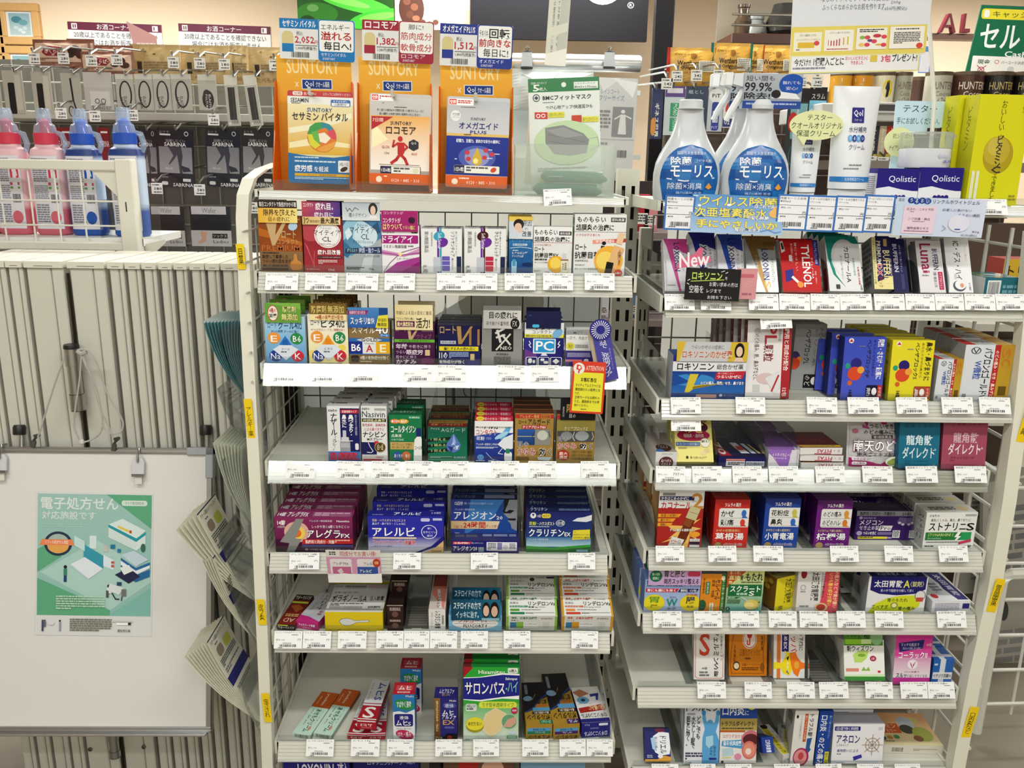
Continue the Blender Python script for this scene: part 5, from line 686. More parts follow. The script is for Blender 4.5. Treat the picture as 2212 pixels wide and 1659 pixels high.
carton('R5', 2012, 2096, 1298, .14, 'white and navy stomach powder carton lying flat, right end', 'r 0 0 100 100 e4e4e8;l 8 20 72 88 99a 6;r 80 22 98 66 2a2a7a', 'dcdce0', top='r 0 0 100 100 e2e2e8;p 1e1c6a 58 0 98 0 98 96 70 96 62 60 66 40;R 74 10 90 84 d0d0e8* 太田胃散;R 30 26 44 74 446 飲みすぎ・胸やけに;l 30 40 56 70 889 3;e 18 84 9 7 c03a3a', yb=1324, ybk=1236, yaw=2, n=1)
# ---------------------------------------------------------------- bowel medicines
carton('R6', 1504, 1571, 1322, .02, 'white and red tablet carton with large red S', 'r 0 0 100 100 e6e3e0;k 1.6 c83a2a 5 0 5 95 12 98 90 98 95 95 95 60;r 16 24 52 66 e0d8d4;t 19 28 50 62 c8402a* S;R 64 2 82 74 222* ビオフェルミン;t 66 74 80 84 222 S;t 66 86 80 95 222* 錠;R 86 2 92 70 555 人の大切な乳酸菌のくすり;t 26 80 44 84 333 48錠;l 18 87 50 96 777 2', 'd8d4d0', yb=1468, lean=14)
carton('R6', 1580, 1663, 1324, .02, 'orange herbal pill carton with trumpet in white circle', 'r 0 0 100 100 dc8418>c87410;k 1.4 7a3a10 6 6 12 30 6 60 4 84 8 96 92 96 90 60 94 30 90 6;e 24 4 18 9 a8b03a;e 54 42 19 15 e8dcd0;e 54 42 17.5 13.8 c02a28;e 54 42 16 12.6 e8dcd0;p c02a28 46 34 62 32 58 40 50 40;k 3 c02a28 54 38 54 50 48 50 48 44;t 28 57 82 68 8a4a10 正露丸クイックC;l 42 71 60 75 6a3a10 1;e 20 84 9 7 2a2018;e 20 84 7 5 dcc8a0;t 34 80 82 84 5a2a0a お腹のトラブルに;l 34 86 80 92 6a3a10 2;e 88 86 6 7 8a4a14;R 12 50 18 78 7a3a10 大幸薬品;R 84 36 89 60 5a2a0a 胃腸薬', 'c07010', yb=1460, lean=14, n=5, step=.024, zo=.0)
carton('R6', 1678, 1746, 1322, .02, 'white diarrhoea relief carton with orange and yellow figure', 'r 0 0 100 100 e8e6e4;r 10 0 22 100 d87a3a;r 26 0 48 58 241e74;R 31 4 44 54 f4f0f4* 下痢止めEX;R 54 6 74 58 c82a24*/fff ストッパ;R 80 4 94 56 222* 突発性の下痢に;p f0d820 0 74 24 76 40 64 34 56 56 62 66 72 60 86 50 96 30 92 24 84 0 86;p f07a20 50 60 70 58 76 66 88 74 100 76 100 84 86 86 78 98 64 92 56 80;e 74 79 8 6 e8a83a;p 222 40 68 50 64 46 72;p 222 40 90 50 94 44 86;R 42 74 48 92 fff おなか', 'dcdad6', yb=1465, lean=14, n=2, step=.024)
carton('R6', 1830, 1918, 1382, .05, 'white laxative carton with green leaf under green tab', 'r 0 0 100 100 ecece8;t 8 14 74 29 222* 新ウィズワン;p b8d86a 26 56 22 36 40 26 62 28 56 46 44 56;e 44 38 10 4 7aa83a;e 72 46 8 7 a82a48;t 68 43 76 49 fff 12包;r 4 70 36 78 d88a7a;p 8ab84a 42 76 48 66 54 74 60 66 64 76;r 0 90 100 100 3a8a3a;p cfe8b8 0 86 100 84 100 90 0 90;e 86 78 4 3 c03a4a', 'd8d8d2', yb=1478, lean=20, zo=.0,
       tab=(0, 96, 1358, 'r 0 0 100 100 4a8a24;t 6 20 34 52 1a3a0a つらい;t 36 14 66 58 222* 便秘;r 2 62 52 92 8ac42a;r 44 62 70 90 c8dc9a;e 84 50 16 48 8ab880', '4a8a24'))
carton('R6', 1938, 2018, 1330, .05, 'magenta and white laxative carton with ribbon emblem', 'r 0 0 100 52 c8288a>d84a9a;r 0 52 100 90 d89ac0>ece8ea;r 0 88 100 100 c8389a;p 24246e 8 26 78 20 74 36 12 42;t 16 26 64 32 e8d8f0 リッチな処方で;t 20 33 70 38 e8d8f0 スルッと出したい方に;t 84 26 98 32 f0c8e0 40錠;t 10 42 88 54 fff*/a02878 コーラックII;e 50 64 14 9 f4e8ee;p a82a5a 42 59 48 64 50 71 52 64 60 57 54 66 50 72 46 66;k .8 e8b0d0 0 50 100 50;k .8 e8b0d0 0 56 100 56;t 30 76 70 79 8a4a6a 3つの効果で;t 8 80 36 88 2a2a6a* スルッ;t 38 82 92 87 666 と出しやすくなる', 'b82a80', left='r 0 0 100 100 c8c4c8', yb=1478, lean=6, n=2, step=.055)
carton('R6', 2014, 2058, 1424, .05, 'blue and white enema carton, right end', 'r 0 0 100 100 2a62b0;r 34 0 60 100 d8dce4;r 4 54 98 82 e4e6ea;t 8 60 94 76 222* イチジク浣腸30;l 6 18 30 30 cde 1;r 60 84 100 100 3a6ab8', '2458a4', top='r 0 0 100 100 2a5aa0;r 30 0 56 100 c8ccd4;r 0 60 100 80 c8ccd4', yb=1476, n=3, step=.055, zs=.0)
# ---------------------------------------------------------------- lowest visible row
carton('R7', 1396, 1452, 1573, .02, 'navy sleep aid carton with white cloud shape, leftmost', 'r 0 0 100 100 1e2468;p e8ecf4 34 24 60 10 96 14 100 60 96 78 60 82 40 72 30 50;p a8c8e8 24 30 40 26 46 70 30 62;R 60 24 84 76 222* ドリエル;R 40 26 50 66 456 寝つきが悪い;p d89a3a 50 92 76 82 100 86 100 100 40 100;e 60 84 10 6 e8e4ea;l 8 80 30 90 9ab 2;e 60 6 20 6 7a2a4a;r 0 93 100 100 d8a03a', '1a2060', yb=1660, lean=30)
carton('R7', 1482, 1558, 1506, .02, 'pale blue drowsiness relief carton with raised arms figure', 'r 0 0 100 100 d0d6e2>e8eaf0;p 5aa4d8 52 100 52 60 58 46 50 30 50 22 58 22 62 34 70 38 78 40 86 36 90 22 98 22 98 34 90 50 100 64 100 100;e 73 40 10 8 5aa4d8;e 54 22 6 4 3a84c0;e 95 22 6 4 3a84c0;p a8d4e8 62 58 82 56 84 70 72 76 62 70;t 4 8 96 19 222* トメルミン;q 6 22 30 25 999;v 34 27 46 62 222* どこでも;v 19 27 31 76 222* 水なし1錠で;v 5 27 16 72 222* 眠気に効く。;v 84 72 92 88 1a3a6a 口でとかして;v 74 72 82 86 1a3a6a どこでも;q 72 90 94 93 2a2a8a;l 4 82 54 94 446 3;t 4 96 22 99 222 LION', 'c0c8d4', yb=1656, lean=10, n=2, step=.03)
carton('R7', 1560, 1640, 1500, .02, 'blue and gold mouth ulcer patch carton with mouth picture', 'r 0 0 100 32 24449a;e 84 8 14 11 d8dc2a;t 6 4 66 10 dde つらくて食べられない;t 5 14 64 27 e8eef4* 口内炎;t 66 20 76 27 e8eef4 に;r 0 32 100 50 b09a50;t 4 36 92 44 222* トラフルダイレクト;l 4 46 90 49 432 1;r 0 50 68 53 b85a28;r 0 53 100 100 e8e4e2;t 8 56 62 62 c03a5a はがさず治せる;p 4a9ad0 6 66 62 64 62 78 4 74;t 10 66 58 73 fff* 貼る!抗炎症薬;e 84 64 26 14 c8707a;e 84 64 22 9 5a2428;e 80 80 20 14 d8706a;e 80 80 16 11 e0907a;e 78 82 8 5 f4dcd0;p b8d4dc 6 78 36 76 38 88 8 90;e 50 90 10 5 e090b0;k 2 d8d83a 8 92 30 91;e 8 98 4 2 222', 'd8d4d0', yb=1648, lean=10, n=3, step=.026)
carton('R7', 1650, 1676, 1592, .06, 'slim blue mouth ulcer ointment carton leaning at an angle', 'r 0 0 100 100 1e3a8a;R 30 20 74 96 dfe4f4* 口内炎軟膏', '1a3480', yb=1664, lean=30, yaw=8)
carton('R7', 1690, 1716, 1630, .12, 'slim white and yellow ointment carton lying lengthwise', 'r 0 0 100 100 dcdad4;o 20 60 10 20 3 555;l 40 40 90 70 777 2', 'd4d2cc', top='r 0 0 100 100 d8d6d0;r 6 10 60 96 d8c83a;R 16 20 50 92 332* 口内炎クイック;R 66 24 90 80 b86a2a トラフル;e 40 6 30 8 3a1a14', yb=1656, ybk=1566, yaw=14)
carton('R7', 1712, 1762, 1536, .05, 'white and orange mouth ulcer tablet carton with sore picture', 'r 0 0 100 100 e8e6e2;r 44 5 58 56 c85a28;R 47 8 55 52 f4e0d0 飲んでなおす口内炎;R 64 6 84 46 222* トラフル錠;p 2a5a9a 62 50 84 48 78 66 84 70 66 82 52 70 62 68;e 44 84 34 17 a8285a;e 42 84 28 14 e0949a;e 44 82 12 7 c84a48;R 26 8 34 50 888 つらい口内炎に効く;e 12 10 5 3 222', 'd4d2cc', left='r 0 0 100 100 b4b2ac;b 20 10 80 30', yb=1658, n=2, step=.06)
carton('R7', 1765, 1794, 1536, .05, 'narrow blue mouth and throat medicine carton', 'r 0 0 100 100 1c449c;R 14 8 62 98 f0f2f8* 口内炎・のどの痛み;R 74 8 92 50 a8c0e8 痛くて食べるのがつらい;r 70 74 100 100 e0d83a;R 74 76 96 98 333 飲む治療', '183c8c', yb=1658, n=2, step=.06)
carton('R7', 1800, 1911, 1564, .05, 'white motion sickness carton with ship wheel drawing', 'r 0 0 100 100 ebebef;q 3 6 53 17 26247a .2;t 6 7.5 49 15.5 dde* 1日1回で効く!持続性;t 8 27 53 48 26246e* アネロン;t 8 50 32 56 446 ニスキャップ;t 10 63 52 71 4a4890 乗物酔いによる;l 10 74 40 78 778 1;p 3a34a0 42 82 58 76 60 84 44 92;o 78 52 14 18 2 b8a890;o 78 52 8 10 1.4 b8a890;k 1 8a7858 78 26 78 78;k 1 8a7858 58 52 98 52;k 1 8a7858 64 34 92 70;k 1 8a7858 92 34 64 70;r 88 7 96 14 ccd;l 10 96 50 98 889 1;k .5 99a 0 93 100 93', 'd4d4da', top='r 0 0 100 100 c4c4d0', yb=1662, lean=6, n=4, step=.053, ddx=-.003)
carton('R7', 1909, 2036, 1610, .1, 'orange printed family travel sickness carton lying flat', 'r 0 0 100 100 dcd4c8;b 14 30 34 80;l 50 40 90 70 998 2', 'd8ccbc', top='r 0 0 100 100 e8a878>d8cca0;r 0 34 44 64 c85a28;t 4 36 40 48 f0d0b0* ベルミン;t 8 52 36 62 f4e0c8* ファミリー;e 76 24 10 10 d8c87a;e 60 34 14 22 b8c4c8;e 56 52 12 14 4a4a3a;e 78 66 16 22 a8b050;e 66 80 8 9 8a5a3a;e 6 80 5 6 2a5a8a;e 18 78 5 6 b88a3a;e 30 76 5 6 4a8a5a;l 6 88 40 92 765 1', yb=1628, ybk=1540, n=1, yaw=-2, dy=.05)
carton('R7', 1870, 1968, 1560, .1, 'orange printed travel sickness carton far back behind the flat one', 'r 0 0 100 100 a8602a', 'a8602a', top='r 0 0 100 100 b86a2c;p a8983a 60 0 100 0 100 100 80 100;e 60 50 16 30 5a4a2a', dy=.2, zo=.01)
# ================================================================ price tags on the rails
tags = {
 'L1': [(572, 643, 'Vロートコンタクトプレミアム 15ml', 'the brown gold V carton'), (658, 728, 'マイティアCLビタクリアクール', 'the red eye drop carton with white circle'), (746, 816, '新マイティアCLアイスリフレッシュ', 'the icy blue eye drop carton'), (830, 896, 'スマイルコンタクトドライテクト 12', 'the magenta dry eye carton'), (943, 1008, 'ソフトサンティア 5ml×4個', 'the cyan and violet tear carton'), (1008, 1074, 'ソフトサンティアひとみストレッチ 5', 'the dark red and violet tear carton'), (1090, 1157, '参天ヒアレインS 5ml', 'the slim blue eye drop carton'), (1173, 1238, 'ロート抗菌目薬EX 10ml', 'the small bottle eye drop carton'), (1263, 1328, 'ロート抗菌目薬i 0.5ml×20個', 'the tilted ampoule eye drop carton')],
 'L2': [(578, 647, 'ロートクール40α 12ml', 'the sky blue vitamin eye drops'), (663, 730, 'ロートビタ40α 12ml', 'the cream vitamin eye drops'), (752, 817, 'スマイル40EXゴールドクール', 'the gold and blue vitamin eye drops'), (869, 935, 'ロートVアクティブ', 'the dark purple eye drops'), (942, 1008, 'ロートV11', 'the navy eye drops with gold numeral'), (1072, 1135, 'サンテFXネオ 12ml', 'the silver grey eye drops'), (1146, 1208, 'ロートデジアイコンタクト 12ml', 'the contact lens carton with PC screen')],
 'L3': [(615, 680, 'ナザールアレジーズ 1', 'the empty place at the shelf left end'), (725, 788, 'ナザールスプレーポンプ', 'the white and navy nose spray'), (801, 863, 'ナシビンMスプレー 8ml', 'the white nose spray with black bar'), (873, 935, 'コールタイジン点鼻液a', 'the green nose drops'), (952, 1012, 'アイリスAGガード 10', 'the green carton with blue gem drop'), (1061, 1122, 'アルガードコンタクト', 'the contact allergy eye drops'), (1141, 1202, 'ロートアルガードクリアブロックEX', 'the gold carton with blue beam'), (1255, 1316, 'アルガードクリアブロックZ', 'the carton under the black card')],
 'L4': [(624, 689, 'アレグラFX 14錠', 'the purple allergy tablets'), (849, 909, 'アレルビ 14錠', 'the royal blue allergy tablets'), (1017, 1076, 'アレジオン20 12錠', 'the flat blue allergy carton'), (1227, 1286, 'クラリチンEX 14錠', 'the navy carton with green hill')],
 'L5': [(591, 652, 'メンソレータムADクリーム 10g', 'the small black and red carton'), (653, 714, 'フェミニーナ軟膏S 15', 'the pink and silver cream'), (729, 791, 'ボラギノールA注入軟膏 2g×10個', 'the yellow and white ointment'), (812, 871, 'オロナイン軟膏 11g', 'the dark brown ointment'), (872, 927, 'ドルマイシン軟膏 6g', 'the deep white and blue creams'), (928, 987, 'レスタミンコーワ軟膏 20g', 'the white ointment with red top'), (995, 1054, 'フルコートf 5g', 'the light blue ointment with oval'), (1088, 1146, 'リンデロンVs軟膏 5g', 'the lime sided skin cream'), (1234, 1292, 'リンデロンVsクリーム 5g', 'the amber sided skin cream')],
 'L6': [(660, 720, 'ユースキンあせもクリーム', 'the orange and mint creams'), (757, 819, 'ムヒS 18g', 'the red itch cream cartons'), (835, 893, '液体ムヒS2a 50ml', 'the tall blue itch lotion'), (940, 998, '液体ムヒアルファEX 35ml', 'the navy and gold itch lotion'), (1022, 1078, 'サロンパスハイ 16枚', 'the large green patch carton'), (1128, 1185, 'ボルタレンEXローション 50g', 'the gold lotion carton'), (1209, 1266, 'ボルタレンEXゲル 50g', 'the gold gel carton'), (1267, 1324, 'ロキソニンSゲル 25g', 'the white and navy gel carton')],
 'R1': [(1436, 1501, 'ロキソニンS', 'the pink bolt painkillers'), (1514, 1580, 'ロキソニンSプラス 12錠', 'the blackboard sign'), (1618, 1683, 'ロキソニンSクイック 12錠', 'the bright blue bolt painkillers'), (1684, 1751, 'ロキソニンSプレミアム 12錠', 'the silver and golden bolt carton'), (1752, 1815, 'タイレノールA 10', 'the red painkiller carton'), (1816, 1885, 'カロナールA 24錠', 'the white and teal fever tablets'), (1890, 1956, 'バファリンプレミアムDX 20錠', 'the yellow and navy painkillers'), (1957, 2021, 'バファリンA 40錠', 'the dark blue painkillers'), (2022, 2084, 'バファリンルナi 20錠', 'the crimson lettered painkillers'), (2085, 2152, 'メデス・ハイ 20錠', 'the silver swirl painkillers'), (2153, 2217, 'リングルアイビーα200', 'the teal flat carton')],
 'R2': [(1450, 1515, 'ロキソニン総合かぜ薬 12錠', 'the gold bolt cold medicine'), (1590, 1654, 'パイロンPL顆粒 12包', 'the tall cold granule carton'), (1744, 1810, 'ベンザブロックL 18錠', 'the grey throat medicine'), (1833, 1901, 'ベンザブロックIP 18', 'the blue cold medicine'), (1938, 2006, 'ベンザブロックS 18錠', 'the yellow cold medicine'), (2036, 2104, 'パブロンSゴールドW 30錠', 'the small white and gold carton'), (2117, 2185, 'パブロンSゴールドW', 'the large white and gold carton')],
 'R3': [(1417, 1481, 'イソジンうがい薬 30ml', 'the small gargle carton'), (1496, 1561, 'のど錠 24錠', 'the yellow throat tablets'), (1583, 1647, 'のどスプレー 30ml', 'the navy throat medicine'), (1662, 1726, 'パープルショット 30ml', 'the lilac throat carton'), (1763, 1827, 'ピタスのどトローチ 12', 'the pile of pink lozenges'), (1864, 1930, '南天のど飴パウチ 11錠', 'the throat candy pouch'), (1959, 2027, '龍角散ダイレクト 16包', 'the teal throat powder'), (2064, 2133, '龍角散ダイレクトピーチ', 'the dusty pink throat powder')],
 'R4': [(1417, 1479, 'カコナール2 45ml×2本', 'the cold tonic with bottle'), (1531, 1592, 'ツムラ漢方葛根湯 8包', 'the red herbal carton'), (1628, 1693, 'ツムラ漢方小青竜湯 8包', 'the blue herbal carton'), (1795, 1856, 'ツムラ漢方桔梗湯 8包', 'the purple herbal carton'), (1912, 1974, 'メジコンせき止め錠Pro 20錠', 'the purple cough tablets'), (2030, 2093, 'ストナリニS 12錠', 'the white and green nose tablets')],
 'R5': [(1411, 1473, '第一三共胃腸薬プラス細粒 12包', 'the pale blue stomach medicine'), (1500, 1561, '新セルベール整胃プレミアム 18錠', 'the orange stomach carton'), (1579, 1641, 'スクラート胃腸薬S 12包', 'the green stomach carton with drawing'), (1661, 1722, '大正漢方胃腸薬 12包', 'the yellow brown stomach carton'), (1728, 1790, '太田漢方胃腸薬II 14包', 'the white and red stomach carton'), (1809, 1871, 'ブスコパンA錠 20錠', 'the small deep stomach tonic'), (1891, 1953, '太田胃散A錠剤 45錠', 'the lime leaf stomach tablets'), (2026, 2089, '太田胃散分包 16包', 'the flat stomach powder')],
 'R6': [(1507, 1569, '新ビオフェルミンS錠 45錠', 'the red S tablets'), (1609, 1668, '正露丸クイックC 16', 'the orange trumpet carton'), (1701, 1761, 'ストッパ下痢止めEX 12錠', 'the orange figure carton'), (1771, 1834, 'トメダインコーワ 12錠', 'the empty slot on the right rack'), (1870, 1930, '新ウィズワン 12包', 'the green leaf laxative'), (1947, 2005, 'コーラックII 40錠', 'the magenta laxative'), (2006, 2064, 'イチジク浣腸30', 'the blue and white enema')],
 'R7': [(1408, 1466, 'ドリエル 6錠', 'the navy sleep aid'), (1492, 1547, 'トメルミン 12錠', 'the raised arms figure carton'), (1568, 1625, 'トラフルダイレクトa 12枚', 'the mouth ulcer patches'), (1674, 1730, '口内炎軟膏大正 5g', 'the slim yellow ointment'), (1764, 1820, 'トラフル錠 36錠', 'the narrow blue mouth medicine'), (1853, 1910, 'アネロンニスキャップ 6', 'the ship wheel carton'), (1935, 1990, 'トラベルミンファミリー 6', 'the flat family carton')]}
rt = random.Random(11)
for k in tags:
    for x0, x1, t, w in tags[k]: price_tag(k, x0, x1, t, w, roll=rt.uniform(-1, 1), price='737' if 'イソジン' in t else None)
price_tag('L0', 1175, 1236, 'BMCフィットマスク 5枚', 'the frosted mask tray', 408, 444, roll=-3)
price_tag('R0', 2108, 2178, 'おいしいビタミンCできました', 'the yellow lemon cartons', 430, 464, roll=0)
price_tag('R2', 1450, 1515, 'ロキソニン総合かぜ薬 24錠', 'another tag, below the cold medicine', 894, 931)
price_tag('R1', 1644, 1712, 'ロキソニンSプレミアム 24錠', 'the golden bolt carton, tilted and loose', 673, 710, roll=-3)
# framed price cards and notices on the upper right rail
for i, (x0, x1, y0, y1, t1, t2, lab) in enumerate(((1432, 1497, 422, 497, '除菌モーリス付替', '400ml', 'blue framed price card below the single spray bottle, leftmost'), (1673, 1741, 420, 498, '除菌モーリス本体', '400ml', 'blue framed price card right of the blue virus notice'), (1736, 1807, 422, 501, 'クオール水分補充うるお', 'いクリーム_40g', 'blue framed price card below the small cream tube'), (1797, 1865, 423, 502, 'クオール水分補充うるお', 'いクリーム_200g', 'blue framed price card below the large cream tube'), (1857, 1925, 421, 503, 'クオールうるおいリンクルホ', 'ワイトジェル_80g', 'blue framed price card left of the pale wrinkle gel notice'))):
    s = SH['R0']; plane_card('price_card', x0, y0, x1, y1, s.Y - .026 - .0012 * (i % 2), 'r 6 5 94 95 f2f2f6;t 8 7 90 14 222 %s;t 8 16 40 22 222 %s;r 6 29 94 30 333;t 12 34 44 39 444 税込_10%%;t 82 46 92 54 333 円;r 6 54 94 55 333;t 12 59 30 63 333 ●税抜;t 70 59 92 64 444 0円;b 22 76 84 88;l 18 89 88 92 333 1' % (t1, t2), '3f74bc', 'card', .0008, roll=1.2, label=lab, cat='price card', group='blue framed price cards', corner=.02)
s = SH['R0']
plane_card('notice_card', 1490, 422, 1690, 505, s.Y - .03, 'r 0 0 100 100 5a94cc>a8c4e4;t 1 4 6 26 eee 「;t 8 4 60 28 f0e060*/2a5a9a ウイルス;t 62 4 92 25 f0e060*/2a5a9a 除菌;t 68 22 97 32 fff*/1a3a7a はこれで決まり;t 3 34 82 58 f0e060*/2a5a9a 次亜塩素酸水;t 60 52 84 62 fff*/1a3a7a で安心除菌;t 6 66 94 86 f0e468*/b89a30 手にやさしいか;t 48 84 76 94 fff*/1a3a7a 毎日使えます;e 90 44 6 11 f0b868;p f0b868 86 38 90 24 94 38;k 1 6a9ad8 76 92 84 86 92 94 98 90;e 8 30 2 3 fff;e 40 26 2.4 3 fff', '8ab4dc', 'card', .0008, roll=1.5, lean=6, label='blue virus removal notice with yellow handwriting below the spray bottles', cat='notice card', outline=[(0, 0), (91, 0), (100, 100), (1.5, 100)])
plane_card('notice_card', 1926, 428, 2121, 511, s.Y - .034, 'r 0 0 100 100 c4d6ec~d8dcf0;t 2 3 8 12 445 薬用;e 16 8 4 8 1e3a8a;e 22 10 4 8 2a4a9a;e 28 8 4 8 1e3a8a;e 34 9 4 8 2a4a9a;v 14.5 3 17.5 13 fff う;v 20.5 4 23.5 15 fff る;v 26.5 3 29.5 13 fff お;v 32.5 4 35.5 15 fff い;t 40 4 92 14 446 リンクルホワイトジェル;r 9 22 45 94 e8d0e0;t 12 27 42 34 645 肌あれ・ニキビ予防;l 16 36 38 39 978 1;t 15 52 39 59 645 シワ改善・美白;l 20 61 34 64 978 1;t 15 76 39 83 645 植物由来エキス;l 12 86 42 90 978 1;t 52 26 84 33 668 日差しに負けない;t 70 38 94 46 668 うるおい美肌;e 72 64 12 22 e0e0f0;k .6 99b 54 70 58 78 54 84;r 68 78 74 81 2a4a8a;t 88 82 96 88 556 80g;t 76 91 94 98 556 ¥2,750(税込)', 'c8d6ec', 'card', .0008, roll=1, label='pale blue and pink wrinkle gel notice on the upper right rail', cat='notice card', outline=[(0, 0), (93, 3), (100, 100), (5, 97)])
# loose notices on other rails
s = SH['L4']; plane_card('offer_card', 710, 1189, 826, 1258, s.Y - .05, 'r 0 0 100 20 e8e4e0;l 6 4 18 16 444 2;t 26 3 92 18 c82a3a 同成分でお買い得!;r 0 20 100 72 dca0c0;q 6 26 46 72 f0e8ec .1;q 56 26 96 72 f0e8ec .1;t 12 36 40 45 222 アレグラFX;t 68 36 90 45 222 アレルビ;e 92 38 7 13 c8401e;t 88 33 96 43 f4d0a0* 得;r 10 50 44 74 c86a94;p e8d0d8 18 62 26 54 30 66 24 74;r 56 50 94 72 3a58a8;t 60 58 82 68 fff* アレルビ;r 0 72 100 100 f4eef2;p fff 0 78 30 70 60 76 100 70 100 100 0 100', 'f0e4ea', 'card', .0008, lean=-14, label='pink and white same ingredient offer card between the purple and blue tablets', cat='offer card')
s = SH['L2']; plane_card('notice_card', 1230, 781, 1302, 893, s.Y - .045, 'r 6 4 94 96 e8e03a;r 2 1 98 21 d8402a;t 40 8 93 17 f8e0d0 ATTENTION;e 19 14 17 11 f0e8e0;p d8482a 12 6 24 8 28 14 22 18 20 24 16 22 18 17 11 16;e 20 12 4 3 f0e8e0;t 27 31 74 39 222* お客様各位;t 12 43 87 49 333 マイティアルミファイは;t 12 51 87 57 333 薬剤師からの販売とな;t 12 59 26 64 333 ります。;t 12 66 87 72 333 立体カードをお持ちの;t 12 74 87 80 333 うえ、薬剤師までお声;t 12 82 56 87 333 掛けください。;l 32 91 72 93 554 1', 'd84428', 'card', .001, roll=2.5, lean=4, corner=.04, label='yellow and red attention notice hanging over the redness relief carton', cat='notice card')
t = MB(); cpos = P(1318, 822, SH['L2'].Y - .03); hh = P(1318, 705, SH['L2'].Y - .03).z - cpos.z
t.prism([(-.018, 0), (.018, 0), (.018, hh), (-.018, hh)], .001, '4a48a0'); t.prism([(-.018, 0), (-.018, hh), (-.03, hh * .9), (-.02, .0)], .02, 'b8a890', fr=lambda x, y, z: (-.018 - y * .4, (x + .018) * -1 + .002, z))
t.art('v 30 16 72 92 f0f0f8 一滴で、充血クリア;l 14 4 60 8 b0b0d8 1;R 76 40 84 80 a8a8d0 角膜を気づかう', lambda u, v, q: (u - .018, -q, v), .036, hh); t.prism([(0.022 * math.cos(a * math.pi / 12), hh - .004 + .022 * math.sin(a * math.pi / 12)) for a in range(24)], .0015, '2c2a88', fr=lambda x, y, z: (x, y - .003, z))
for a in range(24):
    c, q = math.cos(a * math.pi / 12), math.sin(a * math.pi / 12); zz = hh - .004; n_ = Vector((-q, 0, c)) * .0009; A_ = Vector((c * .009, -.0035, zz + q * .009)); B_ = Vector((c * .019, -.0035, zz + q * .019))
    t.add([tuple(A_ - n_ * .5), tuple(B_ - n_), tuple(B_ + n_), tuple(A_ + n_ * .5)], [(0, 3, 2, 1)], 'f0f0f8')
t.obj('standing_card', None, cpos, (0, math.radians(-13), 0), label='violet tilted standing card with round rosette beside the yellow notice', cat='display card')
s = SH['R1']; plane_card('blackboard_sign', 1477, 580, 1596, 649, s.Y - .03, 'r 0 0 100 100 1c1a1c;t 12 12 66 36 c8e06a*/4a5a1a ロキソニン;k 1.2 c8e06a 10 42 70 34;t 72 24 76 34 eee を;t 44 42 96 56 e8e8e8 お買い求めの方は;t 8 54 34 78 e8e8e8 空箱を;t 40 64 66 76 e8e8e8 レジまで;t 42 84 86 96 e8e8e8 お持ち下さい;k 1 fff 64 10 70 6;k 1 fff 72 14 76 10;k 1 fff 4 40 8 36;k 1 fff 3 48 7 52', '1c1a1c', 'card', .002, roll=1.5, lean=4, label='small wavy edged blackboard sign with chalk writing before the painkillers', cat='sign', outline=[(0 + (i % 2) * 1.5, 0 + (j % 2) * 0) for i, j in ()] or [(x, (2.5 if i % 2 else 0)) for i, x in enumerate(range(0, 101, 5))] + [(98.5 if i % 2 else 100, y) for i, y in enumerate(range(5, 100, 8))] + [(x, (97.5 if i % 2 else 100)) for i, x in enumerate(range(100, -1, -5))] + [(1.5 if i % 2 else 0, y) for i, y in enumerate(range(95, 4, -8))])
plane_card('new_sign', 1462, 536, 1536, 578, s.Y - .026, 't 8 22 94 96 f8f0f4* New', 'd8688a', 'card', .002, roll=-4, label='pink cut out New sign above the blackboard sign', cat='sign', outline=[(0, 100), (6, 62), (30, 44), (52, 30), (66, 0), (78, 2), (76, 30), (74, 46), (98, 48), (100, 74), (70, 90)])
plane_card('pink_card', 1588, 580, 1632, 646, s.Y - .024, 'q 12 18 84 30 c86a7a .3;t 40 40 80 62 d8a0a8 S;l 30 80 80 92 a86a74 1', 'd8989c', 'card', .0008, label='plain pink notice card right of the blackboard sign', cat='notice card')
# ================================================================ folding partition at the left
PY = 1.965
fp = empty('folding_partition', (P(250, 1000, PY).x, PY, 0), 'cream folding partition of narrow vertical panels behind the whiteboard', 'partition')
fo = Vector(fp.location)
def P0(px, Y=PY, y=600): return P(px, y, Y).x
ztop = P(250, 566, PY).z; zcap = P(250, 580, PY).z
def part_panel(a, b, col='d6d4c8'):
    x0, x1 = P0(a + .8), P0(b - .8); m = MB(); w = x1 - x0; g = x0 + w * .66
    m.box(x0, PY, .01, g - .0012, PY + .2, zcap, col, 'paint', ch=.0025); m.box(g + .0012, PY, .01, x1, PY + .2, zcap, col, 'paint', ch=.0025)
    m.box(g - .0014, PY + .003, .01, g + .0014, PY + .19, zcap, '8f8b7e', 'paint')
    o = m.obj('panel', fp, -fo)
    c = MB(); n = 10; v = []
    for i in range(n + 1):   # moulded cap with a slight S sweep
        t = i / n; y = PY - .006 + .25 * t; dx = .012 * (3*t*t - 2*t*t*t)
        v += [(x0 - .002 + dx, y, zcap), (x1 + .002 + dx, y, zcap), (x1 + .002 + dx, y, ztop), (x0 - .002 + dx, y, ztop)]
    F = [(3, 2, 1, 0)[::-1], tuple(4*n + k for k in (3, 2, 1, 0))]
    for i in range(n):
        for k in range(4): F.append((4*i + k, 4*i + (k+1) % 4, 4*i + 4 + (k+1) % 4, 4*i + 4 + k)[::-1])
    c.add(v, F, 'e4e1d2', 'plastic')
    if w > .016: c.box(x0 + w*.25, PY - .0065, zcap + .004, x0 + w*.75, PY - .005, zcap + .0052, '77746a', 'plastic')
    c.obj('panel_cap', o)
for a, b in ((-105, -72), (-66, -32), (-26, 14), (19, 51), (58, 139), (151, 228), (237, 269), (275, 305), (311, 339), (347, 373), (380, 405), (414, 443), (448, 475), (481, 515), (521, 552), (558, 590)):
    part_panel(a, b)
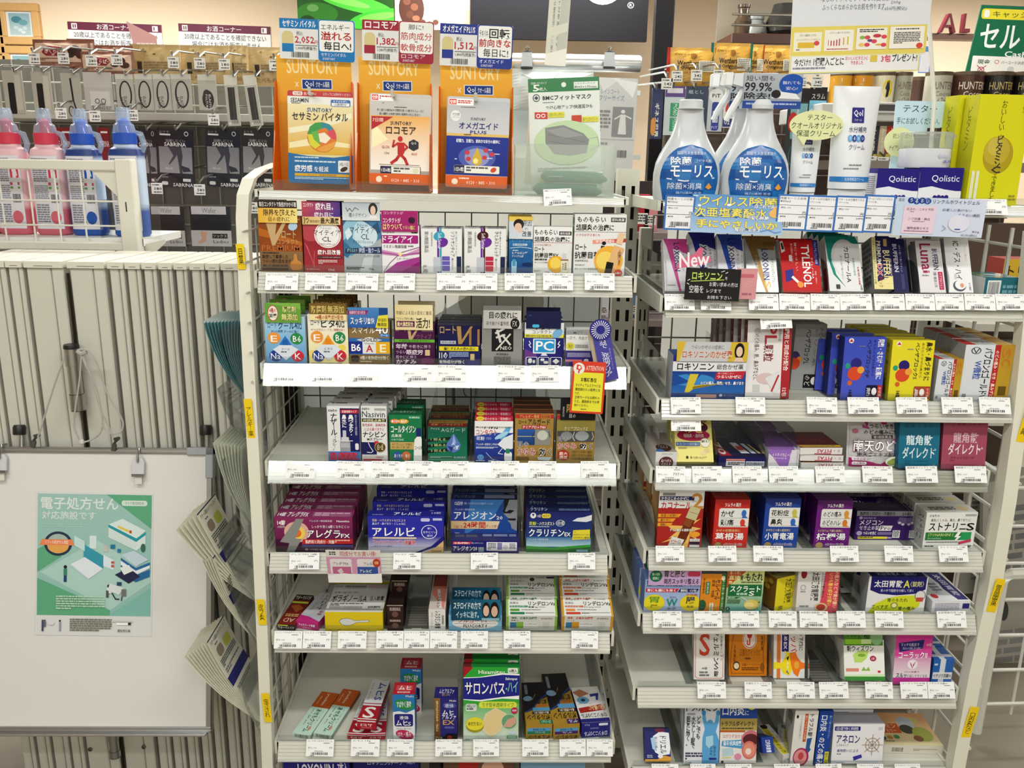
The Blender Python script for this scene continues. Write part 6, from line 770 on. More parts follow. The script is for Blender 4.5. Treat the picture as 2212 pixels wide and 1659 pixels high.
m = MB(); m.box(P0(-110), PY + .04, .01, P0(600), PY + .19, zcap - .03, '1e1b16', 'matte'); m.obj('gap_shade', fp, -fo)  # dark sheet through the panels paints the shade in their gaps
m = MB(); m.tube([P(146, 590, PY - .002) + Vector((0, 0, 0)), Vector((P0(146), PY - .002, .02))], .004, '4a463c', 'metal', 8); m.obj('centre_rod', fp, -fo)
def tube_joint(px, y0, y1, r, cap):
    a, b = P(px, y0, PY - .03), P(px, y1, PY - .03); b.x = a.x; m = MB(); L = a.z - b.z
    m.lathe([(r * .98, 0, '3a3a38'), (r, .003), (r, L * .26), (r * .93, L * .262, '555'), (r * .93, L * .268, '555'), (r * .9, L * .27), (r * .9, L * .7), (r * 1.02, L * .705), (r * 1.02, L * .97)], 'b4b4b2', 'metal', 24, org=(a.x, a.y, b.z))
    o = m.obj('tube_joint', fp, -fo, smooth=True)
    if cap:
        c = MB(); c.lathe([(r * 1.04, 0), (r * 1.06, .004), (r * .98, .009)], '1e1e1e', 'plastic', 24, org=(a.x, a.y, b.z + L * .97)); c.obj('end_cap', o, smooth=True)
tube_joint(154, 748, 886, .0165, True); tube_joint(243, 1580, 1634, .0135, False)
for px, y in ((195, 1618), (311, 1613)):
    c = P(px, y, PY - .0005); m = MB(); m.lathe([(.006, 0), (.006, .0025), (.0035, .003), (.003, .001)], '8a8678', 'metal', 12); m.obj('screw', fp, c - fo, (math.pi/2, 0, 0))
# ---------------------------------------------------------------- whiteboard leaning on its stand
b1 = P(457, 1583, 1.77); b0 = P(457, 969, 1.925); tl = math.atan2(b0.y - b1.y, b0.z - b1.z); H = math.hypot(b0.y - b1.y, b0.z - b1.z)
Wb = b1.x + 1.55
wb = empty('whiteboard', (b1.x - Wb / 2, b1.y, b1.z), 'large white magnetic whiteboard with grey metal rim leaning before the folding partition', 'whiteboard', rot=(-tl, 0, 0))
fw = .0135
m = MB(); m.box(-Wb/2 + fw*.6, .004, fw*.6, Wb/2 - fw*.6, .012, H - fw*.6, 'e6e4e0', 'gloss'); m.obj('board_surface', wb)
m = MB()
for a in ((-Wb/2, 0, Wb/2, fw), (-Wb/2, H - fw, Wb/2, H), (-Wb/2, fw, -Wb/2 + fw, H - fw), (Wb/2 - fw, fw, Wb/2, H - fw)):
    m.box(a[0], -.002, a[1], a[2], .018, a[3], 'b2b2b4', 'metal', ch=.002)
for a in ((-Wb/2, fw*.42, Wb/2, fw*.58), (-Wb/2, H - fw*.58, Wb/2, H - fw*.42)): m.box(a[0], -.003, a[1], a[2], .0, a[3], 'd0d0d2', 'metal')
m.box(-Wb/2 + .01, -.016, -.003, Wb/2 - .01, .01, .002, 'c4c4c6', 'metal', ch=.001)
m.obj('rim', wb)
m = MB(); m.box(Wb/2 - .06, -.004, H - .016, Wb/2 + .002, .02, H + .002, 'a8acb0', 'plastic', ch=.002); m.box(Wb/2 - .016, -.004, H - .07, Wb/2 + .002, .02, H + .002, 'a8acb0', 'plastic', ch=.002); m.obj('corner_cap', wb)
bpy.context.view_layer.update(); WM = wb.matrix_world.copy(); WN = WM.to_3x3() @ Vector((0, -1, 0)); WI = WM.inverted()
def on_board(px, py):
    d = ray(px, py); o = WM.translation; t = (o - CAM).dot(WN) / d.dot(WN); return WI @ (CAM + d * t)
for px, cy in ((36, 918), (441, 915)):      # stand rods with black knobs
    q = on_board(px, 962); m = MB(); m.lathe([(.006, -.55), (.006, .04)], 'b4b4b6', 'metal', 14, org=(q.x, .022, q.z)); o = m.obj('stand_rod', wb)
    c = MB(); c.lathe([(.0135, .024), (.0145, .027), (.0145, .042), (.012, .047)], '1c1c1c', 'plastic', 18, org=(q.x, .012, q.z)); c.obj('knob', o, smooth=True)
for px, py in ((78, 955), (251, 962)):
    q = on_board(px, py); m = MB(); m.tube([(q.x - .004, -.006, q.z - .012), (q.x - .001, -.007, q.z + .002), (q.x, -.002, q.z + .014), (q.x + .002, .01, q.z + .016)], [.0055, .006, .006, .004], '4a4a44', 'plastic', 8); m.obj('hook', wb)
for px, py in ((6, 1000), (302, 1008)):      # white clips on the rim
    q = on_board(px, py); r = empty('magnet_clip', WM @ Vector((q.x, -.004, q.z)), 'white bulldog clip hanging from the whiteboard rim, ' + ('left of the poster, cut by the frame' if px < 50 else 'above the green poster right corner'), 'clip', 'clips on the whiteboard rim', rot=(-tl, 0, 0))
    m = MB(); pts = [(-.013, -.018), (.013, -.018), (.014, .012), (.009, .022), (-.009, .022), (-.014, .012)]; m.prism(pts, .006, 'd4d4da', 'plastic', fr=lambda x, y, z: (x, -y, z)); m.obj('body', r)
    m = MB(); m.box(-.014, -.011, -.022, .014, .0, -.016, '9a9a9c', 'metal', ch=.001); m.prism([(-.008, -.04), (.008, -.04), (.008, -.022), (-.008, -.022)], .003, 'e0ddd4', 'plastic', fr=lambda x, y, z: (x, -y - .002, z)); m.obj('jaw', r)
    m = MB(); m.tube([(0, -.009, .012), (0, -.009, .03), (0, -.002, .042), (0, .02, .042)], .003, 'b4b4b6', 'metal', 8); m.obj('hanger_strap', r)
# green notice poster taped to the board, colours paled for reflected glare
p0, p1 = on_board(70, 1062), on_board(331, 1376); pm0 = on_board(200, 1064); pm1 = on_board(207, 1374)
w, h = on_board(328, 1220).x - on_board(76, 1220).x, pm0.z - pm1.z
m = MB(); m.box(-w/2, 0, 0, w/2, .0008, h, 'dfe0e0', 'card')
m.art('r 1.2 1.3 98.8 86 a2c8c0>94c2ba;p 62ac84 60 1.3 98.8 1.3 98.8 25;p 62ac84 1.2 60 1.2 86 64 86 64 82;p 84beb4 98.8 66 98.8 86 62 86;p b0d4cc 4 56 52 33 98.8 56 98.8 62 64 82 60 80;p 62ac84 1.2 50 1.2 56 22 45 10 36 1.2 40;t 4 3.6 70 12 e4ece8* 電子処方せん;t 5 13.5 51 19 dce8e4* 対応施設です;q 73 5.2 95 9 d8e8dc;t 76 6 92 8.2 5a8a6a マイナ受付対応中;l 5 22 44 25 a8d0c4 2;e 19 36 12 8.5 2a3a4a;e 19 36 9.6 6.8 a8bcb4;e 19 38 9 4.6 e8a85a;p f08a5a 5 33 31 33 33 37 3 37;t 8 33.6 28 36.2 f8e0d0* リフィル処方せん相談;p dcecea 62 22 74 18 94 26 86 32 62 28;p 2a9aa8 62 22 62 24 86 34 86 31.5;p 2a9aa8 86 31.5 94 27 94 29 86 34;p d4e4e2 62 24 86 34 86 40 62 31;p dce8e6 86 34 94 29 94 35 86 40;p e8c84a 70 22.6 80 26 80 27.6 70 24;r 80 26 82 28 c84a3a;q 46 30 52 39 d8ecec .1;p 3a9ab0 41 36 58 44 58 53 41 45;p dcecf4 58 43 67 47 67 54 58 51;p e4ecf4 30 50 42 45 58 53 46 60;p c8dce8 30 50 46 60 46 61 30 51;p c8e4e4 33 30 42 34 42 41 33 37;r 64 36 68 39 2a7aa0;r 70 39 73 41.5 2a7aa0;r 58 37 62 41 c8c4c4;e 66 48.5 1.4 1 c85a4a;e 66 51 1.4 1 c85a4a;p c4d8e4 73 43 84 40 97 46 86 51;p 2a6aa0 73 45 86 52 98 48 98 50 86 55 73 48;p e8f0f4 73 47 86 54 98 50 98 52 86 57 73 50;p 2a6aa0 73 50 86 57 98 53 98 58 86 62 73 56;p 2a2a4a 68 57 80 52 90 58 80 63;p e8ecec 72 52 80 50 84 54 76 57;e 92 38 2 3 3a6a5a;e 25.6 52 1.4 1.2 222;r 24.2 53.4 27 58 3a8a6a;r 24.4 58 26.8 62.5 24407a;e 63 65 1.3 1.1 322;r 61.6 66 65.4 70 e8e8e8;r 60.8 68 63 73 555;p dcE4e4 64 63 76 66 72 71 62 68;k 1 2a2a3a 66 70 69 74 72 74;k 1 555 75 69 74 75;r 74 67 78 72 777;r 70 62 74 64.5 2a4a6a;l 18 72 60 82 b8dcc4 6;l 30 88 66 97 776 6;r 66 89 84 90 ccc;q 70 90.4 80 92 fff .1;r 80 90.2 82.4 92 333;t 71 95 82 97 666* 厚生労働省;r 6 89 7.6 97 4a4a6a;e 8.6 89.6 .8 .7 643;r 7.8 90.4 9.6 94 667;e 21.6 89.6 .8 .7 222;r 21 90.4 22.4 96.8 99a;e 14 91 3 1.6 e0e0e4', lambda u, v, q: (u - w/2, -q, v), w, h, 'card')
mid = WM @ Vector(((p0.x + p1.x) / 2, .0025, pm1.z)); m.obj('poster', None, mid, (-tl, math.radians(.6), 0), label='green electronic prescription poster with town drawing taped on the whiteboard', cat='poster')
# cord tied round the tube joint and hooked to the board
m = MB(); YC = PY - .055
def cp(l): return [P(x, y, YC) for x, y in l]
for l in (((139, 772), (118, 830), (96, 900), (82, 945)), ((168, 757), (185, 755), (205, 775), (232, 850), (258, 895), (266, 915), (262, 932), (246, 937), (228, 930), (221, 915)), ((176, 765), (172, 820), (163, 880), (160, 915), (166, 940), (176, 954), (192, 952), (212, 940), (221, 922), (219, 890), (205, 830), (186, 790), (176, 768)), ((180, 770), (203, 835), (218, 885), (236, 925), (245, 946)), ((174, 950), (182, 957))):
    pts = cp(l); q = []
    for a in range(len(pts) - 1):
        p_, r_ = pts[max(0, a - 1)], pts[min(len(pts) - 1, a + 2)]
        for k in range(4):
            t = k / 4; q.append(.5 * ((2*pts[a]) + (pts[a+1] - p_)*t + (2*p_ - 5*pts[a] + 4*pts[a+1] - r_)*t*t + (3*pts[a] - p_ - 3*pts[a+1] + r_)*t**3))
    m.tube(q + [pts[-1]], .0021, 'b8b5ae', 'matte', 6)
m.lathe([(.003, -.006), (.006, -.002), (.005, .004), (.002, .007)], 'd4d1c8', 'matte', 8, org=tuple(P(177, 955, YC))); m.tube(cp(((166, 758), (176, 764), (187, 760))), .005, 'b8b5ae', 'matte', 6)
m.obj('cord', None, label='pale cord tied round the silver tube and looped down to the whiteboard hooks', cat='cord')
# ---------------------------------------------------------------- leaflet rack on the side of the shelf
lr = empty('leaflet_rack', (exL - .03, 1.78, .6), 'clear acrylic leaflet rack fixed on the left side of the eye drop rack', 'leaflet rack'); lo = Vector(lr.location)
def sheet(tipn, botn, w, Y0, code=None, col='f0efe6', t=.0006, back='f0efe6'):
    """a leaflet leaning outwards; tip and foot near edges by picture position, width w running away from the viewer"""
    a = P(*tipn, Y0); b = P(*botn, Y0); d = a - b; L = d.length; u = d.normalized(); yv = Vector((0, 1, 0)); n = yv.cross(u).normalized()
    m = MB(); v = []
    for s_ in (0, t):
        for k in range(7):
            q = k / 6; bow = n * (-.012 * math.sin(math.pi * q)); v += [b + u * L * q + bow + n * s_ , b + u * L * q + yv * w + bow + n * s_]
    F = []
    for s_ in (0, 14):
        for k in range(6): f = (s_ + 2*k, s_ + 2*k + 1, s_ + 2*k + 3, s_ + 2*k + 2); F.append(f if s_ == 0 else f[::-1])
    for k in range(6): F += [(2*k, 2*k+2, 2*k+16, 2*k+14), (2*k+1, 2*k+15, 2*k+17, 2*k+3)]
    F += [(12, 13, 27, 26)]
    m.add([tuple(x) for x in v], F, col, 'thin_paper')
    if code:
        def fr(x, y, z): q = y / L; p = b + u * y + yv * x + n * (-.012 * math.sin(math.pi * q) + t + .0004 + z); return tuple(p)
        m.art(code, fr, w, L, 'card')
    return m
PG = 'r 0 0 100 1.2 2a2a5a;t 8 3 92 7 333 クオール薬局のオンラインストア;l 20 9 80 11 555 1;q 16 13 44 23 8a7a6a;q 52 13 84 23 b8b84a;l 10 25 90 33 555 4;l 10 35 90 40 777 2;r 0 42 100 52 2a2a6a;t 10 45 90 49 c8c8e8 Web;l 10 56 90 60 777 2'
stacks = [((438, 694), (522, 690), (532, 850), 12, .13, '86b8be', 'teal', None, 'topmost pocket'), ((460, 957), (520, 965), (549, 1140), 9, .13, 'f2f4ea', 'white', None, 'third pocket from the top'),
          ((379, 1146), (424, 1112), (556, 1300), 6, .12, 'f8f6ea', 'white', PG, 'fourth pocket from the top'), ((436, 1212), (458, 1206), (560, 1390), 5, .12, 'f8f6ea', 'white', PG, 'fifth pocket from the top'), ((397, 1420), (446, 1388), (567, 1560), 9, .12, 'f8f6ea', 'white', PG, 'lowest pocket')]
for (o_, i_, b_, n, w_, c, cn, code, pk) in stacks:
    for k in range(n):
        t = k / (n - 1); tip = (o_[0] + (i_[0] - o_[0]) * t, o_[1] + (i_[1] - o_[1]) * t); bot = (b_[0] + 1.3 * n * (t - .5), b_[1])
        inner = k == n - 1
        m = sheet(tip, bot, w_, 1.74 - .062 * (b_[1] - 850) / 710, code if inner else ('r 0 0 100 3 f0f4ee' if cn == 'teal' else None), c)
        m.obj('leaflet', None, label='%s leaflet in the %s of the clear rack, %s' % (cn, pk, 'innermost' if inner else 'outermost' if k == 0 else ORD[k + 1 if k < 7 else 7] + (' from outside' if k < 7 else ' or later')), cat='leaflet', group='leaflets in the %s' % pk)
for j, (a_, b_) in enumerate((((470, 715), (536, 862)), ((468, 840), (541, 960)), ((478, 995), (551, 1150)), ((470, 1160), (557, 1310)), ((490, 1250), (561, 1400)), ((520, 1475), (569, 1590)))):
    yp = 1.732 - .062 * (b_[1] - 850) / 710; m = sheet(a_, b_, .14, yp, None, 'fff', .0012); m.mats = ['clear']; q = P(*b_, yp); q2 = P(*a_, yp)
    for yy in (yp, yp + .14): m.add([(q.x, yy, q.z), (q2.x, yy, q2.z), (exL - .018, yy, q2.z + .03), (exL - .018, yy, q.z)], [(0, 1, 2, 3)], 'fff', 'clear')
    m.obj('pocket', lr, -lo)
m = MB(); za, zb = P(560, 1600, 1.72).z, P(520, 640, 1.72).z; m.box(exL - .020, 1.745, za, exL - .018, 1.87, zb, 'fff', 'clear'); m.obj('back_plate', lr, -lo)
# ---------------------------------------------------------------- detergent shelf beyond the partition
DY = 2.32
ds = empty('basket_shelf', (P(150, 520, DY).x, DY, 0), 'white wire fronted shelf holding detergent bottles above the partition', 'shelf'); do = Vector(ds.location)
z1, z0 = P(150, 345, DY).z, P(150, 540, DY).z; xr_ = P(278, 440, DY).x; xl_ = -1.75
m = MB(); m.box(xl_, DY - .012, z1 - .026, xr_ - .02, DY + .012, z1, 'e6e4d8', 'paint', ch=.003); m.box(xl_, DY - .01, z0, xr_ - .02, DY + .01, z0 + .022, 'e6e4d8', 'paint', ch=.003); m.prism([(xr_ - .09, z1 - .026), (xr_ - .02, z1 - .026), (xr_ - .02, z1 - .1)], .004, 'e6e4d8', 'paint', fr=lambda x, y, z: (x, DY + y, z)); m.obj('rail', ds, -do)
m = MB(); m.box(xr_ - .022, DY - .016, z0 - .5, xr_ + .022, DY + .02, z1 + .004, 'e8e6da', 'paint', ch=.003); m.box(xr_ - .002, DY - .0168, z1 - .13, xr_ + .001, DY - .015, z1 - .105, '2a2a2a', 'paint'); m.obj('post', ds, -do)
m = MB()
for x in (5, 68, 124, 180, -60, -120): xx = P(x, 440, DY).x; m.tube([(xx, DY, z0), (xx, DY, z1 - .02)], .0024, 'e8e6dc', 'paint', 6)
for y in (433, 486): zz = P(100, y, DY).z; m.tube([(xl_, DY - .004, zz), (xr_ - .02, DY - .004, zz)], .0024, 'e8e6dc', 'paint', 6)
m.obj('wire_front', ds, -do)
zs_ = P(150, 508, DY + .1).z
m = MB(); m.box(xl_, DY + .012, zs_ - .02, xr_ + .022, DY + .3, zs_, 'e8e8e4', 'paint'); m.prism([(xr_ + .0, zs_ - .02), (xr_ + .075, zs_ - .002), (xr_ + .075, zs_ - .012), (xr_ + .02, zs_ - .06)], .004, 'dedccf', 'paint', fr=lambda x, y, z: (x, DY + .03 + y, z)); m.obj('shelf_board', ds, -do)
m = MB(); m.box(xr_ - .09, DY + .02, zs_, xr_ - .088, DY + .32, zs_ + .1, 'fff', 'clear'); m.box(xr_ + .02, DY + .02, zs_, xr_ + .07, DY + .022, zs_ + .09, 'fff', 'clear'); m.obj('clear_stop', ds, -do)
def detergent(px, y0, Y, hue, lab):
    base, collar, inner, body2 = {'p': ('f0c4cc', 'd83a54', 'f06a80', 'd86a7c'), 'b': ('c4d4ec', '1c52c0', '3a78e0', '2a5ab4')}[hue]
    X = P(px, 450, Y).x; H = P(px, y0, Y).z - zs_; r = .045
    o = empty('detergent_bottle', (X, Y, zs_ + .0008), lab, 'detergent bottle', 'detergent bottles on the wire fronted shelf')
    m = MB(); m.lathe([(r*.9, 0, body2), (r, .006, body2), (r, H*.2, body2), (r, H*.24, base), (r*1.0, H*.6, base), (r*.98, H*.64, hue == 'b' and '1c3a80' or base), (r*.9, H*.68, hue == 'b' and '1c3a80' or base), (r*.66, H*.7, base), (r*.62, H*.72, base)], base, 'bottle_clear' if False else 'plastic', 32, sx=1, sy=.72, p=3.2); m.obj('body', o, smooth=True)
    m = MB(); m.lathe([(r*.66, H*.72), (r*.7, H*.725), (r*.7, H*.805), (r*.66, H*.81)], collar, 'plastic', 28, sy=.85); m.lathe([(r*.3, H*.81, inner), (r*.3, H*.9, inner), (r*.15, H*.92, inner)], inner, 'plastic', 18); m.obj('collar', o, smooth=True)
    m = MB(); m.lathe([(r*.68, H*.806), (r*.6, H*.86), (r*.58, H*.87), (r*.42, H*.885), (r*.4, H*.97), (r*.34, H)], 'fff', 'bottle_clear', 28, sy=.85); m.obj('measuring_cap', o, smooth=True)
    m = MB(); c = []; n = 12
    def bend(u, v, q): a = (u - r*.82) / (r*.82); return ((u - r*.82), -r*.722 - .0008 - q + .006 * a**4, v)
    Wl, Hl = r*1.64, H*.58
    for i in range(n): m.quad(bend(Wl*i/n, 0, 0), bend(Wl*(i+1)/n, 0, 0), bend(Wl*(i+1)/n, Hl, 0), bend(Wl*i/n, Hl, 0), 'e6e4ec', 'card')
    m.art('r 2 2 98 12 %s;l 6 3.5 66 6 667 1;l 6 7 94 11 88a 2;l 8 16 60 36 889 7;q 66 18 94 30 %s .1;l 8 40 60 62 99a 8;b 66 52 94 64;l 8 66 56 92 889 8;e 76 84 18 9 %s;r 62 36 94 40 c84a6a;r 62 42 94 45 5aa84a' % (base, collar, body2), lambda u, v, q: bend(u, v, q + .0003), Wl, Hl, 'card'); m.obj('label', o, (0, 0, H*.05))
    m = MB(); m.tube([(r*.55, 0, H*.82), (r*.95, .0, H*.8), (r*1.12, 0, H*.72), (r*.98, 0, H*.66)], [.005, .008, .008, .006], base, 'bottle_clear', 8); m.obj('handle', o, smooth=True)
for px, y0, Y, hue, lab in ((-38, 236, 2.44, 'p', 'pink detergent bottle cut by the left edge of the view'), (36, 234, 2.44, 'p', 'pink capped detergent bottle, nearer the left edge'), (117, 235, 2.44, 'p', 'pink capped detergent bottle beside the blue ones'), (193, 236, 2.44, 'b', 'blue capped detergent bottle beside the pink ones'), (284, 233, 2.42, 'b', 'blue capped detergent bottle at the right behind the white post')):
    detergent(px, y0, Y, hue, lab)
# ================================================================ goods on the two top shelves
s = SH['L0']; YT = s.Y + .055
def holder(x0, x1, ytop_tray, ybot, ycard, lab, price_code, pouch_args, roll=0):
    a = P(x0, ybot, YT); b = P(x1, ybot, YT); w = b.x - a.x; zb = zat(s, (a.x + b.x)/2) + .0016; hT = P((x0+x1)/2, ytop_tray, YT).z - zb; hC = P((x0+x1)/2, ycard, YT + .03).z - zb
    o = empty('display_tray', ((a.x + b.x)/2, YT, zb), lab, 'display tray', 'orange display trays on the top shelf')
    m = MB(); t = .0022
    for x in (-w/2, w/2 - t):
        m.prism([(0, 0), (.075, 0), (.075, hT), (.055, hT + .004), (.03, hT * .55), (0, .03)], t, 'e07818', 'orange_acryl', fr=lambda u, y, z, x=x: (x + y, u - .035, z))
    m.box(-w/2, -.035, 0, w/2, .04, .003, 'e07818', 'orange_acryl'); m.obj('tray', o)
    m = MB(); m.box(-w/2 + t, -.036, .0, w/2 - t, -.0345, .022, 'fff', 'clear'); m.obj('clear_lip', o)
    m = MB(); cw = w * .97; m.box(-cw/2, .03, .003, cw/2, .032, hC, 'e6a42c', 'card')
    m.art('r 0 0 100 100 eeb03a>e08a1c;t 14 3 84 13 f4dca0* SUNTORY;t 24 19 29 23 f6e2b4 ×;r 33 17 74 24.5 e8eef4;r 34 17.5 73 24 1c3a80;t 37 18.4 49 23 f4f4f8 Qol;t 52 18.8 70 23 f4f4f8 クオール薬局', lambda u, v, q: (u - cw/2, .03 - q, v), cw, hC, 'card'); m.obj('back_card', o)
    m = MB(); zh = hC * .71; m.tube([(0, .03, zh), (0, -.02, zh), (0, -.024, zh + .012)], .0032, 'dcdcd8', 'plastic', 8); m.box(-.014, .027, zh - .003, .014, .03, zh + .006, 'dcdcd8', 'plastic'); m.obj('hook', o)
    return o
holder(600, 764, 178, 412, 120, 'orange display tray holding the yellow sesame supplement pouch', '', None)
holder(775, 932, 182, 417, 124, 'orange display tray holding the silver walking man supplement pouch', '', None)
holder(948, 1106, 190, 419, 134, 'orange display tray holding the silver and navy oil drop supplement pouch', '', None)
PYY = YT - .012
def flatpouch(x0, x1, y0, y1, code, bg, lab, roll=0, mat='gloss'):
    o = plane_card('supplement_pouch', x0, y0, x1, y1, PYY, code, bg, mat, .006, corner=.035, roll=roll, lean=4, label=lab, cat='supplement pouch')
    return o
flatpouch(623, 764, 197, 397, 'q 0 0 100 6 c02a2c .4;r 0 3 100 6 c02a2c;q 8 .8 23 5 f4e8e0;t 10 1.4 21 4.4 b02020 空箱;t 25 1.4 44 4.6 f4e0dc 購入の際は;t 54 1.4 96 4.6 f4e0dc スタッフにお声がけください;r 0 6 100 16 f0efe8;r 0 14 100 68 f0e4b4>e0ac2c;p f4ecc8 2 40 50 34 98 22 98 28 50 40 2 46;p f4e8b8 2 56 40 50 98 56 98 60 40 58 2 62;t 5 8 32 12.4 222* SESAMIN;l 6 13 30 14.4 555 1;q 66 8.6 96 16 2a6ab0 .2;r 67.4 12 94.6 15.4 f0f0f0;t 70 9.2 92 11.4 fff まずはお試し;t 72 12.4 90 15 246 2週間分;t 30 18 68 22.4 2a5a90* SUNTORY;t 7 23 92 31.4 222* セサミン_バイタル;e 52 49 22.4 16 e07a28;p 3a9a4a 30 46 34 38 42 34 52 33 52 40 46 42 44 50;p 2a8a9a 52 33 64 35 70 40 64 43 58 39 52 40;p d84a5a 70 40 74 46 74 52 66 50 60 44 64 42;p d8d43a 30 47 36 46 44 52 50 58 42 62 34 58;p e8a040 74 53 70 60 60 65 50 65 44 62 56 58;p f4e8d0 44 46 56 44 66 50 58 56 48 54;p 6ab04a 36 44 46 42 48 50 50 58 40 52;p 1e6aa4 0 67 30 70 70 71 100 68 100 96 0 96;q 0 90 100 100 1e6aa4 .35;l 10 71 55 73 cfe4f0 1;l 10 75 74 77.6 cfe4f0 1;t 10 80 37 87 f4f8fa* 疲労感;t 40 81 62 87 f4f8fa を軽減;q 77 74 95 87 e8ecec .12;t 79 76 92 80 222 3粒/1日;e 86 83.4 6 2.4 3a1c14 25;r 10 89 94 92 d8a82c;t 30 89.4 74 91.8 543 サントリー生命科学研究所;l 10 93 94 96 b8d4e8 2', 'e8d8a0', 'yellow and blue sesame supplement pouch with round ribbon emblem hanging in its tray', 1)
flatpouch(797, 930, 203, 399, 'r 0 4 100 90 b8b4b0>a8a29c;r 2 24 98 84 d8a050>f0ece8;p f4e2b8 4 30 30 50 4 60;q 3 1 39 8 f0e8e4 .1;q 3.6 1.5 14 7.5 c0302e .1;t 4.6 2.4 13 6.6 f8e8e4* 空箱;l 16 2.4 37 6.8 b03030 2;l 20 10 76 11 555 1;l 40 14 60 15.4 333 1;t 12 16.4 88 19.4 332 歩く速さの維持&ひざ関節を使った動きをスムーズに;t 16 20.6 82 23.4 332 軽い運動との併用で筋肉の柔軟性の向上に役立つ;p a8242a 3 25 38 25 3 40;t 5 27 22 31 f0d8d0 7日間;t 34 30 68 34 222* SUNTORY;t 27 36 75 44 2a1c14* ロコモア;e 50 49 4 3 b82a2a;p b82a2a 44 53 56 53 58 62 54 68 46 66 46 58;k 3 b82a2a 46 54 38 58 40 51;k 3 b82a2a 56 54 62 58 56 62;k 4.6 b82a2a 50 66 44 72 36 76;k 4.6 b82a2a 52 67 58 71 62 77;p 2a2a34 64 52 72 49 80 52 80 59 72 62 64 59;t 68 52 76 55 ddd QG;t 20 57 32 60 a05030 GLCN;t 24 64 32 66.4 444 CN;t 68 64 78 66.6 c04a3a ANS;r 16 77.6 82 78 5a2a1c;q 18 79.6 84 88 555 .1;r 18.8 80 36 87.6 28284a;t 20 82 35 86 f0f0f0* 1日6粒;r 36 80 83 87.6 e8e6e0;l 40 81 66 87 555 2;e 76 84 5 3 d8d8b8;q 0 88 100 100 d8622a .35;r 0 88 100 92 d8622a;e 16 94.6 5 3.6 f4dcc8;l 24 90.4 86 92.4 f8e0d0 1;t 36 93.6 82 97 fbe8dc 0120・885・310', 'b4aeaa', 'silver supplement pouch with red walking man hanging in its tray', 1.2, 'foil')
flatpouch(961, 1096, 210, 406, 'r 0 4 100 44 a8aaae>c4c4c8;r 0 40 100 43 d0b060;r 0 43 100 86 1c2e88;q 3 2.4 42 9.4 f0e8e4 .1;q 3.6 3 15 8.8 c0302e .1;t 4.8 4 14 8 f8e8e4* 空箱;l 17 4 40 8 b03030 2;l 22 11 78 12.2 666 1;e 14 21 8 6 d8d8d6;t 8.6 18 20 21 444 7日間;t 8 21.8 20 23.6 444 トライアル;t 38 22.4 62 25.4 334* SUNTORY;t 20 27.6 82 35 24246a* オメガエイド;t 38 36.6 64 40 24246a* PLUS;l 28 40.8 70 42.4 543 1;t 16 46 86 50 e8ecf4* 記憶力、注意力、前向きな気分の維持に;e 50 66 30 13 4a58a8;e 50 66 20 10 8a92c0;p c8a83c 50 55 57 66 58 72 50 76 42 72 43 66;e 48 70 4 3 ece090;e 64 58 4 2.4 c03a44;e 74 62 4 2.4 c03a44;e 62 66 4 2.4 c03a44;e 34 61 4 2.4 c03a44;e 36 68 4 2.4 c03a44;l 68 56.6 84 58.2 dde 1;l 78 61 92 62.6 dde 1;l 66 66 86 67.6 dde 1;l 14 68 32 69.6 dde 1;q 13 75 87 84 888 .2;r 13.8 75.4 30 83.6 28284a;t 15 77.4 29 82 f0f0f0* 1日6粒;q 30 75.4 86.4 83.6 e8e6e0 .1;l 33 76.6 68 82.6 555 2;e 77 79.4 5 2.6 c84a34 30;q 0 86.6 100 100 d8622a .35;r 0 86.6 100 91 d8622a;e 15 93.6 5 3.4 f4dcc8;l 22 89 82 91.4 f8e0d0 1;t 34 92.4 80 96 fbe8dc 0120・885・310', 'b0b2b6', 'silver and navy supplement pouch with golden oil drop hanging in its tray', 1.4, 'foil')
def popcard(x0, x1, y0, y1, xs, c, t1, p1, p2, lines, foot, lab, Y):
    A = (xs - x0) / (x1 - x0) * 100
    code = 'r 0 0 %g 24 %s;t 4 4 %g 20 fff* %s;r 0 24 %g 97 e4e4e2;q 3 30 %g 80 d8c890;r 3 60 %g 80 %s;t %g 30 %g 40 333 税込;t %g 42 %g 60 b82a38* %s;t %g 51 %g 60 b82a38 円;r %g 63 %g 64.4 444;t %g 66 %g 76 444 %s円(税抜き);b %g 80 %g 93;' % (A, c, A - 3, t1, A, A * .36, A * .36, c, A * .44, A * .6, A * .4, A * .9, p1, A * .91, A * .99, A * .4, A * .98, A * .42, A * .96, p2, A * .3, A * .78)
    code += 'q %g -1 100 100 %s .08;q %g 2 98.6 76 f2f2ee .08;' % (A + .2, c, A + 1.6)
    for (x, y, xx, yy, t, col) in lines: code += 't %g %g %g %g %s %s;' % (A + (100 - A) * x / 100, y, A + (100 - A) * xx / 100, yy, col, t)
    code += 't %g 79 %g 88 eef %s;t %g 91 %g 96.6 dde* SUNTORY' % (A + 4, A + (100 - A) * .76, foot, A + 6, A + (100 - A) * .46)
    plane_card('price_pop_card', x0, y0, x1, y1, Y, code, 'e4e4e2', 'card', .0012, roll=1.4, label=lab, cat='price card', outline=[(0, 4), (A, 4), (A + 1, 0), (99, 0), (100, 3), (100, 98), (98, 100), (A + 2, 100), (A, 96), (0, 96)])
popcard(605, 767, 42, 132, 688, '1e78b8', 'セサミン_バイタル', '2,052', '1,900', [(8, 10, 86, 24, 'エネルギー', '222'), (8, 28, 90, 48, '溢れる', 'b82a28*'), (16, 52, 90, 72, '毎日へ!', '222*')], 'セサミンバイタル', 'blue edged price card standing above the yellow sesame pouch', YT + .02)
